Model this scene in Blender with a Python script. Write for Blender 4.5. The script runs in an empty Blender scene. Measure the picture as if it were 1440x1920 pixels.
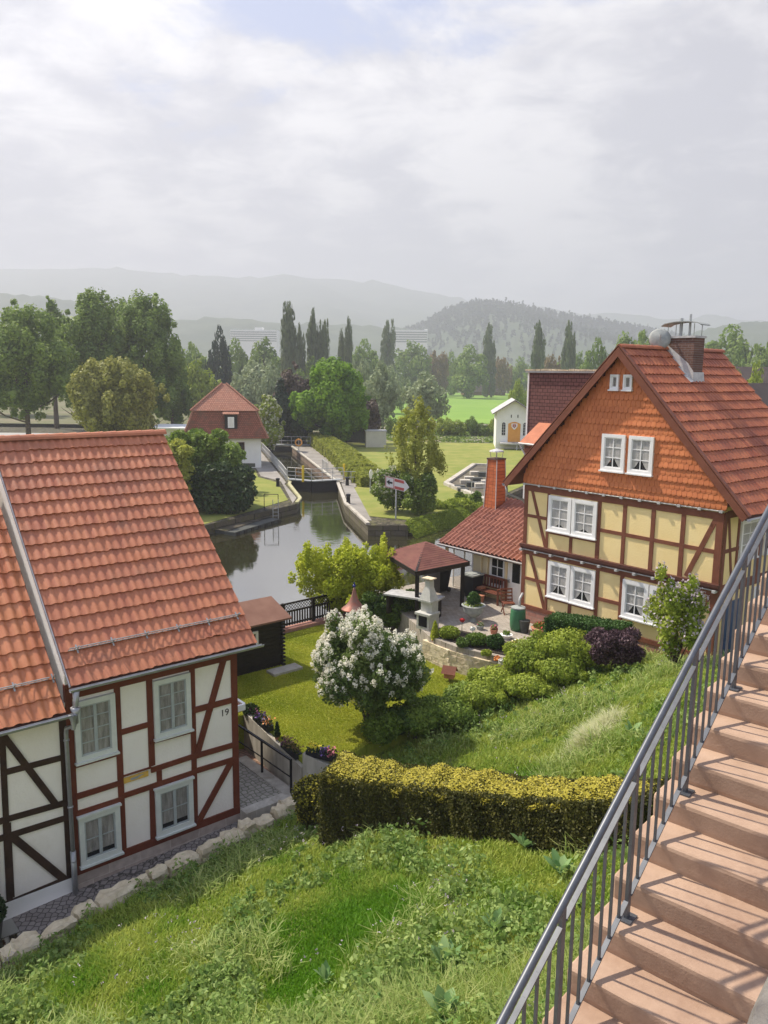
import bpy, math, random
import numpy as np
from mathutils import Vector, Matrix
# ---------------------------------------------------------------- camera, sky, sun, exposure
SC = bpy.context.scene
COL = SC.collection
CF, CP, CR, CH = 1505.0, 0.1702, 0.0114, 12.0      # focal length in px of a 1440x1920 frame, pitch, roll, eye height over the water
_R = np.array([1, 0, 0.]); _U = np.array([0, math.sin(CP), math.cos(CP)]); _W = np.array([0, math.cos(CP), -math.sin(CP)])
_R2 = math.cos(CR)*_R + math.sin(CR)*_U; _U2 = -math.sin(CR)*_R + math.cos(CR)*_U
cam = bpy.data.cameras.new('camera'); camo = bpy.data.objects.new('camera', cam); COL.objects.link(camo)
cam.sensor_fit = 'VERTICAL'; cam.sensor_height = 24.0; cam.lens = 24.0*CF/1920.0
cam.clip_start = 0.1; cam.clip_end = 20000
camo.matrix_world = Matrix(((_R2[0], _U2[0], -_W[0], 0), (_R2[1], _U2[1], -_W[1], 0), (_R2[2], _U2[2], -_W[2], CH), (0, 0, 0, 1)))
SC.camera = camo
SUN_PHI, SUN_EL = math.radians(34), math.radians(51)   # sun stands to the left, 34 degrees beyond the picture plane
sdir = Vector((-math.cos(SUN_PHI)*math.cos(SUN_EL), math.sin(SUN_PHI)*math.cos(SUN_EL), math.sin(SUN_EL)))
sl = bpy.data.lights.new('sun', 'SUN'); slo = bpy.data.objects.new('sun', sl); COL.objects.link(slo)
sl.energy = 5.0; sl.angle = math.radians(1.2); sl.color = (1, 0.90, 0.76)
slo.rotation_euler = sdir.to_track_quat('Z', 'Y').to_euler()
world = bpy.data.worlds.new('World'); SC.world = world; world.use_nodes = True
nt = world.node_tree; N = nt.nodes; L = nt.links
N.clear()
def wn(t, **k):
    n = N.new(t)
    for a, b in k.items(): setattr(n, a, b)
    return n
sky = wn('ShaderNodeTexSky', sky_type='NISHITA', sun_disc=False, sun_elevation=SUN_EL, air_density=1.2, dust_density=2.0)
sky.sun_rotation = math.atan2(sdir.x, sdir.y)
tc = wn('ShaderNodeTexCoord')
sep = wn('ShaderNodeSeparateXYZ'); L.new(tc.outputs['Generated'], sep.inputs[0])
def wmath(op, a, b=None, c=None):
    n = wn('ShaderNodeMath', operation=op)
    for i, v in enumerate((a, b, c)):
        if v is None: continue
        if isinstance(v, (int, float)): n.inputs[i].default_value = v
        else: L.new(v, n.inputs[i])
    return n.outputs[0]
def wmap(v, a, b, c, d):
    n = wn('ShaderNodeMapRange', interpolation_type='SMOOTHSTEP'); L.new(v, n.inputs[0])
    for i, q in enumerate((a, b, c, d)): n.inputs[i+1].default_value = q
    return n.outputs[0]
# project the direction on a cloud ceiling so that clouds flatten towards the horizon
zc = wmath('ADD', wmath('MAXIMUM', sep.outputs[2], 0.0), 0.16)
cx = wmath('DIVIDE', sep.outputs[0], zc); cy = wmath('DIVIDE', sep.outputs[1], zc)
comb = wn('ShaderNodeCombineXYZ'); L.new(cx, comb.inputs[0]); L.new(cy, comb.inputs[1])
def wnoise(vec, scale, detail, rough, off=(0, 0, 0), dist=0.0):
    m = wn('ShaderNodeMapping'); m.inputs[1].default_value = off; L.new(vec, m.inputs[0])
    n = wn('ShaderNodeTexNoise'); n.inputs['Scale'].default_value = scale; n.inputs['Detail'].default_value = detail
    n.inputs['Roughness'].default_value = rough; n.inputs['Distortion'].default_value = dist; L.new(m.outputs[0], n.inputs[0]); return n.outputs[0]
cn = wnoise(comb.outputs[0], 0.9, 7, 0.52, (3.1, 1.7, 0), 0.25)
cn2 = wnoise(comb.outputs[0], 2.2, 8, 0.58, (7.3, 4.2, 2), 0.2)
cbig = wnoise(tc.outputs['Generated'], 2.4, 6, 0.5, (1.3, 0.2, 5.5), 0.3)
elev = sep.outputs[2]
cover = wmath('ADD', wmath('ADD', wmath('MULTIPLY', cn, 0.5), wmath('MULTIPLY', cn2, 0.5)), wmap(elev, 0.12, 0.48, 0.30, -0.05))
covm = wmap(cover, 0.455, 0.55, 0.0, 1.0)
cfine = wnoise(comb.outputs[0], 4.5, 9, 0.6, (2.3, 9.2, 4), 0.6)
shade = wmap(wmath('ADD', wmath('ADD', wmath('MULTIPLY', cbig, 0.45), wmath('MULTIPLY', cn2, 0.3)), wmath('MULTIPLY', cfine, 0.25)), 0.445, 0.575, 0.0, 1.0)
cr = wn('ShaderNodeMix', data_type='RGBA'); L.new(shade, cr.inputs[0])
cr.inputs[6].default_value = (4.0, 4.02, 4.5, 1); cr.inputs[7].default_value = (7.1, 6.95, 7.0, 1)
# overcast layer is greyer low down, brighter high up (boosted overhead and around the sun, out of frame, as added fill)
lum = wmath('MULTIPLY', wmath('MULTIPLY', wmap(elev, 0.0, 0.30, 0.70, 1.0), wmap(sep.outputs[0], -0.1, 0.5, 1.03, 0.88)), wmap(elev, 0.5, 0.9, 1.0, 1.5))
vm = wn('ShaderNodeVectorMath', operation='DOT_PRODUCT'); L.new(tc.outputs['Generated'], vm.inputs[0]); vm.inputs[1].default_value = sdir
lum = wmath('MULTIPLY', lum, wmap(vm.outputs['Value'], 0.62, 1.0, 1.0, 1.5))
lum = wmath('MULTIPLY', lum, wmap(sep.outputs[1], -0.5, 0.15, 1.45, 1.0))  # unseen sky behind the camera brightened too, added fill for shaded fronts
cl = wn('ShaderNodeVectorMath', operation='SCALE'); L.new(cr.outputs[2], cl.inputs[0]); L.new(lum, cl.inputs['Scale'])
skb = wn('ShaderNodeMix', data_type='RGBA', blend_type='MULTIPLY'); skb.inputs[0].default_value = 1.0
L.new(sky.outputs[0], skb.inputs[6]); skb.inputs[7].default_value = (1.05, 1.0, 1.1, 1)
veil = wn('ShaderNodeMix', data_type='RGBA'); veil.inputs[0].default_value = 0.7; L.new(skb.outputs[2], veil.inputs[6]); veil.inputs[7].default_value = (2.8, 3.4, 5.4, 1)
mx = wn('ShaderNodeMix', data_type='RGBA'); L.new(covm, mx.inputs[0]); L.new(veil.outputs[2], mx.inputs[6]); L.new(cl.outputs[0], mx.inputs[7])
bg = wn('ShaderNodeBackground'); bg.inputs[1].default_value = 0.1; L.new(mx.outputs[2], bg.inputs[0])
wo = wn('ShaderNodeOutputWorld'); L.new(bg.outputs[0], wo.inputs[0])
SC.view_settings.view_transform = 'Standard'; SC.view_settings.look = 'None'; SC.view_settings.gamma = 1; SC.view_settings.exposure = 0.70
SC.cycles.max_bounces = 6; SC.cycles.diffuse_bounces = 3; SC.cycles.glossy_bounces = 3; SC.cycles.transmission_bounces = 4; SC.cycles.transparent_max_bounces = 12; SC.cycles.volume_bounces = 1
SC.cycles.caustics_reflective = False; SC.cycles.caustics_refractive = False

# ---------------------------------------------------------------- helpers
O3 = np.array([0, 0, CH])
def ray(x, y): return _W + _R2*(x-720)/CF - _U2*(y-960)/CF
def gz(x, y, z=0.): d = ray(x, y); return O3 + d*(z-CH)/d[2]           # point of a photo pixel on the level z
def gy(x, y, Y): d = ray(x, y); return O3 + d*Y/d[1]                    # ... at the distance Y
RNG = np.random.default_rng(7)
random.seed(7)

MATS = {}
def mat(name, c1, c2=None, scale=4.0, rough=0.85, bump=0.0, bscale=None, metal=0.0, tint=None, trans=0.0, detail=5, spec=0.3, mix=(0.35, 0.65), stretch=None, c3=None, alpha=None, tlo=0.6, thi=1.35):
    """principled material: noise between c1 and c2, optional per-face tint (brightness), bump, leaf translucency"""
    m = bpy.data.materials.new(name); m.use_nodes = True; t = m.node_tree; n = t.nodes; l = t.links
    b = n['Principled BSDF']; out = n['Material Output']
    b.inputs['Roughness'].default_value = rough; b.inputs['Metallic'].default_value = metal
    b.inputs['Specular IOR Level'].default_value = spec
    co = n.new('ShaderNodeTexCoord'); vec = co.outputs['Object']
    if stretch:
        mp = n.new('ShaderNodeMapping'); mp.inputs[3].default_value = stretch; l.new(vec, mp.inputs[0]); vec = mp.outputs[0]
    col = None
    if c2 is not None:
        nz = n.new('ShaderNodeTexNoise'); nz.inputs['Scale'].default_value = scale; nz.inputs['Detail'].default_value = detail; nz.inputs['Roughness'].default_value = 0.6
        l.new(vec, nz.inputs[0])
        mr = n.new('ShaderNodeMapRange'); mr.inputs[1].default_value = mix[0]; mr.inputs[2].default_value = mix[1]; l.new(nz.outputs[0], mr.inputs[0])
        mc = n.new('ShaderNodeMix'); mc.data_type = 'RGBA'; l.new(mr.outputs[0], mc.inputs[0]); mc.inputs[6].default_value = (*c1, 1); mc.inputs[7].default_value = (*c2, 1)
        col = mc.outputs[2]
        if c3 is not None:
            n3 = n.new('ShaderNodeTexNoise'); n3.inputs['Scale'].default_value = scale*0.23; n3.inputs['Detail'].default_value = 6; n3.inputs['Roughness'].default_value = 0.7; l.new(vec, n3.inputs[0])
            m3 = n.new('ShaderNodeMapRange'); m3.inputs[1].default_value = 0.52; m3.inputs[2].default_value = 0.7; l.new(n3.outputs[0], m3.inputs[0])
            k3 = n.new('ShaderNodeMix'); k3.data_type = 'RGBA'; l.new(m3.outputs[0], k3.inputs[0]); l.new(col, k3.inputs[6]); k3.inputs[7].default_value = (*c3, 1); col = k3.outputs[2]
    if tint is not None:
        at = n.new('ShaderNodeAttribute'); at.attribute_name = 'tint'
        mt = n.new('ShaderNodeMix'); mt.data_type = 'RGBA'; mt.inputs[7].default_value = (*tint, 1)
        l.new(at.outputs['Fac'], mt.inputs[0])
        if col is None: mt.inputs[6].default_value = (*c1, 1)
        else: l.new(col, mt.inputs[6])
        col = mt.outputs[2]
    if col is None: b.inputs['Base Color'].default_value = (*c1, 1)
    else: l.new(col, b.inputs['Base Color'])
    if bump:
        nb = n.new('ShaderNodeTexNoise'); nb.inputs['Scale'].default_value = bscale or scale*3; nb.inputs['Detail'].default_value = 4; l.new(vec, nb.inputs[0])
        bp = n.new('ShaderNodeBump'); bp.inputs['Strength'].default_value = min(1, bump); bp.inputs['Distance'].default_value = 0.03; l.new(nb.outputs[0], bp.inputs['Height']); l.new(bp.outputs[0], b.inputs['Normal'])
    if trans:
        tr = n.new('ShaderNodeBsdfTranslucent'); ms = n.new('ShaderNodeMixShader'); ms.inputs[0].default_value = trans
        if col is None: tr.inputs[0].default_value = (*c1, 1)
        else: l.new(col, tr.inputs[0])
        l.new(b.outputs[0], ms.inputs[1]); l.new(tr.outputs[0], ms.inputs[2]); l.new(ms.outputs[0], out.inputs[0])
    if alpha is not None: b.inputs['Alpha'].default_value = alpha
    MATS[name] = m
    return m
def brickmat(name, c1, c2, mortar, bw, bh, ms=0.02, rough=0.9, bump=0.5, rot=(0, 0, 0), offset=0.5, wob=0.0, moss=None):
    m = bpy.data.materials.new(name); m.use_nodes = True; t = m.node_tree; n = t.nodes; l = t.links; b = n['Principled BSDF']
    b.inputs['Roughness'].default_value = rough; b.inputs['Specular IOR Level'].default_value = 0.2
    co = n.new('ShaderNodeTexCoord'); mp = n.new('ShaderNodeMapping'); mp.inputs[2].default_value = rot; l.new(co.outputs['Object'], mp.inputs[0]); v = mp.outputs[0]
    if wob:
        wz = n.new('ShaderNodeTexNoise'); wz.inputs['Scale'].default_value = 3.0; l.new(v, wz.inputs[0])
        vs = n.new('ShaderNodeVectorMath'); vs.operation = 'SCALE'; vs.inputs['Scale'].default_value = wob; l.new(wz.outputs['Color'], vs.inputs[0])
        va = n.new('ShaderNodeVectorMath'); va.operation = 'ADD'; l.new(v, va.inputs[0]); l.new(vs.outputs[0], va.inputs[1]); v = va.outputs[0]
    bt = n.new('ShaderNodeTexBrick'); bt.inputs['Scale'].default_value = 1; bt.inputs['Brick Width'].default_value = bw; bt.inputs['Row Height'].default_value = bh
    bt.inputs['Mortar Size'].default_value = ms; bt.offset = offset; bt.inputs['Color1'].default_value = (*c1, 1); bt.inputs['Color2'].default_value = (*c2, 1); bt.inputs['Mortar'].default_value = (*mortar, 1); bt.inputs['Mortar Smooth'].default_value = 0.4
    l.new(v, bt.inputs[0])
    nz = n.new('ShaderNodeTexNoise'); nz.inputs['Scale'].default_value = 6; nz.inputs['Detail'].default_value = 6; l.new(v, nz.inputs[0])
    mr = n.new('ShaderNodeMapRange'); mr.inputs[3].default_value = 0.65; mr.inputs[4].default_value = 1.35; l.new(nz.outputs[0], mr.inputs[0])
    mu = n.new('ShaderNodeMix'); mu.data_type = 'RGBA'; mu.blend_type = 'MULTIPLY'; mu.inputs[0].default_value = 1; l.new(bt.outputs[0], mu.inputs[6]); l.new(mr.outputs[0], mu.inputs[7])
    col = mu.outputs[2]
    if moss:
        nm = n.new('ShaderNodeTexNoise'); nm.inputs['Scale'].default_value = 1.3; nm.inputs['Detail'].default_value = 8; nm.inputs['Roughness'].default_value = 0.7; l.new(v, nm.inputs[0])
        m3 = n.new('ShaderNodeMapRange'); m3.inputs[1].default_value = 0.5; m3.inputs[2].default_value = 0.7; l.new(nm.outputs[0], m3.inputs[0])
        k = n.new('ShaderNodeMix'); k.data_type = 'RGBA'; l.new(m3.outputs[0], k.inputs[0]); l.new(col, k.inputs[6]); k.inputs[7].default_value = (*moss, 1); col = k.outputs[2]
    l.new(col, b.inputs[0])
    bp = n.new('ShaderNodeBump'); bp.inputs['Strength'].default_value = bump; bp.inputs['Distance'].default_value = 0.02; bp.invert = True
    l.new(bt.outputs['Fac'], bp.inputs['Height']); l.new(bp.outputs[0], b.inputs['Normal'])
    MATS[name] = m; return m
def cobblemat(name, c1, c2, joint, scale, rough=0.8):
    m = bpy.data.materials.new(name); m.use_nodes = True; t = m.node_tree; n = t.nodes; l = t.links; b = n['Principled BSDF']; b.inputs['Roughness'].default_value = rough
    co = n.new('ShaderNodeTexCoord')
    v1 = n.new('ShaderNodeTexVoronoi'); v1.inputs['Scale'].default_value = scale; v1.inputs['Randomness'].default_value = 0.55; l.new(co.outputs['Object'], v1.inputs[0])
    v2 = n.new('ShaderNodeTexVoronoi'); v2.feature = 'DISTANCE_TO_EDGE'; v2.inputs['Scale'].default_value = scale; v2.inputs['Randomness'].default_value = 0.55; l.new(co.outputs['Object'], v2.inputs[0])
    sp = n.new('ShaderNodeSeparateColor'); l.new(v1.outputs['Color'], sp.inputs[0])
    k = n.new('ShaderNodeMix'); k.data_type = 'RGBA'; l.new(sp.outputs[0], k.inputs[0]); k.inputs[6].default_value = (*c1, 1); k.inputs[7].default_value = (*c2, 1)
    mr = n.new('ShaderNodeMapRange'); mr.inputs[1].default_value = 0.02; mr.inputs[2].default_value = 0.11; l.new(v2.outputs['Distance'], mr.inputs[0])
    k2 = n.new('ShaderNodeMix'); k2.data_type = 'RGBA'; l.new(mr.outputs[0], k2.inputs[0]); k2.inputs[6].default_value = (*joint, 1); l.new(k.outputs[2], k2.inputs[7])
    l.new(k2.outputs[2], b.inputs[0])
    bp = n.new('ShaderNodeBump'); bp.inputs['Strength'].default_value = 0.7; bp.inputs['Distance'].default_value = 0.02; l.new(mr.outputs[0], bp.inputs['Height']); l.new(bp.outputs[0], b.inputs['Normal'])
    MATS[name] = m; return m

class MB:
    """collects faces of one mesh"""
    def __init__(s): s.v = []; s.f = []; s.t = []
    def add(s, vs, fs, t=0.0):
        k = len(s.v); s.v.extend([tuple(map(float, q)) for q in vs]); s.f.extend([tuple(k+i for i in f) for f in fs]); s.t.extend([t]*len(fs)); return s
    def box(s, x0, x1, y0, y1, z0, z1, t=0.0):
        return s.add([(x0, y0, z0), (x1, y0, z0), (x1, y1, z0), (x0, y1, z0), (x0, y0, z1), (x1, y0, z1), (x1, y1, z1), (x0, y1, z1)],
                     [(0, 3, 2, 1), (4, 5, 6, 7), (0, 1, 5, 4), (1, 2, 6, 5), (2, 3, 7, 6), (3, 0, 4, 7)], t)
    def bar(s, a, b, w, h=None, up=(0, 0, 1), t=0.0):
        """box of width w and height h along a-b"""
        a = Vector(a); b = Vector(b); h = h or w; d = (b-a).normalized(); u = Vector(up)
        if abs(d.dot(u)) > 0.98: u = Vector((0, 1, 0))
        r = d.cross(u).normalized(); u = r.cross(d).normalized()
        vs = [p + r*i*w/2 + u*j*h/2 for p in (a, b) for i, j in ((-1, -1), (1, -1), (1, 1), (-1, 1))]
        return s.add(vs, [(0, 3, 2, 1)[::-1], (4, 5, 6, 7)[::-1], (0, 1, 5, 4)[::-1], (1, 2, 6, 5)[::-1], (2, 3, 7, 6)[::-1], (3, 0, 4, 7)[::-1]][::1], t)
    def tube(s, pts, r, n=8, cap=True, t=0.0):
        pts = [Vector(p) for p in pts]; rr = r if isinstance(r, (list, tuple)) else [r]*len(pts); vs = []; fs = []
        u = None
        for i, p in enumerate(pts):
            d = (pts[min(i+1, len(pts)-1)]-pts[max(i-1, 0)]).normalized()
            if u is None: u = d.orthogonal().normalized()
            u = (u - d*u.dot(d)).normalized(); w = d.cross(u)
            for k in range(n):
                a = 2*math.pi*k/n; vs.append(p + (u*math.cos(a)+w*math.sin(a))*rr[i])
        for i in range(len(pts)-1):
            for k in range(n): fs.append((i*n+k, i*n+(k+1) % n, (i+1)*n+(k+1) % n, (i+1)*n+k))
        if cap: fs.append(tuple(range(n))[::-1]); fs.append(tuple(range((len(pts)-1)*n, len(pts)*n)))
        return s.add(vs, fs, t)
    def lathe(s, prof, c=(0, 0, 0), n=16, t=0.0, squash=1.0):
        vs = []; fs = []
        for r, z in prof:
            for k in range(n): a = 2*math.pi*k/n; vs.append((c[0]+r*math.cos(a), c[1]+r*math.sin(a)*squash, c[2]+z))
        for i in range(len(prof)-1):
            for k in range(n): fs.append((i*n+k, i*n+(k+1) % n, (i+1)*n+(k+1) % n, (i+1)*n+k))
        fs.append(tuple(range(n))[::-1]); fs.append(tuple(range((len(prof)-1)*n, len(prof)*n)))
        return s.add(vs, fs, t)
    def prism(s, poly, z0, z1, t=0.0):
        """vertical prism over an anticlockwise xy polygon"""
        n = len(poly); vs = [(p[0], p[1], z0) for p in poly]+[(p[0], p[1], z1) for p in poly]
        return s.add(vs, [tuple(range(n))[::-1], tuple(range(n, 2*n))]+[(i, (i+1) % n, n+(i+1) % n, n+i) for i in range(n)], t)
    def yprism(s, poly, y0, y1, t=0.0):
        """prism of an xz polygon from y0 to y1"""
        n = len(poly); vs = [(p[0], y0, p[1]) for p in poly]+[(p[0], y1, p[1]) for p in poly]
        return s.add(vs, [tuple(range(n)), tuple(range(n, 2*n))[::-1]]+[(i, n+i, n+(i+1) % n, (i+1) % n) for i in range(n)], t)
    def ball(s, c, r, sz=1.0, n=10, m=6, t=0.0, jit=0.0):
        vs = [(c[0], c[1], c[2]-r*sz)]; fs = []
        for i in range(1, m):
            a = -math.pi/2+math.pi*i/m
            for k in range(n):
                b = 2*math.pi*k/n; q = r*(1+random.uniform(-jit, jit)); vs.append((c[0]+q*math.cos(a)*math.cos(b), c[1]+q*math.cos(a)*math.sin(b), c[2]+q*math.sin(a)*sz))
        vs.append((c[0], c[1], c[2]+r*sz)); top = len(vs)-1
        for k in range(n): fs.append((0, 1+(k+1) % n, 1+k)); fs.append((top, 1+(m-2)*n+k, 1+(m-2)*n+(k+1) % n))
        for i in range(m-2):
            for k in range(n): fs.append((1+i*n+k, 1+i*n+(k+1) % n, 1+(i+1)*n+(k+1) % n, 1+(i+1)*n+k))
        return s.add(vs, fs, t)
    def build(s, name, m, parent=None, smooth=False, **k):
        me = bpy.data.meshes.new(name); me.from_pydata(s.v, [], s.f); me.update()
        if any(s.t):
            a = me.attributes.new('tint', 'FLOAT', 'FACE'); a.data.foreach_set('value', np.array(s.t, 'f'))
        me.materials.append(MATS[m] if isinstance(m, str) else m)
        if smooth: me.polygons.foreach_set('use_smooth', np.ones(len(s.f), bool))
        return link(me, name, parent, **k)
def link(me, name, parent=None, label=None, cat=None, group=None, kind=None, loc=None, rz=None):
    o = bpy.data.objects.new(name, me); COL.objects.link(o)
    if parent is not None: o.parent = parent
    if loc is not None: o.location = loc
    if rz is not None: o.rotation_euler = (0, 0, rz)
    if label: o['label'] = label
    if cat: o['category'] = cat
    if group: o['group'] = group
    if kind: o['kind'] = kind
    return o
def thing(name, label, cat, loc=(0, 0, 0), rz=0.0, group=None):
    o = link(None, name, None, label, cat, group, None, loc, rz); return o
def copy_tree(o, parent=None):
    c = o.copy(); COL.objects.link(c)
    if parent is not None: c.parent = parent; c.matrix_parent_inverse = o.matrix_parent_inverse
    for ch in o.children: copy_tree(ch, c)
    return c
def fastmesh(name, V, m, tint=None, parent=None, **k):
    """V: (n,k,3) array of n faces with k corners each"""
    n, kk = V.shape[:2]; me = bpy.data.meshes.new(name)
    me.vertices.add(n*kk); me.vertices.foreach_set('co', V.reshape(-1).astype('f'))
    me.loops.add(n*kk); me.loops.foreach_set('vertex_index', np.arange(n*kk, dtype='i'))
    me.polygons.add(n); me.polygons.foreach_set('loop_start', np.arange(0, n*kk, kk, dtype='i')); me.polygons.foreach_set('loop_total', np.full(n, kk, 'i'))
    me.update(calc_edges=True)
    if tint is not None:
        a = me.attributes.new('tint', 'FLOAT', 'FACE'); a.data.foreach_set('value', np.clip(tint, 0, 1).astype('f'))
    me.materials.append(MATS[m] if isinstance(m, str) else m)
    return me if k.pop('meshonly', False) else link(me, name, parent, **k)
def leafquads(P, size, nrm=None, bias=0.5, aspect=1.6, rng=RNG):
    """leaf shaped quads (diamonds) at P with random orientation, normals biased outwards"""
    n = len(P); a = rng.normal(size=(n, 3)); a /= np.linalg.norm(a, axis=1)[:, None]
    if nrm is not None: a = a*(1-bias)+nrm*bias; a /= np.linalg.norm(a, axis=1)[:, None]
    b = np.cross(a, rng.normal(size=(n, 3))); b /= np.linalg.norm(b, axis=1)[:, None]+1e-9; c = np.cross(a, b)
    s = (np.asarray(size)*np.ones(n)*rng.uniform(0.6, 1.35, n))[:, None]
    return np.stack([P-b*s*aspect/2, P+c*s/2, P+b*s*aspect/2, P-c*s/2], axis=1)
def blobs_cloud(blobs, n, rng=RNG, shell=0.45, flat=0.0):
    """points near the surface of a set of ellipsoids (cx,cy,cz,rx,ry,rz); returns points, outward normals, tint per clump"""
    B = np.array(blobs, float); w = (B[:, 3]*B[:, 4]+B[:, 3]*B[:, 5]+B[:, 4]*B[:, 5]); k = rng.choice(len(B), n, p=w/w.sum())
    d = rng.normal(size=(n, 3)); d /= np.linalg.norm(d, axis=1)[:, None]
    r = 1-shell*rng.random(n)**1.6+rng.normal(0, 0.05, n)
    P = B[k, :3]+d*B[k, 3:6]*r[:, None]
    bt = rng.random(len(B))
    return P, d, np.clip(bt[k]*0.6+rng.random(n)*0.4, 0, 1)
def crown_blobs(rx, ry, rz, cz, nb, rng=RNG, br=0.34, squeeze=0.0, top=0.0):
    """clump ellipsoids spread over a crown ellipsoid centred at height cz"""
    out = [(0, 0, cz, rx*0.62, ry*0.62, rz*0.7)]
    for i in range(nb):
        d = rng.normal(size=3); d /= np.linalg.norm(d)
        q = rng.uniform(0.55, 0.9); f = br*rng.uniform(0.7, 1.3); hh = d[2]*q
        nar = 1-squeeze*max(0, hh)
        out.append((d[0]*rx*q*nar, d[1]*ry*q*nar, cz+hh*rz, rx*f, ry*f, rz*f*0.8+0.1*rx))
    for i in range(nb//2):
        d = rng.normal(size=3); d /= np.linalg.norm(d); q = rng.uniform(0.92, 1.07); f = br*rng.uniform(0.25, 0.5); out.append((d[0]*rx*q*(1-squeeze*max(0, d[2])), d[1]*ry*q*(1-squeeze*max(0, d[2])), cz+d[2]*q*rz, rx*f, ry*f, rx*f*1.3))
    return out
def trunk_mb(h, r, limbs=6, spread=0.35, rng=RNG, start=0.35, lean=0.0, n=7, up=0.5):
    mb = MB(); p = [(0, 0, -0.2), (lean*0.2*h*0.3, 0, h*0.3), (lean*h*0.3, 0.02*h, h*0.65), (lean*h*0.5, 0, h)]
    mb.tube(p, [r*1.25, r, r*0.6, r*0.15], n)
    for i in range(limbs):
        z = h*(start+(0.9-start)*i/max(1, limbs-1)*0.85); a = i*2.4+rng.uniform(-.4, .4); l = spread*h*(1-0.5*i/limbs)*rng.uniform(0.8, 1.2)
        b = Vector((lean*h*0.3*z/h, 0, z)); e = b+Vector((math.cos(a)*l, math.sin(a)*l, l*up*rng.uniform(0.7, 1.5)))
        m_ = b.lerp(e, 0.5)+Vector((0, 0, -0.06*l)); mb.tube([b, m_, e], [r*0.42, r*0.26, r*0.07], 5)
        for j in range(2):
            a2 = a+rng.uniform(-.9, .9); e2 = m_+Vector((math.cos(a2)*l*.5, math.sin(a2)*l*.5, l*.35)); mb.tube([m_, e2], [r*0.2, r*0.05], 4)
    return mb
def pil(x, y, poly):
    ins = False; j = len(poly)-1
    for i in range(len(poly)):
        xi, yi = poly[i][:2]; xj, yj = poly[j][:2]
        if (yi > y) != (yj > y) and x < (xj-xi)*(y-yi)/(yj-yi)+xi: ins = not ins
        j = i
    return ins
def pil_np(X, Y, poly):
    ins = np.zeros(X.shape, bool); j = len(poly)-1
    for i in range(len(poly)):
        xi, yi = poly[i][:2]; xj, yj = poly[j][:2]
        if yi != yj: ins ^= ((yi > Y) != (yj > Y)) & (X < (xj-xi)*(Y-yi)/(yj-yi)+xi)
        j = i
    return ins
# ---------------------------------------------------------------- materials
M = MATS
mat('grass_ground', (0.11, 0.16, 0.03), (0.22, 0.23, 0.07), 1.5, 0.95, 0.5, 9, c3=(0.24, 0.21, 0.09))
mat('lawn', (0.22, 0.27, 0.022), (0.31, 0.33, 0.035), 7, 0.95, 0.9, 28, c3=(0.27, 0.25, 0.05), detail=9)
mat('dry_lawn', (0.17, 0.21, 0.03), (0.27, 0.265, 0.065), 0.5, 0.95, 0.6, 6, c3=(0.16, 0.21, 0.04), detail=9)
mat('meadow', (0.14, 0.27, 0.03), (0.20, 0.33, 0.05), 0.03, 0.95, 0.2, 2)
mat('earth', (0.10, 0.12, 0.04), (0.17, 0.15, 0.09), 0.08, 0.95, 0.3, 2)
mat('scree', (0.24, 0.22, 0.17), (0.13, 0.16, 0.07), 0.25, 0.95, 0.5, 2, c3=(0.32, 0.22, 0.15))
mat('riverbed', (0.05, 0.05, 0.03), (0.07, 0.07, 0.04), 0.3)
mat('asphalt', (0.30, 0.30, 0.29), (0.36, 0.35, 0.33), 0.2)
cobblemat('cobbles', (0.20, 0.175, 0.16), (0.28, 0.25, 0.23), (0.06, 0.055, 0.045), 7.5)
cobblemat('setts', (0.30, 0.28, 0.24), (0.40, 0.37, 0.32), (0.12, 0.13, 0.07), 6.5)
brickmat('brick_paving', (0.34, 0.20, 0.14), (0.42, 0.27, 0.20), (0.16, 0.13, 0.10), 0.22, 0.11, 0.012, rot=(0, 0, 0.6))
brickmat('patio_paving', (0.33, 0.29, 0.24), (0.40, 0.36, 0.31), (0.20, 0.18, 0.14), 0.22, 0.11, 0.008, rot=(0, 0, 0.7), bump=0.3)
mat('limestone', (0.54, 0.45, 0.30), (0.76, 0.67, 0.48), 3, 0.9, 1.0, 9, c3=(0.36, 0.31, 0.22), detail=9)
mat('sandstone_plinth', (0.36, 0.29, 0.25), (0.46, 0.39, 0.34), 2, 0.9, 0.5, 12)
mat('step_stone', (0.37, 0.25, 0.175), (0.48, 0.34, 0.245), 2.6, 0.88, 0.10, 70, c3=(0.28, 0.175, 0.12), detail=10)
mat('coping_stone', (0.13, 0.12, 0.11), (0.21, 0.20, 0.18), 9, 0.9, 0.6, 40)
mat('concrete', (0.40, 0.37, 0.31), (0.56, 0.53, 0.46), 1.4, 0.9, 0.4, 14, stretch=(2.5, 2.5, 0.5), c3=(0.26, 0.23, 0.17))
mat('quay_concrete', (0.07, 0.06, 0.042), (0.15, 0.13, 0.095), 0.9, 0.9, 0.8, 4, stretch=(1.5, 1.5, 0.5), c3=(0.16, 0.155, 0.05), detail=8)
brickmat('quay_stone', (0.085, 0.074, 0.050), (0.15, 0.13, 0.095), (0.04, 0.036, 0.025), 1.1, 0.42, 0.03, rot=(math.pi/2, 0, 0), wob=0.12, moss=(0.13, 0.13, 0.045))
mat('lock_paving', (0.22, 0.205, 0.18), (0.31, 0.29, 0.26), 0.6, 0.9, 0.2, 6)
mat('lock_wall', (0.17, 0.12, 0.09), (0.25, 0.18, 0.135), 0.4, 0.9, 0.4, 3, stretch=(1, 1, 0.4), c3=(0.10, 0.09, 0.06))
mat('edge_moss', (0.34, 0.33, 0.16), (0.50, 0.47, 0.30), 2)
mat('render_white', (0.84, 0.79, 0.72), (0.89, 0.85, 0.79), 1.2, 0.9, 0.25, 18, c3=(0.72, 0.66, 0.57), detail=9)
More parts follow.
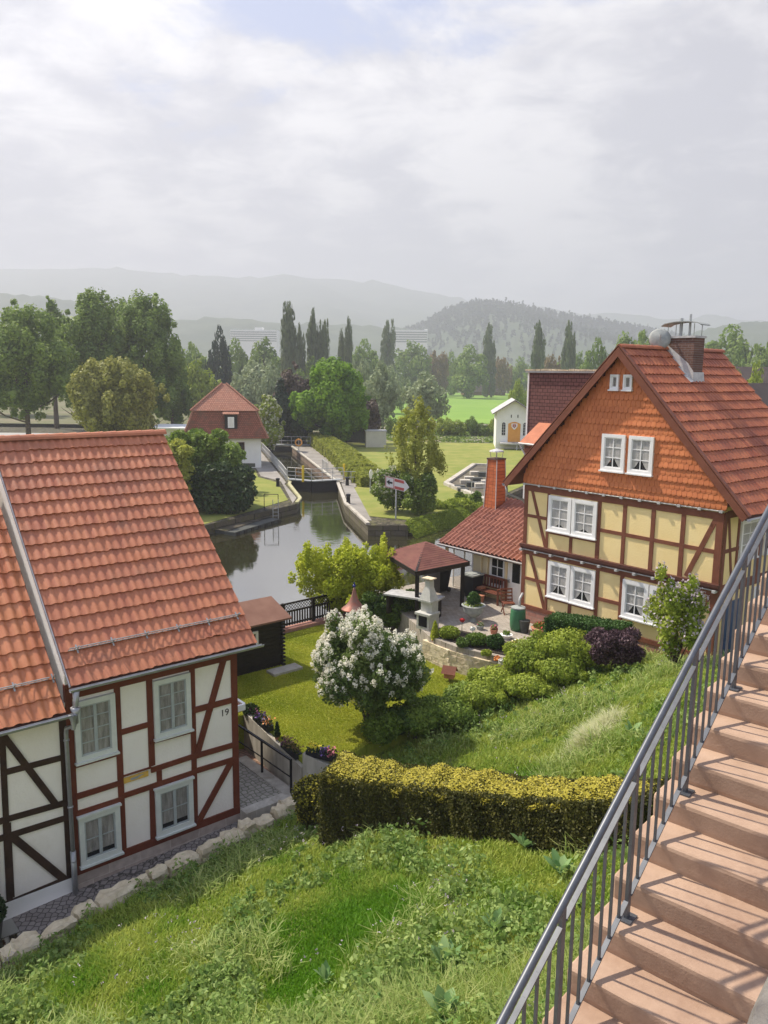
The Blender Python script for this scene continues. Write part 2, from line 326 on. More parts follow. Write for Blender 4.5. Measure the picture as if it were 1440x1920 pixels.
mat('render_far', (0.78, 0.78, 0.75), (0.85, 0.85, 0.82), 0.8)
mat('timber_red', (0.125, 0.030, 0.016), (0.165, 0.042, 0.022), 2.5, 0.6, 0.3, 18, stretch=(1, 1, 1))
mat('timber_black', (0.030, 0.016, 0.011), (0.055, 0.028, 0.018), 3, 0.65, 0.4, 18)
mat('timber_brown', (0.165, 0.055, 0.032), (0.21, 0.075, 0.042), 2.5, 0.65, 0.2, 18)
mat('beam_brown', (0.075, 0.028, 0.020), (0.10, 0.035, 0.024), 2.5, 0.65, 0.2, 18)
mat('render_yellow', (0.87, 0.67, 0.31), (0.91, 0.73, 0.37), 0.9, 0.9, 0.25, 18, c3=(0.78, 0.60, 0.30), detail=9)
mat('render_cream', (0.72, 0.60, 0.38), (0.78, 0.66, 0.44), 0.9, 0.9, 0.1, 25)
mat('roof_red', (0.44, 0.165, 0.085), (0.54, 0.22, 0.12), 2.2, 0.55, 0.15, 30, tint=(0.40, 0.145, 0.085), spec=0.25, c3=(0.29, 0.135, 0.09), detail=9)
mat('roof_orange', (0.50, 0.19, 0.085), (0.58, 0.24, 0.12), 1.6, 0.45, 0.15, 30, tint=(0.46, 0.155, 0.075), spec=0.35)
mat('roof_main', (0.38, 0.125, 0.058), (0.47, 0.165, 0.08), 2.2, 0.65, 0.2, 30, tint=(0.28, 0.082, 0.045), c3=(0.22, 0.075, 0.05), detail=8)
mat('roof_annex', (0.27, 0.105, 0.07), (0.36, 0.15, 0.10), 3.0, 0.65, 0.2, 30, tint=(0.22, 0.085, 0.06), c3=(0.20, 0.10, 0.07))
mat('gable_tile', (0.58, 0.19, 0.07), (0.65, 0.225, 0.088), 3, 0.7, 0.1, 30, tint=(0.44, 0.13, 0.05), c3=(0.48, 0.155, 0.065))
brickmat('plain_tile', (0.25, 0.092, 0.06), (0.33, 0.125, 0.08), (0.09, 0.035, 0.025), 0.24, 0.20, 0.02, rot=(math.pi/2, 0, 0), bump=0.8, moss=(0.16, 0.09, 0.06))
brickmat('plain_tile_light', (0.38, 0.175, 0.115), (0.46, 0.225, 0.155), (0.20, 0.085, 0.06), 0.24, 0.20, 0.02, rot=(math.pi/2, 0, 0), bump=0.8, moss=(0.30, 0.17, 0.12))
mat('tile_fiber', (0.115, 0.045, 0.042), (0.155, 0.062, 0.055), 0.8, 0.8, 0.3, 12, tint=(0.09, 0.038, 0.036))
mat('bitumen_red', (0.13, 0.05, 0.042), (0.18, 0.07, 0.058), 2.0, 0.9, 0.4, 40, tint=(0.20, 0.085, 0.065), c3=(0.20, 0.13, 0.06))
mat('felt_brown', (0.17, 0.085, 0.06), (0.22, 0.12, 0.085), 1.5, 0.9, 0.3, 30)
mat('zinc', (0.33, 0.34, 0.35), (0.42, 0.43, 0.44), 4, 0.45, 0.1, 20, metal=0.6)
mat('lead', (0.42, 0.42, 0.42), (0.55, 0.55, 0.54), 5, 0.6, 0.2, 20, metal=0.2)
mat('grey_frame', (0.35, 0.39, 0.39), (0.42, 0.455, 0.45), 6, 0.6, 0.1, 25)
mat('grey_frame_light', (0.60, 0.63, 0.59), (0.66, 0.69, 0.65), 6, 0.7, 0.1, 25)
mat('white_paint', (0.80, 0.80, 0.79), (0.86, 0.86, 0.85), 3, 0.45)
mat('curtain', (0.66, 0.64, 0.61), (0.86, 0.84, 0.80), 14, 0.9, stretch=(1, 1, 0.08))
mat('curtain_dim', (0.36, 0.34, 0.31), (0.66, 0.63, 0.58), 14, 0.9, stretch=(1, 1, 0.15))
mat('dark_room', (0.012, 0.012, 0.013))  # near-black colour standing in for unlit interiors
g = mat('glass', (0.04, 0.045, 0.05), rough=0.06, spec=0.6, alpha=0.16)
mat('rail_paint', (0.085, 0.094, 0.108), (0.115, 0.125, 0.142), 9, 0.42, 0.0, 90, metal=0.35, spec=0.5)
mat('black_metal', (0.02, 0.02, 0.024), rough=0.4, metal=0.3)
mat('galv', (0.36, 0.38, 0.38), (0.46, 0.48, 0.48), 6, 0.5, metal=0.4)
mat('black_wood', (0.010, 0.008, 0.007), (0.018, 0.013, 0.011), 5, 0.6, 0.4, 20)
mat('bench_wood', (0.12, 0.038, 0.022), (0.18, 0.06, 0.035), 6, 0.55, 0.2, 30)
mat('bark', (0.075, 0.055, 0.038), (0.12, 0.09, 0.065), 6, 0.95, 0.6, 20)
mat('dark_bark', (0.03, 0.024, 0.018), (0.05, 0.04, 0.03), 6, 0.95, 0.6, 20)
mat('brick_dark', (0.10, 0.06, 0.05), (0.14, 0.08, 0.065), 5)
brickmat('chimney_brick', (0.115, 0.062, 0.050), (0.17, 0.095, 0.075), (0.20, 0.17, 0.15), 0.24, 0.075, 0.010, rot=(math.pi/2, 0, 0))
brickmat('plinth_brick', (0.36, 0.17, 0.13), (0.44, 0.23, 0.18), (0.34, 0.24, 0.20), 0.42, 0.17, 0.012, rot=(math.pi/2, 0, 0), wob=0.06)
brickmat('plinth_blocks', (0.36, 0.30, 0.26), (0.45, 0.38, 0.33), (0.50, 0.44, 0.37), 0.75, 0.30, 0.010, rot=(math.pi/2, 0, 0), wob=0.05)
mat('plastic_black', (0.018, 0.020, 0.026), rough=0.35)
mat('plastic_green', (0.045, 0.15, 0.07), (0.06, 0.19, 0.09), 3, 0.4)
mat('plastic_blue', (0.05, 0.07, 0.20), rough=0.4)
mat('terracotta', (0.42, 0.17, 0.10), (0.52, 0.24, 0.15), 6, 0.9)
mat('pot_grey', (0.26, 0.28, 0.27), (0.36, 0.38, 0.36), 6, 0.8)
mat('pot_dark', (0.05, 0.055, 0.05), (0.08, 0.085, 0.075), 6, 0.8)
mat('barbecue_stone', (0.44, 0.44, 0.40), (0.54, 0.54, 0.49), 5, 0.9, 0.3, 40)
mat('copper', (0.30, 0.11, 0.075), (0.24, 0.15, 0.12), 5, 0.5, metal=0.3)
mat('blue_glaze', (0.02, 0.03, 0.20), rough=0.2)
mat('sign_white', (0.80, 0.80, 0.78), rough=0.6); mat('sign_red', (0.50, 0.10, 0.09), rough=0.6); mat('sign_black', (0.02, 0.025, 0.025), rough=0.6)
mat('yellow_paint', (0.75, 0.55, 0.04), rough=0.5); mat('orange_paint', (0.66, 0.29, 0.05), (0.72, 0.34, 0.07), 2, 0.7); mat('blue_paint', (0.03, 0.07, 0.16), rough=0.4)
mat('beige_panel', (0.50, 0.49, 0.40), (0.56, 0.55, 0.46), 1.0, 0.7); mat('steel_roof', (0.40, 0.40, 0.39), (0.50, 0.50, 0.49), 1.0, 0.6, metal=0.2)
mat('hedge_core', (0.05, 0.045, 0.012), (0.10, 0.09, 0.02), 9)
mat('ochre', (0.60, 0.36, 0.06), (0.70, 0.45, 0.10), 12, 0.8)
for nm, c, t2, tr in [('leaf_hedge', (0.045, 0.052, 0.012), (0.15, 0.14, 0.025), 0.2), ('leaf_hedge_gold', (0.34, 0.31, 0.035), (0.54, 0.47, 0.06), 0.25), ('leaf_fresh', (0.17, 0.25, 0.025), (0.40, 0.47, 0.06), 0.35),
                      ('leaf_lime', (0.36, 0.43, 0.03), (0.60, 0.64, 0.07), 0.4), ('leaf_mid', (0.07, 0.14, 0.02), (0.25, 0.34, 0.05), 0.3), ('leaf_dark', (0.022, 0.05, 0.014), (0.06, 0.10, 0.025), 0.2),
                      ('leaf_lilac', (0.06, 0.12, 0.025), (0.22, 0.29, 0.08), 0.3), ('leaf_laurel', (0.04, 0.09, 0.018), (0.14, 0.22, 0.04), 0.2), ('leaf_purple', (0.045, 0.022, 0.032), (0.16, 0.10, 0.115), 0.15),
                      ('leaf_linden', (0.11, 0.19, 0.035), (0.30, 0.40, 0.09), 0.45), ('leaf_olive', (0.20, 0.22, 0.04), (0.40, 0.40, 0.10), 0.35), ('leaf_yellowgreen', (0.26, 0.30, 0.04), (0.44, 0.46, 0.08), 0.4),
                      ('leaf_maple', (0.08, 0.19, 0.012), (0.28, 0.46, 0.03), 0.45), ('leaf_willow', (0.20, 0.26, 0.13), (0.36, 0.42, 0.22), 0.3), ('leaf_poplar', (0.08, 0.115, 0.05), (0.18, 0.215, 0.10), 0.3),
                      ('leaf_brown', (0.20, 0.14, 0.06), (0.28, 0.20, 0.09), 0.25), ('leaf_spruce', (0.02, 0.04, 0.022), (0.045, 0.07, 0.04), 0.1), ('leaf_copper', (0.07, 0.05, 0.04), (0.14, 0.10, 0.07), 0.2),
                      ('leaf_box', (0.035, 0.09, 0.02), (0.09, 0.17, 0.035), 0.2), ('blossom_white', (0.80, 0.78, 0.66), (0.92, 0.90, 0.80), 0.35), ('blossom_cream', (0.52, 0.54, 0.36), (0.66, 0.66, 0.48), 0.3),
                      ('blossom_lilac', (0.48, 0.40, 0.46), (0.66, 0.58, 0.62), 0.3), ('leaf_weed', (0.15, 0.26, 0.05), (0.36, 0.46, 0.14), 0.4), ('leaf_dock', (0.13, 0.27, 0.09), (0.30, 0.44, 0.18), 0.3),
                      ('leaf_dead', (0.30, 0.20, 0.09), (0.42, 0.29, 0.14), 0.2), ('grass_blade', (0.12, 0.28, 0.010), (0.42, 0.48, 0.09), 0.4), ('grass_long', (0.20, 0.33, 0.05), (0.52, 0.56, 0.20), 0.4)]:
    mat(nm, c, tint=t2, trans=tr, rough=0.55, spec=0.25)
for nm, c in [('flower_red', (0.55, 0.03, 0.03)), ('flower_pink', (0.55, 0.16, 0.20)), ('flower_yellow', (0.75, 0.62, 0.06)), ('flower_violet', (0.16, 0.09, 0.30)), ('flower_orange', (0.75, 0.28, 0.08)), ('flower_white', (0.8, 0.8, 0.75)), ('flower_plum', (0.20, 0.05, 0.13))]:
    mat(nm, c, rough=0.6)

# ---------------------------------------------------------------- roofs, windows, timbers
def pantiles(parent, name, m, x0, x1, org, ang, length, tw, pitch, amp=0.028, clip=None, lift=0.042, skew=0.0):
    """roof sheet of moulded tiles in the parent's frame: org = (y, z) of the eave, ang = slope, x0..x1 along the eave"""
    rng = np.random.default_rng(int(abs(x0*100)+length*10)); ca, sa = math.cos(ang), math.sin(ang)
    nt_ = max(1, round((x1-x0)/tw)); tw = (x1-x0)/nt_; S = 8
    xs = x0+np.arange(nt_*S+1)*tw/S; ph = (np.arange(nt_*S+1) % S)/S
    w = amp*(np.clip(np.cos((ph-0.22)*2*math.pi), -0.55, 1)**1.0*0.9)
    nc = max(1, round(length/pitch)); pt = length/nc; V = []; F = []; T = []
    for c in range(nc):
        t0 = c*pt; rows = [(t0+0.012, -0.012), (t0, lift), (t0+pt*0.5, lift*0.55), (t0+pt*1.04, -0.004)]
        base = len(V); ju = rng.normal(0, 0.0035, nt_+1)
        for ri, (t, h) in enumerate(rows):
            for i, x in enumerate(xs):
                hh = h+w[i]+ju[min(i//S, nt_)]*(1 if ri in (1, 2) else 0); tt = t+ju[min(i//S, nt_)]*1.5*(ri < 2)
                V.append((x+skew*tt, org[0]+tt*ca-hh*sa, org[1]+tt*sa+hh*ca))
        n = len(xs)
        tv = np.clip(rng.normal(0.35, 0.28, nt_), 0, 1)
        for r in range(3):
            for i in range(n-1):
                F.append((base+r*n+i, base+r*n+i+1, base+(r+1)*n+i+1, base+(r+1)*n+i)); T.append(tv[i//S])
    me = bpy.data.meshes.new(name); me.from_pydata(V, [], F); me.update(); a = me.attributes.new('tint', 'FLOAT', 'FACE'); a.data.foreach_set('value', np.array(T, 'f')); me.materials.append(m)
    me.polygons.foreach_set('use_smooth', np.ones(len(F), bool))
    try: me.set_sharp_from_angle(angle=math.radians(40))
    except Exception: pass
    return link(me, name, parent)
class Timber:
    def __init__(s, y): s.mb = MB(); s.y = y; s.k = 0
    def b(s, x1, z1, x2, z2, w, ext=0.0):
        d = math.hypot(x2-x1, z2-z1); ux, uz = (x2-x1)/d, (z2-z1)/d; nx, nz = -uz*w/2, ux*w/2
        x1 -= ux*ext; z1 -= uz*ext; x2 += ux*ext; z2 += uz*ext; s.k += 1
        f = s.y-0.0013*s.k
        j = lambda: random.uniform(-0.006, 0.006)
        s.mb.yprism([(x1-nx+j(), z1-nz+j()), (x2-nx+j(), z2-nz+j()), (x2+nx+j(), z2+nz+j()), (x1+nx+j(), z1+nz+j())], f, f+0.12); return s
def window(parent, x0, x1, z0, z1, y, frame, bars=(2, 3), trim=0.09, glassm='glass', curt='curtain', curtain_h=0.7, lead=0.03, casing=None, sill=True, two=False, name='window', cafe=False):
    """casement window standing on the wall face y (outside is -y)"""
    w, h = x1-x0, z1-z0; fr = MB(); cs = casing or frame
    a = y-0.055
    for q in ((x0, x0+trim, z0, z1), (x1-trim, x1, z0, z1)): fr.box(q[0], q[1], a, y+0.03, q[2], q[3])
    fr.box(x0+trim, x1-trim, a, y+0.03, z1-trim, z1-0.0); fr.box(x0+trim, x1-trim, a, y+0.03, z0, z0+trim)
    f = fr.build(name, cs, parent)
    ix0, ix1, iz0, iz1 = x0+trim, x1-trim, z0+trim, z1-trim; b = y-0.034; sb = MB(); e = 0.035
    sb.box(ix0, ix0+e, b, y+0.02, iz0, iz1); sb.box(ix1-e, ix1, b, y+0.02, iz0, iz1); sb.box(ix0+e, ix1-e, b, y+0.02, iz1-e, iz1); sb.box(ix0+e, ix1-e, b, y+0.02, iz0, iz0+e)
    if two: mx_ = (ix0+ix1)/2; sb.box(mx_-0.035, mx_+0.035, b-0.008, y+0.02, iz0+e, iz1-e)
    nx, nz = bars
    for i in range(1, nx):
        x = ix0+(ix1-ix0)*i/nx
        if two and abs(x-(ix0+ix1)/2) < 0.02: continue
        sb.box(x-lead/2, x+lead/2, b+0.006, y+0.02, iz0+e, iz1-e)
    for i in range(1, nz): z = iz0+(iz1-iz0)*i/nz; sb.box(ix0+e, ix1-e, b+0.009, y+0.018, z-lead/2, z+lead/2)
    sb.build('sash', frame, f)
    gl = MB().box(ix0+0.01, ix1-0.01, y-0.020, y-0.016, iz0+0.01, iz1-0.01); gl.build('pane', M[glassm], f)
    MB().box(ix0+0.005, ix1-0.005, y-0.006, y+0.004, iz0+0.005, iz1-0.005).build('room', M['dark_room'], f)  # thin black slab on the wall, painted as the unlit interior
    if curt:
        c = MB(); ns = 24
        for side in (0, 1):
            hw = (ix1-ix0)/2; xa = ix0+0.02 if side == 0 else ix0+hw+0.005; n2 = ns//2
            for i in range(n2):
                u0, u1 = i/n2, (i+1)/n2; q = lambda u: (abs(u-0.5)*2 if cafe else 0)
                # gathered lace: swags open towards the bottom middle
                def zb(u):
                    v = u if side == 0 else 1-u
                    return iz0+(iz1-iz0)*((1-curtain_h)*(v**1.6 if cafe else 1)*(1.0))
                p0 = xa+(hw-0.03)*u0; p1 = xa+(hw-0.03)*u1; o0 = 0.003*math.sin(i*2.1); o1 = 0.003*math.sin((i+1)*2.1)
                c.add([(p0, y-0.011+o0*.7, zb(u0)), (p1, y-0.011+o1*.7, zb(u1)), (p1, y-0.011+o1*.7, iz1-0.01), (p0, y-0.011+o0*.7, iz1-0.01)], [(0, 1, 2, 3)])
        c.build('curtain', M[curt], f)
    if sill: MB().box(x0-0.03, x1+0.03, y-0.11, y+0.01, z0-0.045, z0-0.002).build('sill', cs, f)
    return f
def gutter(parent, x0, x1, y, z, r=0.065, m='zinc', slope=0.0):
    mb = MB(); n = 7; vs = []; fs = []
    for x in (x0, x1):
        for k in range(n): a = math.pi+math.pi*k/(n-1); vs.append((x, y+r*math.cos(a), z+r*math.sin(a)+slope*(x-x0)))
        for k in range(n): a = 2*math.pi-math.pi*k/(n-1); vs.append((x, y+(r-.012)*math.cos(a), z+(r-.012)*math.sin(a)+slope*(x-x0)+0.003))
    m2 = 2*n
    for k in range(m2): fs.append((k, (k+1) % m2, m2+(k+1) % m2, m2+k))
    fs.append(tuple(range(m2))); fs.append(tuple(range(m2, 2*m2))[::-1]); mb.add(vs, fs)
    mb.tube([(x0, y-r, z+0.008), (x1, y-r, z+0.008+slope*(x1-x0))], 0.010, 6)
    return mb.build('gutter', M[m], parent)
def snow_guard(parent, x0, x1, org, ang, t, m='galv'):
    ca, sa = math.cos(ang), math.sin(ang); mb = MB()
    def P(x, tt, h): return (x, org[0]+tt*ca-h*sa, org[1]+tt*sa+h*ca)
    base = lambda q: P(q, t, 0.07); top = lambda q: P(q, t-0.03, 0.22)
    mb.tube([base(x0), base(x1)], 0.011, 5); mb.tube([top(x0), top(x1)], 0.013, 5)
    n = int((x1-x0)/0.13)
    for i in range(n+1): x = x0+(x1-x0)*i/n; mb.tube([base(x), top(x)], 0.006, 4)
    for i in range(int((x1-x0)/0.75)+1): x = x0+0.2+i*0.78; mb.bar(P(x, t, 0.22), P(x, t-0.01, 0.03), 0.03, 0.012); mb.bar(P(x, t-0.09, 0.05), P(x, t+0.12, 0.05), 0.03, 0.012)
    return mb.build('snow_guard', M[m], parent)
def ridge_caps(parent, x0, x1, y, z, r, m, along='x', step=0.36, name='ridge'):
    mb = MB(); n = max(1, round((x1-x0)/step))
    for i in range(n):
        a = x0+(x1-x0)*i/n; b = x0+(x1-x0)*(i+1)/n+0.03; vs = []; K = 7
        for q, rr in ((a, r*0.92), (b, r*1.05)):
            for k in range(K): th = math.pi*k/(K-1); vs.append((q, y+rr*math.cos(th), z+rr*math.sin(th)) if along == 'x' else (y+rr*math.cos(th), q, z+rr*math.sin(th)))
        mb.add(vs, [(k, k+1, K+k+1, K+k) for k in range(K-1)]+[tuple(range(K)), tuple(range(K, 2*K))[::-1]], random.uniform(0, 0.6))
    return mb.build(name, m, parent)

# ---------------------------------------------------------------- left houses (one street front, local x along the front, y inwards)
LHO = (-3.61, 18.89, 0.99); LHA = math.atan2(math.cos(.8687), math.sin(.8687))
h1 = thing('half_timbered_house', 'white house number 19 with red-brown timber framing and grey windows', 'house', LHO, LHA)
RD = 9.3; RB = 45
MB().box(-4.13, 0, 0.0, 8.6, 0.0, 4.6).build('wall', M['render_white'], h1)
gb = MB(); gb.add([(0, 0.0, 4.6), (0, 8.6, 4.6), (0, 4.3, 9.0), (-4.13, 0.0, 4.6), (-4.13, 8.6, 4.6), (-4.13, 4.3, 9.0)], [(0, 1, 2), (3, 5, 4), (0, 2, 5, 3), (1, 4, 5, 2)]); gb.build('gable_wall', M['render_white'], h1)
MB().box(-4.13, 0.02, -0.045, 8.6, -0.75, -0.01).build('plinth', M['plinth_blocks'], h1)
t = Timber(-0.02)
t.b(-4.09, 0.0, -4.07, 4.4, 0.15).b(-3.03, 0, -3.01, 4.15, 0.145).b(-2.27, 1.95, -2.26, 4.15, 0.15).b(-2.10, 1.45, -2.10, 1.86, 0.13).b(-2.31, 0.1, -2.29, 1.45, 0.135)
t.b(-1.22, 0.1, -1.19, 4.1, 0.13).b(-0.075, -0.02, -0.075, 4.3, 0.16)
t.b(-4.1, 4.19, 0.0, 4.19, 0.26).b(-2.98, 2.99, -2.3, 2.99, 0.13).b(-4.05, 2.52, -3.05, 2.52, 0.12).b(-4.05, 1.80, -3.05, 1.79, 0.13).b(-4.05, 1.39, -3.03, 1.37, 0.14)
t.b(-3.03, 1.45, -1.19, 1.45, 0.13).b(-1.2, 1.47, -0.1, 1.44, 0.13).b(-2.98, 1.93, -2.3, 1.93, 0.03).b(-2.3, 1.86, -1.1, 1.87, 0.13).b(-1.22, 1.86, -0.1, 1.83, 0.13).b(-1.2, 3.03, -0.1, 3.02, 0.14)
t.b(-0.36, 4.1, -1.12, 1.9, 0.15).b(-0.20, 1.40, -1.15, 0.12, 0.15).b(-2.28, 2.55, -1.2, 2.53, 0.10).b(-4.13, 0.04, 0.0, 0.03, 0.18)
t.mb.build('timber_frame', M['timber_red'], h1)
# side posts of the corner, seen from the landing
ts = MB(); ts.box(0.0, 0.02, 0.0, 0.16, 0, 4.6); ts.box(0.0, 0.022, 0.16, 8.6, 1.4, 1.6); ts.box(0.0, 0.022, 0.16, 8.6, 4.4, 4.6); ts.build('timber_frame', M['timber_red'], h1)
for (a, b, c, d, nb, cu) in [(-4.0, -3.09, 2.60, 3.98, 4, 'curtain_dim'), (-2.19, -1.27, 2.61, 4.02, 4, 'curtain_dim'), (-4.03, -3.10, 0.14, 1.29, 2, 'curtain_dim'), (-2.24, -1.29, 0.16, 1.34, 2, None)]:
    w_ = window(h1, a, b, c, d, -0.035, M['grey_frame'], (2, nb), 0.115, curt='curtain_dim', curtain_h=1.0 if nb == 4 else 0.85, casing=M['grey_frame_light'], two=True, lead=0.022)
    if nb == 2:  # moulded head above the lower windows
        MB().box(a-0.03, b+0.03, -0.13, -0.02, d+0.002, d+0.05).build('lintel', M['grey_frame_light'], w_)
num = bpy.data.curves.new('house_number', 'FONT'); num.body = '19'; num.size = 0.24; num.extrude = 0.004; num.align_x = 'CENTER'
tmp = bpy.data.objects.new('tmp', num); COL.objects.link(tmp); dg = bpy.context.evaluated_depsgraph_get(); nme = bpy.data.meshes.new_from_object(tmp.evaluated_get(dg)); bpy.data.objects.remove(tmp)
nme.materials.clear(); nme.materials.append(M['timber_black']); no = link(nme, 'house_number', h1); no.location = (-0.345, -0.006, 2.66); no.rotation_euler = (math.pi/2, 0, 0)
pq = MB().box(-2.96, -2.37, -0.030, -0.01, 1.745, 1.875); pq = pq.build('plaque', M['ochre'], h1)
MB().box(-2.80, -2.62, -0.034, -0.030, 1.775, 1.83).add([(-2.62, -0.034, 1.79), (-2.46, -0.034, 1.84), (-2.62, -0.034, 1.85)], [(0, 1, 2)]).build('inlay', M['pot_grey'], pq)
ra = math.atan2(9.32-4.50, 4.42+0.45); rl = math.hypot(9.32-4.50, 4.87)
pantiles(h1, 'roof', M['roof_red'], -5.30+1.13, 0.33, (-0.45, 4.50), ra, rl, 0.205, 0.395, 0.023)
# back slope and underside
bs = MB(); bs.add([(-4.17, -0.45, 4.44), (0.33, -0.45, 4.44), (0.33, 4.42, 9.26), (-4.17, 4.42, 9.26), (-4.17, 9.2, 4.5), (0.33, 9.2, 4.5)], [(0, 1, 2, 3), (3, 2, 5, 4)]); bs.build('roof_deck', M['beam_brown'], h1)
ridge_caps(h1, -4.2, 0.36, 4.42, 9.29, 0.13, M['roof_red'])
snow_guard(h1, -4.0, 0.12, (-0.45, 4.50), ra, 0.80)
gutter(h1, -4.2, 0.45, -0.53, 4.47)
vf = MB(); vf.bar((-4.19, -0.5, 4.52), (-4.19, 4.42, 9.38), 0.025, 0.05); vf.build('verge_flashing', M['zinc'], h1)
dp = MB(); dp.tube([(-4.08, -0.53, 4.42), (-4.08, -0.5, 4.1), (-4.14, -0.45, 3.98)], [0.075, 0.05, 0.05], 10); dp.lathe([(0.05, -0.34), (0.055, -0.16), (0.11, 0.0)], (-4.1, -0.5, 4.05), 10)
dp.tube([(-4.12, -0.48, 3.82), (-4.12, -0.42, 3.62), (-4.2, -0.16, 3.50), (-4.2, -0.12, 3.35), (-4.2, -0.12, -0.45)], 0.048, 10)
dp.tube([(-4.2, -0.12, 0.62), (-4.2, -0.12, -0.48)], 0.062, 10)
for z in (3.2, 1.65, 0.36): dp.tube([(-4.2, -0.12, z), (-4.2, -0.12, z+0.035)], 0.062, 10)
dp.build('downpipe', M['zinc'], h1, smooth=True)
pw = MB(); pw.box(0.05, 0.85, 0.60, 3.0, -0.2, 2.0)
pw = MB(); pw.box(0.05, 0.70, 1.3, 3.4, -0.2, 2.05); [pw.bar((0.06+i*0.13, 1.28, -0.2), (0.06+i*0.13, 1.28, 2.05), 0.05, 0.04) for i in range(6)]
pw = pw.build('porch', M['timber_red'], h1)
MB().box(0.0, 0.85, 1.15, 3.5, 2.06, 2.16).build('canopy', M['felt_brown'], pw)
pp = MB(); pp.box(-0.0, 0.88, 1.10, 1.18, 2.10, 2.26); pp.box(0.84, 0.92, 1.18, 3.5, 2.10, 2.26); pp.build('canopy_edge', M['white_paint'], pw)
MB().box(0.02, 0.83, 1.2, 3.5, 2.165, 2.20).build('gravel', M['terracotta'], pw)

h2 = thing('half_timbered_house', 'white house with black timber framing and orange tiles at the left edge', 'house', LHO, LHA)
MB().box(-12.0, -4.14, 0.003, 8.6, -0.05, 4.0).build('wall', M['render_white'], h2)
MB().box(-12, -4.16, -0.04, 8.6, -0.8, -0.055).build('plinth', M['render_far'], h2)
t = Timber(-0.02)
t.b(-4.26, -0.05, -4.22, 3.9, 0.15).b(-5.52, -0.1, -5.43, 3.9, 0.12).b(-5.50, 0.0, -5.47, 1.7, 0.16).b(-5.5, 3.75, -4.2, 3.80, 0.18).b(-5.46, 2.83, -4.3, 2.80, 0.13).b(-5.46, 1.80, -4.28, 1.74, 0.13).b(-5.46, 1.42, -4.28, 1.39, 0.13)
t.b(-5.42, 3.65, -4.46, 1.75, 0.14).b(-5.40, 1.40, -4.40, -0.02, 0.15).b(-5.6, -0.12, -4.2, -0.06, 0.17)
t.b(-8.5, 3.80, -5.5, 3.75, 0.18).b(-8.5, 1.80, -5.5, 1.80, 0.13).b(-8.5, 1.40, -5.5, 1.42, 0.13).b(-8.5, -0.12, -5.6, -0.12, 0.16).b(-7.2, 0, -7.2, 3.8, 0.16).b(-8.4, 0, -8.4, 3.8, 0.16)
t.mb.build('timber_frame', M['timber_black'], h2)
window(h2, -6.75, -5.72, 0.05, 1.32, -0.035, M['grey_frame'], (2, 2), 0.1, curt=None, casing=M['timber_red'], two=True)
window(h2, -6.75, -5.72, 2.1, 3.4, -0.035, M['grey_frame'], (2, 4), 0.1, curt='curtain_dim', casing=M['grey_frame_light'], two=True)
ra2 = ra; L2_ = 6.4
pantiles(h2, 'roof', M['roof_orange'], -10.0, -4.29, (-0.45, 3.97), ra2, L2_, 0.245, 0.40, 0.036, lift=0.034)
MB().add([(-10, -0.45, 3.9), (-4.26, -0.45, 3.9), (-4.26, 4.2, 8.48), (-10, 4.2, 8.48), (-10, 9, 3.9), (-4.26, 9, 3.9)], [(0, 1, 2, 3), (3, 2, 5, 4)]).build('roof_deck', M['beam_brown'], h2)
snow_guard(h2, -10, -4.45, (-0.45, 3.97), ra2, 0.80); gutter(h2, -10, -4.12, -0.53, 3.93)
MB().lathe([(0.045, -0.30), (0.05, -0.12), (0.10, 0.02)], (-4.17, -0.53, 3.90), 10).build('rainwater_hopper', M['zinc'], h2)
def xform(o, M4):
    o.data.transform(M4); return o
# ---------------------------------------------------------------- right house (local x along the gable front, y inwards, z=0 at the sill beam)
RHO = (5.19, 29.27, 3.47); RHA = math.atan2(math.cos(2.44), math.sin(2.44))
def RW(x, y, z): c, s = math.cos(RHA), math.sin(RHA); return (RHO[0]+x*c-y*s, RHO[1]+x*s+y*c, RHO[2]+z)
h3 = thing('half_timbered_house', 'yellow half-timbered house with orange scalloped gable and big red roof beside the stairs', 'house', RHO, RHA)
W3 = 7.62; D3 = 6.0; XA = 3.88; ZA = 9.42; TA = math.atan2(4.86, 4.56)
MB().box(0, W3, 0, D3, -0.02, 4.75).build('wall', M['render_yellow'], h3)
pl_ = MB(); pl_.box(-0.03, W3+0.03, -0.03, D3, -1.6, -0.03); pl_.build('plinth', M['plinth_brick'], h3)
t = Timber(-0.02)
t.b(0.085, 0, 0.085, 4.55, 0.17).b(1.10, 2.4, 1.10, 4.45, 0.11).b(0.33, 4.45, 1.05, 2.42, 0.12).b(0.1, 3.47, 1.1, 3.46, 0.11).b(1.1, 3.0, 3.25, 3.0, 0.12).b(2.155, 2.4, 2.155, 3.0, 0.12)
t.b(3.26, 2.4, 3.26, 4.45, 0.15).b(3.26, 3.41, 7.5, 3.37, 0.12).b(4.25, 2.4, 4.25, 4.45, 0.14).b(5.29, 2.4, 5.29, 4.45, 0.14).b(6.33, 2.4, 6.33, 4.45, 0.15).b(7.40, 4.45, 6.55, 2.45, 0.15).b(7.50, -0.0, 7.50, 4.55, 0.22)
t.b(0, 4.50, W3, 4.47, 0.22).b(0, 2.13, W3, 2.10, 0.22)
t.b(0.38, 2.05, 1.16, 0.05, 0.12).b(0.15, 1.10, 1.2, 1.10, 0.11).b(1.19, 0, 1.19, 2.1, 0.10).b(3.34, 0, 3.34, 2.05, 0.12).b(3.34, 1.02, 4.3, 1.03, 0.12).b(4.31, 0, 4.31, 2.05, 0.13).b(2.25, 0, 2.25, 0.65, 0.12).b(1.2, 0.58, 3.34, 0.58, 0.10)
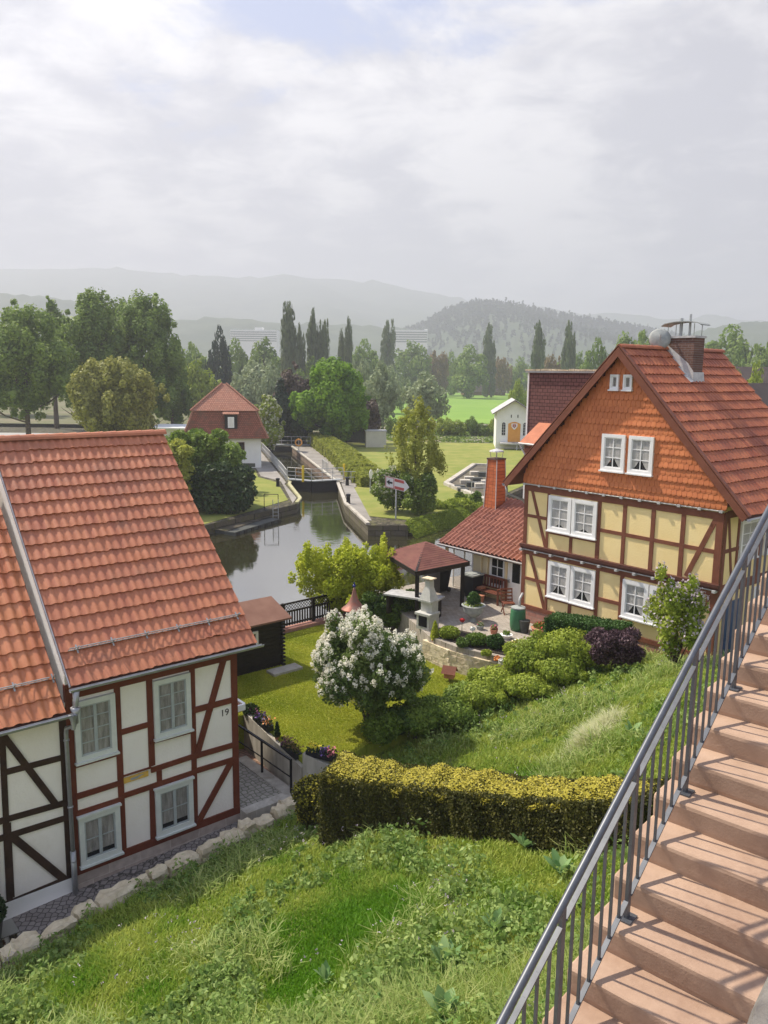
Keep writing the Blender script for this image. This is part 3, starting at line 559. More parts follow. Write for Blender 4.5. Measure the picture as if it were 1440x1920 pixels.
t.b(6.35, 0, 6.35, 2.05, 0.14).b(7.35, 2.0, 6.5, 0.1, 0.14).b(6.35, 1.03, 7.5, 1.03, 0.12).b(0, 0.03, W3, 0.03, 0.14)
t.mb.build('timber_frame', M['timber_brown'], h3)
mo = MB(); mo.box(-0.04, W3+0.04, -0.16, 0.0, 2.30, 2.40); mo.box(-0.03, W3+0.03, -0.10, 0.0, 2.22, 2.30); mo.build('moulding', M['beam_brown'], h3)
for zz, rr in ((4.63, 12), (2.19, 12)):
    for i in range(rr):
        c = MB(); x = 0.05+i*(W3-0.12)/(rr-1); c.box(x-0.05, x+0.05, -0.20 if zz < 4 else -0.14, 0.0, zz-0.045, zz+0.035); c.build('joist_end', M['lead'], h3)
for zz in (4.63, 2.20): MB().tube([(0.0, -0.09, zz), (W3, -0.09, zz)], 0.022, 6).build('light_strip', M['lead'], h3)
# side wall towards the stairs
s = MB()
s.box(W3-0.02, W3+0.028, 0.0, 0.16, 0, 4.6); s.box(W3, W3+0.024, 0.16, D3, 4.40, 4.62); s.box(W3, W3+0.022, 0.16, D3, 2.05, 2.35); s.box(W3, W3+0.02, 0.16, D3, 3.33, 3.45)
s.bar((W3+0.005, 0.25, 4.4), (W3+0.005, 0.72, 2.35), 0.12, 0.03, up=(1, 0, 0)); s.box(W3, W3+0.026, 0.86, 0.98, 2.3, 4.4); s.box(W3, W3+0.026, 2.3, 2.42, 2.3, 4.4); s.box(W3, W3+0.026, 3.9, 4.02, 0, 4.4); s.box(W3, W3+0.026, 1.5, 1.62, 0, 2.1)
s.build('timber_frame', M['timber_brown'], h3)
Rz = Matrix.Translation((W3, 0, 0)) @ Matrix.Rotation(math.pi/2, 4, 'Z')
for (a, b, c, d) in [(1.02, 2.2, 3.0, 4.25), (2.6, 3.7, 3.0, 4.25), (2.2, 3.4, 0.7, 1.95)]:
    w_ = window(h3, a, b, c, d, -0.02, M['white_paint'], (2, 3), 0.10, cafe=True)
    for q in [w_]+list(w_.children): q.data.transform(Rz)
sd = MB().box(W3, W3+0.05, 0.35, 1.35, -0.9, 1.75).build('side_door', M['blue_paint'], h3)
MB().box(W3+0.05, W3+0.10, 1.2, 1.25, 0.3, 0.45).build('handle', M['galv'], sd)
# gable clad with scalloped tiles
gb = MB(); gb.yprism([(-0.05, 4.66), (W3+0.05, 4.66), (XA, ZA-0.12)], -0.09, 0.0); gb.yprism([(0.0, 4.74), (W3, 4.74), (XA, ZA-0.2)], D3-0.1, D3); gb.build('gable_wall', M['gable_tile'], h3)
ti = MB(); rows = 24; step = 0.205; tw = 0.172
for r in range(rows):
    z = 4.70+r*step; x = -0.02+(tw/2 if r % 2 else 0); odd = r % 2
    while x < W3:
        xc = x+tw/2; top = ZA-0.16-abs(xc-XA)*(4.86/4.56)
        if z+0.10 < top:
            zt = min(z+step*1.55, top+0.05); pts = [(x+0.005, zt)]
            lowr = 0.075 if odd == 0 else 0.045
            for k in range(7): a = math.pi*k/6; pts.append((xc-(tw/2-0.005)*math.cos(a), z-lowr*math.sin(a)**0.8+0.06))
            pts.append((x+tw-0.005, zt))
            n = len(pts); y0 = -0.135 if odd else -0.118; yt = -0.092; y0 += random.uniform(-0.004, 0.004)
            vs = [(p[0], (yt if i in (0, n-1) else y0), p[1]) for i, p in enumerate(pts)]+[(p[0], -0.08, p[1]) for p in pts]
            ti.add(vs, [tuple(range(n))]+[(i, n+i, n+i+1, i+1) for i in range(n-1)], min(1, max(0.01, random.gauss(0.3, 0.14))))
        x += tw
ti.build('gable_tiles', M['gable_tile'], h3)
for (a, b, c, d) in [(1.15, 2.14, 3.08, 4.34), (2.18, 3.20, 3.07, 4.34), (1.26, 2.23, 0.67, 1.96), (2.27, 3.28, 0.66, 1.96), (4.37, 5.33, 0.66, 1.92), (5.37, 6.33, 0.66, 1.92)]:
    window(h3, a, b, c, d, -0.03, M['white_paint'], (2, 3), 0.125, cafe=True, curtain_h=0.60 if d < 3 else 0.85)
for (a, b) in [(3.31, 4.19), (4.33, 5.22)]: window(h3, a, b, 5.47, 6.67, -0.13, M['white_paint'], (2, 3), 0.105, cafe=True, curtain_h=0.6)
for (a, b) in [(3.49, 3.81), (3.98, 4.31)]: window(h3, a, b, 8.12, 8.60, -0.13, M['white_paint'], (1, 1), 0.06, curt='curtain_dim', curtain_h=1, sill=True)
# roof
rl = math.hypot(4.86, 4.56)
RY0, RY1 = -0.36, 6.2
r1 = pantiles(h3, 'roof', M['roof_main'], RY0, RY1, (0, 4.62), TA, rl-0.02, 0.215, 0.385, 0.022); xform(r1, Matrix.Translation((8.44, 0, 0)) @ Matrix.Rotation(math.pi/2, 4, 'Z'))
r2 = pantiles(h3, 'roof', M['roof_main'], -RY1, -RY0, (0, 4.62), TA, rl-0.02, 0.215, 0.385, 0.022); xform(r2, Matrix.Translation((-0.68, 0, 0)) @ Matrix.Rotation(-math.pi/2, 4, 'Z'))
dk = MB()
for sx, xe in ((1, 8.42), (-1, -0.66)):
    dk.add([(xe, RY0, 4.58), (XA, RY0, ZA+0.02), (XA, RY1, ZA+0.02), (xe, RY1, 4.58), (xe, RY0, 4.50), (XA, RY0, ZA-0.09), (XA, RY1, ZA-0.09), (xe, RY1, 4.50)], [(0, 1, 2, 3), (7, 6, 5, 4), (0, 3, 7, 4), (0, 4, 5, 1), (3, 2, 6, 7)])
dk.build('roof_deck', M['beam_brown'], h3)
rk = MB()
for xe in (8.46, -0.70): rk.bar((xe, RY0-0.02, 4.55), (XA, RY0-0.02, ZA+0.01), 0.05, 0.20, up=(0, 1, 0)); 
rk = MB()
for xe in (8.47, -0.71):
    sg = 1 if xe > 4 else -1; n_ = (math.sin(TA)*sg, math.cos(TA))
    for (ya, yb, lo, hi) in ((RY0-0.045, RY0-0.003, -0.19, 0.02), (RY0-0.05, RY0+0.12, 0.045, 0.075)):
        q = [(xe+n_[0]*lo, 4.60+n_[1]*lo), (xe+n_[0]*hi, 4.60+n_[1]*hi), (XA+n_[0]*0*hi, ZA+0.02+hi/math.cos(TA)), (XA, ZA+0.02+lo/math.cos(TA))]
        rk.yprism(q, ya, yb)
rk.build('bargeboard', M['timber_brown'], h3)
ridge_caps(h3, RY0, RY1, XA, ZA+0.03, 0.12, M['roof_main'], along='y')
gt = gutter(h3, RY0, RY1, -0.07, 4.55, 0.07, 'lead'); xform(gt, Matrix.Translation((8.44, 0, 0)) @ Matrix.Rotation(math.pi/2, 4, 'Z'))
gt = gutter(h3, -RY1, -RY0, -0.07, 4.55, 0.07, 'zinc'); xform(gt, Matrix.Translation((-0.68, 0, 0)) @ Matrix.Rotation(-math.pi/2, 4, 'Z'))
MB().tube([(-0.75, -0.2, 4.45), (-0.72, -0.16, 4.18), (-0.35, 0.3, 3.95), (-0.1, 0.45, 3.6), (-0.08, 0.5, 3.2)], 0.05, 8).build('downpipe', M['zinc'], h3, smooth=True)
ch = MB().box(3.78, 4.88, 2.42, 3.08, 7.6, 9.83).build('chimney', M['chimney_brick'], h3)
MB().box(3.74, 4.92, 2.38, 3.12, 9.83, 9.90).build('chimney_crown', M['lead'], ch)
fl = MB(); zr = lambda x: ZA+0.06-abs(x-XA)*(4.86/4.56)
fl.add([(3.70, 2.36, zr(3.70)+0.10), (4.96, 2.36, zr(4.96)+0.06), (4.96, 2.36, zr(4.96)+0.40), (4.72, 2.40, zr(4.72)+0.42), (3.70, 2.40, zr(3.80)+0.40)], [(0, 1, 2, 3, 4)])
fl.add([(4.94, 2.36, zr(4.96)+0.06), (4.94, 3.16, zr(4.96)+0.06), (4.90, 3.14, zr(4.96)+0.38), (4.90, 2.38, zr(4.96)+0.38)], [(0, 1, 2, 3)])
fl.add([(3.6, 2.18, zr(3.88)+0.09), (5.0, 2.18, zr(5.0)+0.09), (5.0, 2.37, zr(5.0)+0.12), (3.6, 2.37, zr(3.88)+0.14)], [(0, 1, 2, 3)])
fl.build('flashing', M['lead'], ch)
cpz = MB(); n = 12; vs = []
for y in (2.42, 3.05):
    for i in range(n+1): u = i/n; x = 3.62+u*1.45; vs.append((x, y, 10.28+0.09*math.sin(u*math.pi)*0.9-(0.05 if i in (0, n) else 0)))
cpz.add(vs+[(v[0], v[1], v[2]+0.025) for v in vs], [(i, i+1, n+1+i+1, n+1+i) for i in range(n)]+[(2*n+2+i, 2*n+2+i+1, 3*n+3+i+1, 3*n+3+i) for i in range(n)]+[(i, i+1, 2*n+2+i+1, 2*n+2+i) for i in range(n)])
for x, y in ((3.85, 2.5), (4.8, 2.5), (3.85, 3.0), (4.8, 3.0)): cpz.tube([(x, y, 9.9), (x, y, 10.3)], 0.012, 5)
cpz.build('chimney_hood', M['pot_grey'], ch)
for x in (4.18, 4.5): MB().tube([(x, 2.75, 9.9), (x, 2.75, 10.62 if x > 4.3 else 10.5)], 0.055 if x < 4.3 else 0.04, 8).build('flue', M['galv'], ch)
ds = thing('satellite_dish', 'pale grey satellite dish on the ridge beside the brick chimney', 'satellite dish', RW(3.85, 2.05, 9.84))
dm = MB(); dm.lathe([(0.01, 0.0), (0.18, -0.02), (0.31, -0.06), (0.36, -0.10), (0.365, -0.085), (0.30, -0.035), (0.01, 0.02)], n=24)
dmo = dm.build('dish', M['pot_grey'], ds, smooth=True); dmo.rotation_euler = (math.radians(68), math.radians(25), math.radians(-20))
MB().tube([(0, 0.08, -0.1), (0.05, 0.2, -0.55)], 0.022, 6).tube([(0, 0, -0.08), (-0.12, -0.38, 0.05)], 0.012, 5).box(-0.16, -0.09, -0.43, -0.36, 0.02, 0.09).build('mount', M['galv'], ds)

# annex (single storey) left of the house, and its tiled chimney
h4 = thing('annex', 'low cream annex with a sloping red tile roof over the patio bench', 'annex', RHO, RHA)
AX = -5.42; AS = math.atan2(0.48, 1)
MB().box(-3.80, -0.04, 1.4, 4.6, -0.62, 1.55).build('wall', M['render_cream'], h4)
MB().add([(-3.80, 1.5, 1.5), (-3.80, 4.6, 1.5), (-3.80, 4.6, 3.2), (-3.80, 1.5, 1.7)], [(0, 1, 2, 3)]).build('side_gable', M['render_cream'], h4)
pantiles(h4, 'roof', M['roof_annex'], AX, -0.02, (0.88, 1.42), AS, 3.9, 0.235, 0.42, 0.055, lift=0.022)
dk = MB(); dk.add([(AX, 0.86, 1.36), (-0.02, 0.86, 1.36), (-0.02, 4.4, 3.06), (AX, 4.4, 3.06), (AX, 0.86, 1.26), (-0.02, 0.86, 1.26), (-0.02, 4.4, 2.96), (AX, 4.4, 2.96)], [(0, 1, 2, 3), (7, 6, 5, 4), (0, 4, 5, 1), (0, 3, 7, 4)]); dk.add([(AX, 4.4, 3.06), (-0.02, 4.4, 3.06), (-0.02, 6.5, 1.9), (AX, 6.5, 1.9)], [(0, 1, 2, 3)]); dk.build('roof_deck', M['beam_brown'], h4)
gutter(h4, AX, -0.05, 0.80, 1.36, 0.06, 'lead')
ps = MB(); [ps.bar((x, 1.1, -0.62), (x, 1.1, 1.35), 0.11) for x in (-5.1,)]; ps.bar((-3.3, 1.34, -0.6), (-3.3, 1.34, 1.4), 0.07); ps.bar((-2.95, 1.34, -0.6), (-2.95, 1.34, 1.4), 0.07); ps.bar((-1.92, 1.34, -0.6), (-1.92, 1.34, 1.5), 0.10); ps.build('post', M['render_cream'], h4)
window(h4, -2.82, -2.02, -0.02, 1.22, 1.38, M['white_paint'], (2, 3), 0.06, curt=None)
dr = MB().box(-1.85, -1.10, 1.34, 1.40, -0.55, 1.45).build('door', M['white_paint'], h4)
MB().box(-1.58, -1.22, 1.325, 1.338, 0.35, 1.30).build('pane', M['glass'], dr); MB().box(-1.60, -1.20, 1.330, 1.339, 0.34, 1.31).build('room', M['dark_room'], dr); MB().box(-1.76, -1.70, 1.28, 1.34, 0.30, 0.42).build('handle', M['galv'], dr)
gs = thing('glass_screen', 'white framed glass screen standing between gazebo and cream annex', 'glass screen', RHO, RHA)
f_ = MB(); 
for x in (-5.0, -4.35, -3.86): f_.bar((x, 1.42, -0.62), (x, 1.42, 1.25), 0.05)
f_.bar((-5.0, 1.42, 1.2), (-3.84, 1.42, 1.2), 0.05); f_.bar((-5.0, 1.42, 0.55), (-3.84, 1.42, 0.55), 0.04); f_.build('frame', M['white_paint'], gs)
MB().box(-4.98, -3.88, 1.415, 1.425, -0.5, 1.18).build('pane', M['glass'], gs)
c4_ = MB(); a, b, y0, y1 = -5.22, -4.60, 3.55, 4.15
c4_.add([(a-.05, y0-.05, 2.3), (b+.05, y0-.05, 2.3), (b+.05, y1+.05, 2.3), (a-.05, y1+.05, 2.3), (a+.04, y0+.04, 4.85), (b-.04, y0+.04, 4.85), (b-.04, y1-.04, 4.85), (a+.04, y1-.04, 4.85)], [(4, 5, 6, 7), (0, 1, 5, 4), (1, 2, 6, 5), (2, 3, 7, 6), (3, 0, 4, 7)])
brickmat('tile_cladding', (0.46, 0.13, 0.055), (0.54, 0.17, 0.07), (0.22, 0.07, 0.04), 0.24, 0.15, 0.010, rot=(math.pi/2, 0, 0), offset=0.0, bump=0.8)
ch = c4_.build('chimney', M['tile_cladding'], h4)
tr_ = MB(); [tr_.bar((p[0], p[1], 2.35), (q[0], q[1], 4.85), 0.03) for p, q in (((a-.055, y0-.055), (a+.03, y0+.03)), ((b+.055, y0-.055), (b-.03, y0+.03)), ((b+.055, y1+.05), (b-.03, y1-.03)))]; tr_.build('edge_trim', M['lead'], ch)
MB().box(a, b, y0, y1, 4.85, 4.92).build('chimney_crown', M['brick_dark'], ch)
hd = MB(); hd.lathe([(0.33, 5.20), (0.30, 5.25), (0.02, 5.34)], ((a+b)/2, (y0+y1)/2, 0), 12)
for i in range(4): q = math.pi/4+i*math.pi/2; hd.tube([((a+b)/2+.24*math.cos(q), (y0+y1)/2+.24*math.sin(q), 4.9), ((a+b)/2+.29*math.cos(q), (y0+y1)/2+.29*math.sin(q), 5.21)], 0.014, 5)
hd.build('chimney_hood', M['lead'], ch)

# shingle clad building behind
SB = RW(-7.0, 8.33, 0)
h5 = thing('shingle_clad_building', 'tall building clad in dark purple-brown shingles behind the yellow house', 'building', (SB[0], SB[1], 0), RHA)
brickmat('fiber_shingles', (0.145, 0.068, 0.060), (0.18, 0.085, 0.075), (0.05, 0.02, 0.02), 0.30, 0.17, 0.014, rot=(math.pi/2, 0, 0), bump=0.8)
MB().box(0, 6.5, 0, 8, 1, 12.15).build('wall', M['fiber_shingles'], h5)
MB().box(-0.10, 6.6, -0.14, 8.1, 12.152, 12.24).build('roof', M['steel_roof'], h5)
ec = MB(); [ec.box(x, x+0.30, -0.17, 0.10, 12.242, 12.242+random.uniform(0.05, 0.09)) for x in np.arange(-0.12, 6.4, 0.33)]; ec.build('roof_edge', M['limestone'], h5)
MB().box(-0.035, 0.05, -0.035, 0.05, 1, 12.15).build('corner_trim', M['render_far'], h5)
pr = MB(); pr.add([(0.75, -1.4, 8.85), (3.6, -1.4, 8.85), (3.6, 0.0, 9.75), (0.75, 0.0, 9.75), (0.75, -1.4, 8.75), (3.6, -1.4, 8.75), (3.6, 0, 9.65), (0.75, 0, 9.65)], [(0, 1, 2, 3), (4, 5, 6, 7), (0, 1, 5, 4), (0, 3, 7, 4)]); pr = pr.build('dormer_roof', M['roof_main'], h5)
MB().box(0.9, 3.5, -1.2, 0.0, 7.0, 8.78).build('cheek', M['plain_tile'], pr)
MB().tube([(0.75, -1.45, 8.80), (3.6, -1.45, 8.78)], 0.05, 6).tube([(0.8, -1.45, 8.78), (1.15, -1.35, 8.2), (1.15, -1.35, 7.0)], 0.04, 6).build('gutter', M['lead'], pr)

# dark roofs at the right edge
def simple_house(name, label, loc, rz, w, d, hw, hr, wm, rm, over=0.4, cat='house', **k):
    r = thing(name, label, cat, loc, rz, **k); MB().box(-w/2, w/2, -d/2, d/2, -1, hw).add([(-w/2, -d/2, hw), (-w/2, d/2, hw), (-w/2, 0, hr), (w/2, -d/2, hw), (w/2, d/2, hw), (w/2, 0, hr)], [(0, 1, 2), (3, 5, 4)]).build('wall', wm, r)
    a = w/2+over; b = d/2+over; dz = (hr-hw)*over/(d/2); q = MB()
    for s_ in (-1, 1): q.add([(-a, s_*b, hw-dz), (a, s_*b, hw-dz), (a, 0, hr), (-a, 0, hr), (-a, s_*b, hw-dz+.12), (a, s_*b, hw-dz+.12), (a, 0, hr+.12), (-a, 0, hr+.12)], [(0, 1, 2, 3), (4, 5, 6, 7), (0, 1, 5, 4), (0, 3, 7, 4), (1, 2, 6, 5)])
    q.build('roof', rm, r); return r
mat('roof_dark', (0.055, 0.042, 0.038), (0.085, 0.065, 0.058), 0.8, 0.85, 0.4, 6)
p = gy(1440, 716, 52); simple_house('neighbour_house', 'dark tiled roof sloping down at the right edge behind the red roof', (p[0]+2.0, 54, 2), RHA+math.pi/2, 16, 8, 6.3, p[2]-2-0.2, M['render_cream'], M['roof_dark'])
p = gy(1430, 686, 130); simple_house('barn', 'long low brown roof far away at the right edge below the trees', (p[0]+12, 130, 2), 0.1, 46, 12, 7, p[2]-2.3, M['render_cream'], M['roof_dark'])
p = gy(962, 700, 330); simple_house('barn', 'distant barn with a dark roof beyond the meadow right of the tall poplar', (p[0], 430, .5), 0.1, 22, 9, 3, 7.5, M['felt_brown'], M['roof_dark'])
# ---------------------------------------------------------------- ground
def sheet(name, poly, z, m, kind='structure', **k):
    mb = MB(); mb.prism(poly, z-0.25, z); return mb.build(name, M[m], None, kind=kind, **k)
def xy(px, py, z): p = gz(px, py, z); return (float(p[0]), float(p[1]))
# base sheet that reaches the horizon, water sheet just for the river
mb = MB(); mb.add([(-9000, -800, -2.2), (9000, -800, -2.2), (9000, 9000, -2.2), (-9000, 9000, -2.2)], [(0, 1, 2, 3)]); mb.build('ground', M['riverbed'], None, kind='structure')
wm = bpy.data.materials.new('river_water'); wm.use_nodes = True; wn_ = wm.node_tree.nodes; wl = wm.node_tree.links; wb = wn_['Principled BSDF']
wb.inputs['Base Color'].default_value = (0.030, 0.028, 0.012, 1); wb.inputs['Roughness'].default_value = 0.045; wb.inputs['Specular IOR Level'].default_value = 0.9; wb.inputs['IOR'].default_value = 3.2
n1 = wn_.new('ShaderNodeTexNoise'); n1.inputs['Scale'].default_value = 1.6; n1.inputs['Detail'].default_value = 5; cc = wn_.new('ShaderNodeTexCoord'); wl.new(cc.outputs['Object'], n1.inputs[0])
bp = wn_.new('ShaderNodeBump'); bp.inputs['Strength'].default_value = 0.10; bp.inputs['Distance'].default_value = 0.05; wl.new(n1.outputs[0], bp.inputs['Height']); wl.new(bp.outputs[0], wb.inputs['Normal']); M['river_water'] = wm
mb = MB(); mb.add([(-260, 10, .55), (90, 10, .55), (90, 200, .55), (-260, 200, .55)], [(0, 1, 2, 3)]); mb.build('river_water', wm, None, kind='structure')
# far land
far = MB(); far.prism([(-260, 165), (-40, 150), (-14, 140), (-3, 205), (40, 205), (90, 150), (700, 150), (6000, 1200), (6000, 8000), (-6000, 8000), (-6000, 1200), (-700, 150)], -1.5, 0.9); far.prism([(30, 15), (900, 15), (900, 149.9), (90, 149.9), (40, 90)], -1.5, 1.2); far.build('terrain', M['earth'], None, kind='structure')
sheet('meadow', [xy(690, 792, 1.6), xy(800, 788, 1.6), xy(960, 797, 1.6), (60, 175), (260, 480), (-40, 480), (-8, 300)], 1.6, 'meadow')
# steep bank in front of the meadow, stones along the river
bk = MB(); A = [xy(690, 792, 1.6), xy(800, 789, 1.6), xy(960, 798, 1.6), (60, 174)]; Bp = [(-8, 160), (8, 158), (26, 150), (60, 140)]
for i in range(3): bk.add([(*A[i], 1.58), (*A[i+1], 1.58), (*Bp[i+1], 0.5), (*Bp[i], 0.5)], [(0, 3, 2, 1)])
bk.build('river_bank', M['scree'], None, kind='structure')
sheet('gravel_bar', [(-2, 131), (26, 128), (30, 150), (-4, 152)], 0.85, 'scree')
# left bank with the lock house, right bank (island)
LB = [(-260, 62), (-60, 50), (-20, 53.5), xy(383, 985, 1.3), xy(480, 963, 1.3), xy(556, 945, 1.3), xy(563, 936, 1.3), xy(540, 908, 1.3), (-9.35, 78.8), (-18.45, 118), (-21, 146), (-60, 152), (-260, 158)]
b = MB(); b.prism(LB, -1.8, 1.3); b.build('left_bank', M['quay_stone'], None, kind='structure')
IB = [(-4.65, 79.2), xy(648, 945, 1.3), xy(690, 985, 1.3), xy(765, 985, 1.3), xy(800, 985, 0.9), xy(905, 958, 0.9), (14, 78), (24, 100), (26, 128), (-16.4, 131), (-13.65, 118)]
b = MB(); b.prism(IB, -1.8, 1.3); b.build('island_bank', M['quay_stone'], None, kind='structure')
# surfaces on the banks
sheet('lawn', [xy(300, 1010, 1.3), xy(384, 983, 1.3), xy(475, 957, 1.3), xy(540, 938, 1.3), xy(520, 905, 1.3), xy(484, 895, 1.3), (-14.3, 88.5), (-24, 89), (-24, 120), (-90, 120), (-90, 66), (-30, 60)], 1.335, 'dry_lawn')
sheet('lock_path', [xy(549, 944, 1.3), xy(556, 934, 1.3), xy(533, 908, 1.3), (-9.75, 78.8), (-18.85, 118), (-21.0, 118), (-14.1, 88.5), xy(489, 893, 1.3), xy(527, 903, 1.3)], 1.339, 'lock_paving')
sheet('lawn', [(-2.2, 79), xy(662, 918, 1.3), xy(690, 968, 1.3), xy(760, 975, 1.3), (4.0, 59.8), (8.4, 67.2), (13.5, 78), (23, 100), (25, 127), (-13, 130), (-10.6, 118)], 1.335, 'dry_lawn')
sheet('lock_path', [(-4.3, 79.2), xy(655, 950, 1.3), xy(683, 976, 1.3), xy(697, 977, 1.3), xy(664, 915, 1.3), (-2.1, 79), (-10.8, 118), (-13.3, 118)], 1.341, 'lock_paving')
for pts in ([xy(556, 945, 1.3), xy(563, 936, 1.3), xy(542, 909, 1.3), (-9.3, 78.9), (-18.4, 118)], [(-13.65, 118), (-4.65, 79.2), xy(648, 945, 1.3), xy(690, 984, 1.3)]):
    c = MB(); [c.bar((*pts[i], 1.38), (*pts[i+1], 1.38), 0.28, 0.16) for i in range(len(pts)-1)]; c.build('lock_coping', M['edge_moss'] if pts[0][1] < 100 else M['concrete'], None, label='pale coping stones along the '+('left' if pts[0][0] < -5 and pts[0][1] < 100 else 'right')+' rim of the lock chamber', cat='coping')
sheet('road', [(-120, 126), (-30, 126), (-30, 138), (-120, 138)], 1.36, 'asphalt')
sheet('road', [(-120, 152), (-18, 150), (-18, 168), (-120, 170)], 0.9, 'asphalt')
# near bank: garden land up to the river wall
NB = [(-60, -20), (60, -20), (60, 60), (30, 52), (9, 42), (6.2, 38.3), (2.6, 35.6), (-1.6, 32.4), (-5.3, 29.7), (-12, 28.5), (-60, 28)]
b = MB(); b.prism(NB, -1.8, 0.48); b.build('near_bank', M['sandstone_plinth'], None, kind='structure')
# wild slope under the stairs: height field through control points
CTL = np.array([(-9, 11, .9), (-7.3, 13.3, .85), (-4.9, 16.2, .8), (-1.7, 19.5, .9), (-6.4, 11.0, 1.75), (-2.2, 9.5, 3.2), (1.0, 7, 5.5), (1.0, 5.0, 6.6), (-1.5, 6.5, 5.0), (-5, 7.5, 3.4), (-9, 7, 2.6), (-.84, 16, 2.1), (.7, 14.6, 2.95), (2.2, 13.3, 3.6), (3.3, 12.5, 4.1), (4.2, 11.3, 4.9), (0.2, 18.6, 1.7), (-.5, 20.6, 1.6),
 (1.0, 20.6, 1.75), (3.2, 22.4, 2.25), (5.2, 22.8, 2.9), (6.6, 21.5, 3.6), (8.4, 20.2, 4.4), (9.5, 18, 5.4), (3.5, 17, 3.2), (5.5, 15.5, 4.5), (2.0, 17.3, 2.5), (6.0, 12.0, 5.8), (4.0, 8.0, 6.3), (8.0, 9.0, 7.5), (10.5, 22.5, 3.5), (12, 26, 3.2), (12, 14, 7.2), (3, 3, 6.8), (-3, 1, 6.0), (4.5, 25.2, 2.4), (7, 25.0, 2.9)])
def tps(C):
    n = len(C); d = np.linalg.norm(C[:, None, :2]-C[None, :, :2], axis=2); K = np.where(d > 0, d*d*np.log(d+1e-12), 0)+np.eye(n)*0.4; P = np.c_[np.ones(n), C[:, :2]]
    A = np.block([[K, P], [P.T, np.zeros((3, 3))]]); w = np.linalg.solve(A, np.r_[C[:, 2], 0, 0, 0]); return w
TW = tps(CTL)
def hgt(X, Y):
    X = np.asarray(X, float); Y = np.asarray(Y, float); n = len(CTL); r = TW[n]+TW[n+1]*X+TW[n+2]*Y
    for i in range(n): d2 = (X-CTL[i, 0])**2+(Y-CTL[i, 1])**2+1e-12; r = r+TW[i]*0.5*d2*np.log(d2)
    return r+0.05*np.sin(X*2.1+1)*np.cos(Y*1.7)+0.03*np.sin(X*5.3+Y*3.1)
SLOPE = [(-9.6, 10.6), (-7.3, 13.25), (-4.95, 16.15), (-3.2, 18.0), (-1.75, 19.5), (-0.9, 20.3), (0.1, 21.0), (1.4, 22.0), (3.0, 23.3), (4.6, 23.9), (6.4, 25.6), (10, 30), (14, 30), (14, 2.0), (2.5, 2.0), (-9.6, 2.0)]
gx, gyy = np.meshgrid(np.arange(-10, 14.2, 0.2), np.arange(2, 30.2, 0.2)); H_ = hgt(gx, gyy); vs = np.stack([gx, gyy, H_], -1).reshape(-1, 3); nx = gx.shape[1]; ny = gx.shape[0]
ins = pil_np(gx[:-1, :-1]+0.1, gyy[:-1, :-1]+0.1, SLOPE); fs = [(j*nx+i, j*nx+i+1, (j+1)*nx+i+1, (j+1)*nx+i) for j in range(ny-1) for i in range(nx-1) if ins[j, i]]
mb = MB(); mb.v = [tuple(v) for v in vs]; mb.f = fs; mb.t = [0]*len(fs); mb.build('grassy_slope', M['grass_ground'], None, smooth=True, kind='structure')
# street, landing, brick path, garden lawn, patio
def LW(x, y, z=0.): c, s_ = math.cos(LHA), math.sin(LHA); return (LHO[0]+x*c-y*s_, LHO[1]+x*s_+y*c, LHO[2]+z)
st = MB(); q = [LW(-14, 0.1), LW(0.0, 0.1), LW(2.6, 0.1), (-1.2, 20.4), (-1.9, 19.3), (-5.1, 15.9), (-7.6, 13.0), (-14, 6.5)]
zz = lambda p: 0.60+0.055*((p[0]-LHO[0])*math.cos(LHA)+(p[1]-LHO[1])*math.sin(LHA)+4)*0.6
st.add([(p[0], p[1], zz(p)) for p in q], [tuple(range(len(q)))]); st.build('street', M['cobbles'], None, kind='structure')
ld = thing('landing', 'raised landing of grey setts with concrete kerb beside house 19', 'landing', LHO, LHA)
MB().box(0.06, 1.28, -0.05, 2.4, -0.5, 0.02).build('setts', M['setts'], ld)
k_ = MB(); k_.box(0.0, 1.62, -0.36, -0.052, -0.6, 0.06); k_.box(1.282, 1.62, -0.05, 2.4, -0.6, 0.05); k_.build('kerb', M['concrete'], ld)
bpth = [LW(1.5, -0.35), (-1.15, 20.55), (-0.75, 20.75), (-0.95, 21.3), LW(1.9, 5.2), LW(0.4, 5.2)]
bpth = [LW(0.3, -0.3), LW(2.4, -0.6), (-0.9, 20.6), (-0.75, 21.3), (-3.0, 24.6), LW(0.2, 5.0)]
m_ = MB(); m_.prism(bpth, 0.5, 0.92); m_.build('brick_path', M['brick_paving'], None, kind='structure')
hr = thing('handrail', 'black steel handrail on the landing next to house 19', 'handrail', LHO, LHA)
hb = MB(); P0, P1 = (1.45, 2.5), (1.45, -0.2)
hb.bar((1.45, 2.5, 1.0), (1.45, -0.22, 1.0), 0.06, 0.045); hb.build('rail', M['black_metal'], hr)
MB().bar((1.45, 2.5, 0.5), (1.45, -0.2, 0.5), 0.025, 0.025).build('lower_rail', M['black_metal'], hr)
for y in (1.25, -0.2): MB().bar((1.45, y, 0.0), (1.45, y, 0.98), 0.05).build('post', M['black_metal'], hr)
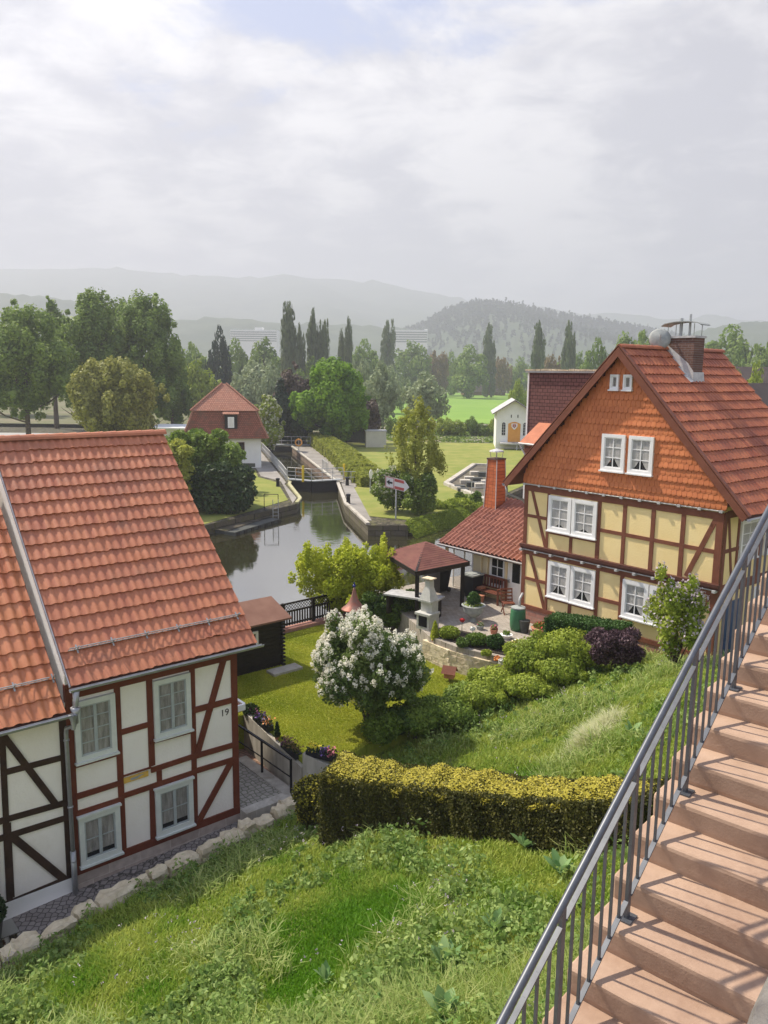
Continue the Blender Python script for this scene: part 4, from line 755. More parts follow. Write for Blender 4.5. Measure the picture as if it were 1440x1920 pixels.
# concrete garden wall with planters: runs from the porch to the hedge
WA, WB_ = np.array(gz(463, 1335, 2.05)[:2]), np.array(gz(572, 1424, 2.0)[:2]); WC = np.array(gz(626, 1420, 2.25)[:2])
def wall_seg(mb, a, b, z0, za, zb, w=0.22):
    d = (b-a)/np.linalg.norm(b-a); n = np.array([-d[1], d[0]])*w/2; q = [a-n, b-n, b+n, a+n]
    mb.add([(*q[0], z0), (*q[1], z0), (*q[2], z0), (*q[3], z0), (*q[0], za), (*q[1], zb), (*q[2], zb), (*q[3], za)], [(0, 3, 2, 1), (4, 5, 6, 7), (0, 1, 5, 4), (1, 2, 6, 5), (2, 3, 7, 6), (3, 0, 4, 7)])
g_ = MB(); wall_seg(g_, WA, WB_, 0.6, 2.10, 1.80); wall_seg(g_, WB_, WC, 0.6, 2.22, 2.05, 0.26); g_.build('garden_wall', M['concrete'], None, label='weathered concrete retaining wall with flower boxes along the lawn', cat='wall')
LAWN = [tuple(WA), tuple(WB_), tuple(WC), (-0.4, 20.6), (0.1, 20.9), (1.4, 21.9), (3.0, 23.2), (4.3, 24.4), (3.3, 25.5), (1.9, 27.2), (1.2, 29.4), (-1.5, 32.1), (-5.2, 29.4), LW(0.6, 8.6)[:2], LW(0.6, 3.3)[:2]]
m_ = MB(); m_.prism(LAWN, 0.5, 1.98); m_.build('garden_lawn', M['lawn'], None, kind='structure')
PAT = [(1.65, 27.15), (2.5, 26.1), (3.4, 25.45), (4.2, 24.9), (5.4, 24.6), (8.5, 24.4), (8.5, 30), (6.5, 38), (2.6, 35.3), (-0.3, 33.0), (0.9, 29.5)]
m_ = MB(); m_.prism(PAT, 0.5, 2.90); m_.build('patio', M['patio_paving'], None, kind='structure')
# ---------------------------------------------------------------- stairs and their railing
SB0 = np.array([1.502, 4.393, CH-3.243]); SG = 0.7299; ST_T, ST_R, ST_N, ST_H = 0.2711, 0.165, 0.1534, 1.0216
sr = thing('staircase', 'broad reddish sandstone stairs climbing to the right', 'staircase', tuple(SB0), math.pi/2-SG)   # local x = uphill, y = left
for k in range(-8, 17):
    a = k*ST_T-ST_N; z = k*ST_R; j = random.uniform(-.003, .003)
    m_ = MB(); y0, y1 = -2.9, 0.155+j; r = 0.014; x1 = a+ST_T+0.03
    prof = [(a+0.012, z-ST_R-0.002), (a+0.006, z-ST_R+0.03), (a, z-0.03), (a+0.004, z-0.009), (a+0.016, z-0.001), (a+0.05, z), (x1, z), (x1, z-ST_R-0.002)]
    n = len(prof); vs = [(p[0]+random.uniform(-.002, .002), y, p[1]) for y in (y0, -2.2, -1.5, -0.8, -0.2, y1-0.012) for p in prof]; fs = [(s_*n+i, s_*n+(i+1) % n, (s_+1)*n+(i+1) % n, (s_+1)*n+i) for s_ in range(5) for i in range(n)]
    vs += [(p[0]+(0.008 if p[0] < a+0.1 else 0), y1, p[1]-(0.008 if p[1] > z-0.02 else 0)) for p in prof]; fs += [(5*n+i, 5*n+(i+1) % n, 6*n+(i+1) % n, 6*n+i) for i in range(n)]+[tuple(range(6*n, 7*n)), tuple(range(n))[::-1]]
    m_.add(vs, fs); m_.build('step', M['step_stone'], sr)
sw = MB(); sw.yprism([(-8*ST_T, -8*ST_R-0.35), (17*ST_T, 17*ST_R-0.35), (17*ST_T, -6), (-8*ST_T, -6)], 0.02, 0.12); sw.build('side_wall', M['sandstone_plinth'], sr)
rl_ = thing('stair_railing', 'grey steel railing with round handrail along the left side of the stone stairs', 'railing', tuple(SB0), math.pi/2-SG)
sl_ = ST_R/ST_T
def rp(x, h, y=0.0): return (x, y, x*sl_+h)
hr_ = MB(); X0, X1 = -8*ST_T, 16*ST_T
hr_.tube([rp(X0+(X1-X0)*i/12, ST_H+0.004*math.sin(i*1.3)) for i in range(13)], 0.0215, 14); hr_.build('handrail', M['rail_paint'], rl_, smooth=True)
posts = [i*3*ST_T for i in range(-3, 6)]
for i, x in enumerate(posts):
    p = MB(); p.box(x-0.020, x+0.020, -0.011, 0.011, x*sl_+0.008, x*sl_+ST_H-0.01); p = p.build('post', M['rail_paint'], rl_)
    MB().box(x-0.055, x+0.055, -0.045, 0.045, x*sl_, x*sl_+0.011).build('base_plate', M['rail_paint'], p)
    if i+1 < len(posts):
        xn = posts[i+1]
        MB().bar(rp(x+0.02, ST_H-0.115), rp(xn-0.02, ST_H-0.115), 0.030, 0.012, up=(0, 0, 1)).build('upper_rail', M['rail_paint'], rl_)
        MB().bar(rp(x+0.02, 0.135), rp(xn-0.02, 0.135), 0.030, 0.012, up=(0, 0, 1)).build('lower_rail', M['rail_paint'], rl_)
        for k in range(1, 7):
            q = x+(xn-x)*k/7; MB().box(q-0.0075, q+0.0075, -0.0075, 0.0075, q*sl_+0.13, q*sl_+ST_H-0.112).build('baluster', M['rail_paint'], rl_)
# rounded parapet coping the photographer leans over
pp = gy(1430, 1915, 1.5)
cp_ = MB(); e1 = gy(1383, 1925, 1.45); e2 = gy(1445, 1840, 1.75); d = (e2-e1)[:2]; d /= np.linalg.norm(d); nn = np.array([d[1], -d[0]])
zt = float(e1[2]); a = e1[:2]-d*0.5; b = e2[:2]+d*1.5; vs = []
for (o, dz) in ((0, -0.12), (0, -0.03), (0.01, -0.01), (0.035, 0), (0.5, 0.0), (0.5, -0.12)):
    for s_ in range(9): u = s_/8; w = 0.02*math.sin(u*3.1)+0.008*math.sin(u*17); p = a+(b-a)*u+nn*(o+w); vs.append((p[0], p[1], zt+dz))
cp_.add(vs, [(r*9+i, r*9+i+1, (r+1)*9+i+1, (r+1)*9+i) for r in range(5) for i in range(8)]+[tuple(r*9 for r in range(6)), tuple(r*9+8 for r in range(6))]); cp_.build('parapet', M['coping_stone'], None, label='weathered grey stone coping at the bottom right corner beside the stairs', cat='parapet')

# ---------------------------------------------------------------- limestone kerb of rough blocks along the street
kl = [(-9.2, 10.85), (-7.45, 13.1), (-4.95, 16.05), (-3.25, 17.85), (-1.85, 19.35), (-1.2, 20.0)]
rw = thing('stone_edging', 'rough pale limestone blocks edging the grassy slope along the cobbled street', 'stone edging', (0, 0, 0))
seg = []; 
for i in range(len(kl)-1):
    a, b = np.array(kl[i]), np.array(kl[i+1]); Ls = np.linalg.norm(b-a); seg.append((a, b, Ls))
tot = sum(s_[2] for s_ in seg); u = 0; nb = 0
while u < tot:
    ln = random.uniform(0.30, 0.80)*random.choice((.8, 1, 1.15)); q = u+ln/2; 
    for a, b, Ls in seg:
        if q <= Ls: break
        q -= Ls
    q = min(q, Ls); c = a+(b-a)*q/Ls; an = math.atan2(*(b-a)[::-1]); hh = random.uniform(0.34, 0.50); ww = random.uniform(0.24, 0.46)
    import bmesh
    bm = bmesh.new(); bmesh.ops.create_cube(bm, size=1); bmesh.ops.subdivide_edges(bm, edges=bm.edges[:], cuts=3, use_grid_fill=True)
    for v in bm.verts:
        x, y, z = v.co; k = 1-0.10*(abs(2*x)**4*(abs(2*y)**2+abs(2*z)**2)+abs(2*y)**4*abs(2*z)**4)*0.6
        f = 0.10*math.sin(x*9+nb)+0.10*math.cos(y*8+z*7+nb*2.3)
        v.co = Vector((x*(ln+0.02)*k, y*ww*k*(1+f), z*hh*k*(1+f*1.2)))+Vector([random.uniform(-.012, .012) for _ in range(3)])*1.6
    me = bpy.data.meshes.new('block'); bm.to_mesh(me); bm.free(); me.materials.append(M['limestone']); o = link(me, 'block', rw); o.location = (c[0]+random.uniform(-.05, .05), c[1]+random.uniform(-.05, .05), 1.0+random.uniform(-.07, .05)); o.rotation_euler = (random.uniform(-.12, .12), random.uniform(-.10, .10), an+random.uniform(-.16, .16)); u += ln+random.uniform(-.02, .05); nb += 1

# ---------------------------------------------------------------- grass and weeds of the slope
def hit(px, py):
    d = ray(px, py); t = 4.0
    while t < 40:
        p = O3+d*t
        if p[2] < float(hgt(p[0], p[1])): return p
        t += 0.05
    return O3+d*t
def inview(X, Y, Z, mx=220):
    rel = np.stack([X, Y, Z-CH], -1); k = rel@_W; u = 720+CF*(rel@_R2)/k; v = 960-CF*(rel@_U2)/k; return (u > -mx) & (u < 1440+mx) & (v < 1920+mx) & (v > 1100)
def vnoise(X, Y, s, seed):
    r = np.random.default_rng(seed); t = r.uniform(0, 6.28, 12); f = r.normal(0, s, (12, 2)); return sum(np.sin(X*f[i, 0]+Y*f[i, 1]+t[i]) for i in range(12))/3.4
STL = [tuple((SB0[:2]+np.array([math.sin(SG), math.cos(SG)])*x+np.array([-math.cos(SG), math.sin(SG)])*y)) for x, y in ((-3, 0.14), (6, 0.14), (6, -4), (-3, -4))]
HEDGE = [(-1.0, 16.2), (0.4, 15.6), (1.7, 14.7), (3.0, 13.3), (4.3, 11.9)]
KIN = [(-9.3, 10.3), (-7.1, 12.95), (-4.7, 15.85), (-3.0, 17.65), (-1.6, 19.1), (-0.7, 20.2), (30, 45), (30, 0), (-9.3, 0)]
def scatter(n, seed):
    r = np.random.default_rng(seed); X = r.uniform(-9.6, 12, n); Y = r.uniform(2, 26, n); ok = pil_np(X, Y, SLOPE) & ~pil_np(X, Y, STL) & pil_np(X, Y, KIN); X, Y = X[ok], Y[ok]; Z = hgt(X, Y); D = np.sqrt(X*X+Y*Y+(Z-CH)**2)
    ok = inview(X, Y, Z) & (r.random(len(X)) < np.clip((11.0/D)**1.6, 0.06, 1)); return X[ok], Y[ok], Z[ok], D[ok], r
fp = hit(640, 1740); fp2 = hit(560, 1880); fp3 = hit(820, 1640)
def freshmask(X, Y): return np.clip(1.5-np.hypot((X-fp[0])/1.3, (Y-fp[1])/1.5), 0, 1)+np.clip(1.3-np.hypot((X-fp2[0])/0.7, (Y-fp2[1])/0.8), 0, 1)
def blades(X, Y, Z, hgt_, wid, lean, tint, r, name, m, seg=1):
    n = len(X); a = r.uniform(0, 6.283, n); sx, sy = np.cos(a), np.sin(a); la = r.uniform(0, 6.283, n); lx, ly = np.cos(la)*lean*hgt_, np.sin(la)*lean*hgt_; w = wid/2
    B0 = np.stack([X-sx*w, Y-sy*w, Z-0.02], -1); B1 = np.stack([X+sx*w, Y+sy*w, Z-0.02], -1); m0 = np.stack([X+lx*.35, Y+ly*.35, Z+hgt_*0.6], -1); s3 = np.stack([sx*w*.8, sy*w*.8, 0*w], -1); T = np.stack([X+lx, Y+ly, Z+hgt_*(1-0.25*lean)], -1)
    q1 = np.stack([B0, B1, m0+s3, m0-s3], 1); s4 = s3*0.25; q2 = np.stack([m0-s3, m0+s3, T+s4, T-s4], 1)
    return np.concatenate([q1, q2]), np.concatenate([tint, tint])
X, Y, Z, Dd, r = scatter(1600000, 11); fm = np.clip(freshmask(X, Y), 0, 1); pn = vnoise(X, Y, 1.4, 3); pn2 = vnoise(X, Y, 3.5, 5)
keep = r.random(len(X)) < np.where(fm > .4, 1.0, 0.55); X, Y, Z, Dd, fm, pn, pn2 = [q[keep] for q in (X, Y, Z, Dd, fm, pn, pn2)]
h_ = (0.07+0.09*np.clip(pn+.3, 0, 1.4)+0.06*r.random(len(X)))*(1-0.25*fm)*np.clip(1.0, .4, 1.3); ti_ = np.clip(0.68+0.25*pn2-0.70*fm+r.normal(0, .16, len(X)), 0, 1)
V1, T1 = blades(X, Y, Z, h_, 0.011+0.0009*Dd*(Dd > 12), 0.5, ti_, r, '', None)
fastmesh('grass', V1, M['grass_blade'], T1, None, kind='stuff', label='short green grass covering the slope below the stairs', cat='grass')
X, Y, Z, Dd, r = scatter(420000, 12); fm = freshmask(X, Y); pn = vnoise(X, Y, 1.1, 8); keep = (pn+r.normal(0, .3, len(X)) > 0.42) & (fm < 0.45+.3*r.random(len(X))); X, Y, Z, Dd, pn = [q[keep] for q in (X, Y, Z, Dd, pn)]
h_ = 0.18+0.26*r.random(len(X))*np.clip(pn+.5, .3, 1.3); V2, T2 = blades(X, Y, Z, h_, 0.009+0.0008*Dd*(Dd > 12), 0.75, np.clip(r.normal(.5, .28, len(X)), 0, 1), r, '', None)
fastmesh('tall_grass', V2, M['grass_long'], T2, None, kind='stuff', label='tall pale seeding grass swaying on the slope', cat='grass')
# leafy weeds in clumps
X, Y, Z, Dd, r = scatter(60000, 13); fm = freshmask(X, Y); pn = vnoise(X, Y, 1.3, 21); pn2 = vnoise(X, Y, 0.9, 33)
keep = (pn > -0.45) & (fm < .3) & (r.random(len(X)) < np.where(X+0.25*(Y-14) > 1.2, .16, .5)); X, Y, Z, Dd, pn2 = [q[keep] for q in (X, Y, Z, Dd, pn2)]; nl = 26; n = len(X)
hw = r.uniform(.10, .34, n)*np.clip(1+0.5*pn2, .5, 1.6); P = np.repeat(np.stack([X, Y, Z], -1), nl, 0); kk = np.repeat(hw, nl); d = r.normal(size=(n*nl, 3)); d /= np.linalg.norm(d, axis=1)[:, None]; P = P+d*kk[:, None]*np.array([.55, .55, .6])*r.random((n*nl, 1))**.4+np.array([0, 0, 1])*kk[:, None]*0.55
d[:, 2] = np.abs(d[:, 2])+.4; V3 = leafquads(P, 0.030+0.0012*np.repeat(Dd, nl), d/np.linalg.norm(d, axis=1)[:, None], 0.45, 2.0, r); T3 = np.clip(np.repeat(r.normal(.45, .3, n), nl)+r.normal(0, .15, n*nl), 0, 1)
fastmesh('weeds', V3, M['leaf_weed'], T3, None, kind='stuff', label='dense leafy weeds growing between the grass on the slope', cat='weeds')
# tiny white and violet flower heads
X, Y, Z, Dd, r = scatter(9000, 14); k = (vnoise(X, Y, 1.0, 40) > .35); X, Y, Z = X[k], Y[k], Z[k]; P = np.repeat(np.stack([X, Y, Z+r.uniform(.2, .4, len(X))], -1), 4, 0)+r.normal(0, .018, (len(X)*4, 3))
fastmesh('meadow_flowers', leafquads(P, 0.022, rng=r), M['blossom_lilac'], r.random(len(P)), None, kind='stuff', label='scattered small pale flowers in the wild grass', cat='flowers')
# pale feathery patch beside the stairs
c = hit(1115, 1388); X = c[0]+r.normal(0, .30, 6000); Y = c[1]+r.normal(0, .16, 6000)+(X-c[0])*0.9; Z = hgt(X, Y); V, T = blades(X, Y, Z, r.uniform(.15, .45, 6000), np.full(6000, .012), .8, r.uniform(.7, 1, 6000), r, '', None)
mat('grass_feather', (0.40, 0.44, 0.18), tint=(0.66, 0.66, 0.40), trans=.3, rough=.6); fastmesh('feather_grass', V, M['grass_feather'], T, None, kind='stuff', label='pale feathery grass patch on the upper slope behind the golden hedge', cat='grass')
# big leaved plants, each a thing
def leafplant(name, label, p, n, L_, w, m, up=0.8, seed=0, cat='plant', group=None):
    r = random.Random(seed); mb = MB(); root = Vector((0, 0, 0))
    for i in range(n):
        a = i*2.4+r.uniform(-.3, .3); l = L_*r.uniform(.6, 1.1); tilt = r.uniform(0.25, 1.0)*(1-up*0.5); dx, dy = math.cos(a), math.sin(a); pts = []
        for k in range(6):
            u = k/5; x = l*math.sin(tilt)*u*(1+.3*u); z = l*math.cos(tilt)*u-0.55*l*u*u*tilt; ww = w*math.sin(math.pi*min(1, max(0.04, (u-.15)/.85)))**.7*r.uniform(.9, 1.1) if u > .2 else w*0.08; pts.append((x, z, ww))
        vs = []
        for x, z, ww in pts: vs += [(dx*x-dy*ww/2, dy*x+dx*ww/2, z+.02), (dx*x, dy*x, z-ww*.12+.02), (dx*x+dy*ww/2, dy*x-dx*ww/2, z+.02)]
        mb.add(vs, [(3*k+j, 3*k+j+1, 3*k+4+j, 3*k+3+j) for k in range(5) for j in (0, 1)], r.uniform(.1, 1))
    o = mb.build(name, m, None, smooth=True); o['label'] = label; o['category'] = cat; o.location = (float(p[0]), float(p[1]), float(p[2])+.06)
    if group: o['group'] = group
    return o
for i, (px, py, n, l, w, lb) in enumerate([(838, 1830, 24, .45, .13, 'large dock plant with upright blue-green leaves near the bottom centre right'), (832, 1925, 16, .42, .13, 'broad dock leaves cut by the bottom edge of the picture'), (700, 1905, 9, .25, .06, 'small pale rosette on the short grass near the bottom edge'),
        (1050, 1650, 16, .45, .13, 'leafy dock plant growing under the right end of the golden hedge'), (610, 1850, 12, .35, .09, 'pale thistle rosette left of the dock plant in the grass'), (930, 1760, 12, .36, .10, 'leafy weed right of the big dock plant near the railing'), (1185, 1385, 10, .4, .13, 'leafy plant beside the railing on the upper slope'), (985, 1600, 12, .4, .12, 'dark leafy plant at the foot of the hedge front'), (420, 1560, 10, .3, .09, 'leafy weed just above the limestone edging')]):
    leafplant('dock_plant', lb, hit(px, py), n, l, w, M['leaf_dock'], seed=i)

# ---------------------------------------------------------------- hedges and shrubs near
def hedge(name, label, line, width, zb, zt, n, ls, m, mtop=None, ntop=0, rng=RNG, lump=0.10, core='dark_bark', group=None, taper=0.9):
    """clipped hedge along a polyline; zb / zt give base and top height per vertex"""
    t = thing(name, label, 'hedge', (line[0][0], line[0][1], 0), 0, group); o = np.array([line[0][0], line[0][1], 0])
    Lp = np.array(line, float); sg = np.linalg.norm(np.diff(Lp, axis=0), axis=1); cum = np.r_[0, np.cumsum(sg)]; tot = cum[-1]
    def at(s): return np.stack([np.interp(s, cum, Lp[:, 0]), np.interp(s, cum, Lp[:, 1])], -1)
    def nrm(s): e = 0.25; q = at(np.minimum(s+e, tot))-at(np.maximum(s-e, 0)); q /= np.linalg.norm(q, axis=1)[:, None]; return np.stack([-q[:, 1], q[:, 0]], -1)
    def pts(n, top_only):
        s = rng.uniform(-0.02, tot+0.02, n); s = np.clip(s, 0, tot); zbs, zts = np.interp(s, cum, zb), np.interp(s, cum, zt); H = zts-zbs; c = at(s); nn = nrm(s); W = width/2
        if top_only: side = np.zeros(n, int)
        else:
            A = np.array([0.0, H.mean(), H.mean()]); side = rng.choice(3, n, p=np.array([width*0.8, H.mean(), H.mean()*.6])/(width*.8+1.6*H.mean()))
        lat = np.where(side == 0, rng.uniform(-1, 1, n), np.where(side == 1, -1.0, 1.0)); hz = np.where(side == 0, 1.0, rng.random(n)); lw = lat*W*(taper+(1-taper)*(1-hz))
        rnd = np.where(side == 0, -0.10*np.abs(lat)**4, 0)
        dd = lump*(np.sin(s*5.1+hz*3)*.4+np.sin(s*11.7+hz*5+lat*2)*.35+np.sin(s*2.3+7+lat)*.4)+rng.normal(0, .025, n)-np.abs(rng.normal(0, .05, n))
        d3 = np.where(side[:, None] == 0, np.stack([0*s, 0*s, 1+0*s], -1), np.c_[nn*lat[:, None], 0*s])
        P = np.c_[c+nn*lw[:, None], zbs+hz*H+rnd]+d3*dd[:, None]; return P-o, d3
    K = MB(); ns = 12; S_ = np.linspace(0.0, tot, ns+1); c = at(S_); nn = nrm(S_); zb_, zt_ = np.interp(S_, cum, zb), np.interp(S_, cum, zt); vs = []
    for i in range(ns+1):
        for lt, z in ((-1, zb_[i]-.2), (1, zb_[i]-.2), (1, zt_[i]-.13), (-1, zt_[i]-.13)): q = c[i]+nn[i]*lt*(width/2-.14); vs.append((q[0]-o[0], q[1]-o[1], z))
    K.add(vs, [(i*4+j, i*4+(j+1) % 4, (i+1)*4+(j+1) % 4, (i+1)*4+j) for i in range(ns) for j in range(4)]+[(0, 1, 2, 3), (ns*4+3, ns*4+2, ns*4+1, ns*4)]); K.build('branches', M[core], t)
    P, d3 = pts(n, False)
    # the two ends
    ne = n//10
    for e in (0, tot):
        sgn = -1 if e == 0 else 1; q = at(np.array([e]))[0]; nr = nrm(np.array([e]))[0]; fw = np.array([nr[1], -nr[0]])*sgn; la = rng.uniform(-1, 1, ne)*width/2; zz_ = rng.uniform(np.interp(e, cum, zb), np.interp(e, cum, zt), ne)
        Pe = np.c_[q+nr*la[:, None]+fw*rng.normal(.02, .05, ne)[:, None], zz_]-o; P = np.r_[P, Pe]; d3 = np.r_[d3, np.tile([*fw, 0], (ne, 1))]
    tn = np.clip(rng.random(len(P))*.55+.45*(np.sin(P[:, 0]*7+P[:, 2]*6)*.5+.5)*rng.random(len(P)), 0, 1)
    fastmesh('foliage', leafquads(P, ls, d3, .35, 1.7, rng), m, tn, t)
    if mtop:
        P, d3 = pts(ntop, True); P[:, 2] += .015; fastmesh('new_growth', leafquads(P, ls, d3, .65, 1.5, rng), mtop, rng.random(len(P)), t)
    return t
hb_ = [float(hgt(x, y)) for x, y in HEDGE]
HZT = [float(gy(px, py, y)[2]) for (px, py), (x, y) in zip([(625, 1430), (765, 1450), (905, 1462), (1030, 1478), (1165, 1478)], HEDGE)]
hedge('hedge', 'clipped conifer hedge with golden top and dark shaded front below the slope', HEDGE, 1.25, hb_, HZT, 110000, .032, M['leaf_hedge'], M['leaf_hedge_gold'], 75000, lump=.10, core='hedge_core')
def shrub(name, label, p, blobs, n, ls, m, cat='shrub', group=None, shell=.45, rng=RNG, bias=.4, extra=None, stems=5, asp=1.7):
    t = thing(name, label, cat, tuple(map(float, p)), 0, group); P, d, tn = blobs_cloud(blobs, n, rng, shell); fastmesh('foliage', leafquads(P, ls, d, bias, asp, rng), m, tn, t)
    if stems:
        mb = MB()
        for i in range(stems): b = blobs[i % len(blobs)]; mb.tube([(0.05*math.cos(i*2), .05*math.sin(i*2), -.1), (b[0]*.5, b[1]*.5, b[2]*.5), (b[0]*.95, b[1]*.95, b[2])], [.028, .02, .008], 5)
        mb.build('stem', M['bark'], t)
    if extra: n2, ls2, m2, nm2 = extra; P, d, tn = blobs_cloud(blobs, n2, rng, .12); k = (d[:, 2] > -.4); P, d, tn = P[k], d[k], tn[k]; fastmesh(nm2, leafquads(P*1.02, ls2, d, .4, 1.3, rng), m2, tn, t)
    return t
p = hit(610, 1500); p[2] = float(hgt(*p[:2])); B1 = [(-.12, 0, .85, .5, .45, .38), (.15, 0, .55, .4, .4, .5), (-.2, .1, .4, .35, .35, .45)]
p = np.array([-1.42, 17.2, 0]); p[2] = float(hgt(p[0], p[1])); s_ = shrub('conifer_shrub', 'small conifer bush with a dead brown side at the left end of the golden hedge', p, B1, 9000, .045, M['leaf_hedge'], extra=(3500, .045, M['leaf_hedge_gold'], 'new_growth'))
P, d, tn = blobs_cloud([(.38, -.25, .62, .22, .2, .42)], 1500); fastmesh('dead_foliage', leafquads(P, .045, d, .3, 1.8), M['leaf_dead'], tn, s_)
# long loose hedge between lawn and slope, from the lilac to the yellow house
HL = [(0.75, 21.5), (1.9, 22.6), (3.2, 23.6), (4.6, 23.9), (5.9, 23.8), (7.2, 23.6)]
for i, (x, y, rx, rz, hh, m_, lb) in enumerate([(0.55, 21.35, .75, .5, .45, 'leaf_laurel', 'low dark green bush under the white lilac'), (1.45, 21.75, .95, .58, .5, 'leaf_mid', 'dark green bush right of the lilac at the lawn edge'), (2.5, 22.5, .95, .6, .5, 'leaf_mid', 'spreading green bush in the middle of the hedge row above the lawn'),
        (3.5, 23.1, 1.05, .62, .5, 'leaf_fresh', 'bright green bush of the hedge row below the flower bed'), (4.6, 23.4, 1.15, .85, .8, 'leaf_fresh', 'bright yellow-green bush below the terracotta pot'), (5.6, 23.2, 1.2, .85, .85, 'leaf_fresh', 'widest bright green bush in front of the purple shrub'), (4.3, 22.4, .9, .45, .4, 'leaf_fresh', 'low green bush in front of the bright hedge row'), (1.9, 21.6, 1.0, .6, .5, 'leaf_mid', 'low green bush at the slope edge right of the lilac trunk'), (2.9, 22.3, .9, .55, .5, 'leaf_fresh', 'low bright bush between the dark bushes and the bright hedge row'), (5.3, 22.5, .9, .55, .5, 'leaf_fresh', 'low bright bush at the slope edge in front of the widest bright bush'), (0.95, 21.3, .8, .5, .45, 'leaf_mid', 'small mid green bush on the slope side of the dark bush by the lilac')]):
    z = max(1.95, float(hgt(x, y))) if y < 23.2 or x > 3.3 else 2.0
    rr = np.random.default_rng(100+i); bl = [(0, 0, hh, rx*.75, rx*.6, rz*.8)]+[(rr.uniform(-1, 1)*rx*.7, rr.uniform(-1, 1)*rx*.5, hh+rr.uniform(-.15, .3)*rz, rx*.2, rx*.2, rz*.26) for _ in range(34)]
    shrub('garden_bush', lb, (x, y, z), bl, 17000, .048, M[m_], bias=.6, group='bushes of the hedge row above the lawn', rng=rr)
x, y = -.35+.0, 21.1
rr = np.random.default_rng(5); p = (0.0, 20.95, 1.9); bl = [(0, 0, .45, .55, .5, .45)]+[(rr.uniform(-.45, .45), rr.uniform(-.4, .4), .45+rr.uniform(-.1, .4), .24, .24, .24) for _ in range(9)]
shrub('garden_bush', 'round light green bush at the foot of the white lilac trunk', p, bl, 6500, .055, M['leaf_mid'], rng=rr)
r = np.random.default_rng(71); n = 260000; X = r.uniform(-5.5, 4.5, n); Y = r.uniform(20, 32.5, n); k = pil_np(X, Y, LAWN); X, Y = X[k], Y[k]; nl_ = vnoise(X, Y, 2.2, 91)
V, T = blades(X, Y, np.full(len(X), 1.985), r.uniform(.02, .05, len(X)), np.full(len(X), .022), .6, np.clip(.45+.3*nl_+r.normal(0, .2, len(X)), 0, 1), r, '', None)
mat('lawn_blade', (0.27, 0.34, 0.018), tint=(0.56, 0.56, 0.07), trans=.3, rough=.6); fastmesh('lawn_grass', V, M['lawn_blade'], T, None, kind='stuff', label='short mown grass of the sunny garden lawn', cat='grass')
# white lilac tree
rr = np.random.default_rng(42); LX = (-0.30, 21.55, 1.95); li = thing('lilac_tree', 'round lilac tree covered in white blossoms on the garden lawn', 'tree', LX)
bl = crown_blobs(1.62, 1.5, 1.30, 2.08, 34, rr, .27); P, d, tn = blobs_cloud(bl, 34000, rr, .5); k = P[:, 2] > .55; fastmesh('foliage', leafquads(P[k], .062, d[k], .35, 1.7, rr), M['leaf_lilac'], tn[k], li)
tk = MB()
for i, (a, l) in enumerate([(0.3, 1), (1.7, .9), (2.9, 1.0), (4.1, .8), (5.3, .95)]): tk.tube([(.06*math.cos(a), .06*math.sin(a), -.1), (.25*math.cos(a)*l, .2*math.sin(a)*l, .6), (.7*math.cos(a)*l, .6*math.sin(a)*l, 1.5), (1.0*math.cos(a)*l, .9*math.sin(a)*l, 2.4)], [.055, .045, .03, .01], 6)
tk.build('trunk', M['bark'], li)
# conical blossom panicles on the outside, mostly on the upper and left side
cent = []; P, d, _ = blobs_cloud(bl, 7000, rr, .03)
ctr = np.array([0, 0, 2.15])
for q, dn in zip(P, d):
    rel = (q-ctr)/np.array([1.62, 1.5, 1.38]); 
    if np.linalg.norm(rel) > .80 and (rel[2] > -.3 or rr.random() < .3) and rel[2]*.6-rel[0]*.3+rr.normal(0, .35) > -.12: cent.append((q, rel/np.linalg.norm(rel)))
cent = cent[::2][:470]; FP = []; FD = []
for q, dn in cent:
    nfl = 26; u = rr.random(nfl); rad = .085*(1-u*.6); ax = dn*.4+np.array([0, 0, .75]); ax /= np.linalg.norm(ax); e = rr.normal(size=(nfl, 3)); e /= np.linalg.norm(e, axis=1)[:, None]; FP.append(q+ax*u[:, None]*.14+e*rad[:, None]); FD.append(e)
FP = np.concatenate(FP); FD = np.concatenate(FD); fastmesh('blossom', leafquads(FP, .045, FD, .6, 1.1, rr), M['blossom_white'], rr.random(len(FP)), li)
# lime shrub at the river fence
rr = np.random.default_rng(9); lm = gz(655, 1158, 2.0); bl = crown_blobs(2.35, 1.5, 1.3, 1.8, 34, rr, .22)+[(rr.uniform(-2.2, 1.8), rr.uniform(-1, .5), rr.uniform(2.2, 3.1), .16, .16, .5) for _ in range(16)]
shrub('lime_shrub', 'large lime green shrub leaning over the river fence beside the gazebo', (lm[0]+.1, lm[1]-.2, 2.0), bl, 30000, .075, M['leaf_lime'], rng=rr, stems=8)
rr = np.random.default_rng(10); q = gz(742, 1165, 2.4); bl = [(0, 0, .75, .85, .6, .7), (-.9, .1, .65, .6, .5, .6), (.6, .1, .8, .5, .5, .65)]+[(rr.uniform(-1.3, 1), rr.uniform(-.5, .4), rr.uniform(.5, 1.45), .28, .28, .22) for _ in range(16)]
shrub('dark_hedge_bush', 'dark glossy green bush between the lime shrub and the stone barbecue', (q[0]-.1, q[1]+.1, 2.1), bl, 15000, .07, M['leaf_laurel'], rng=rr)
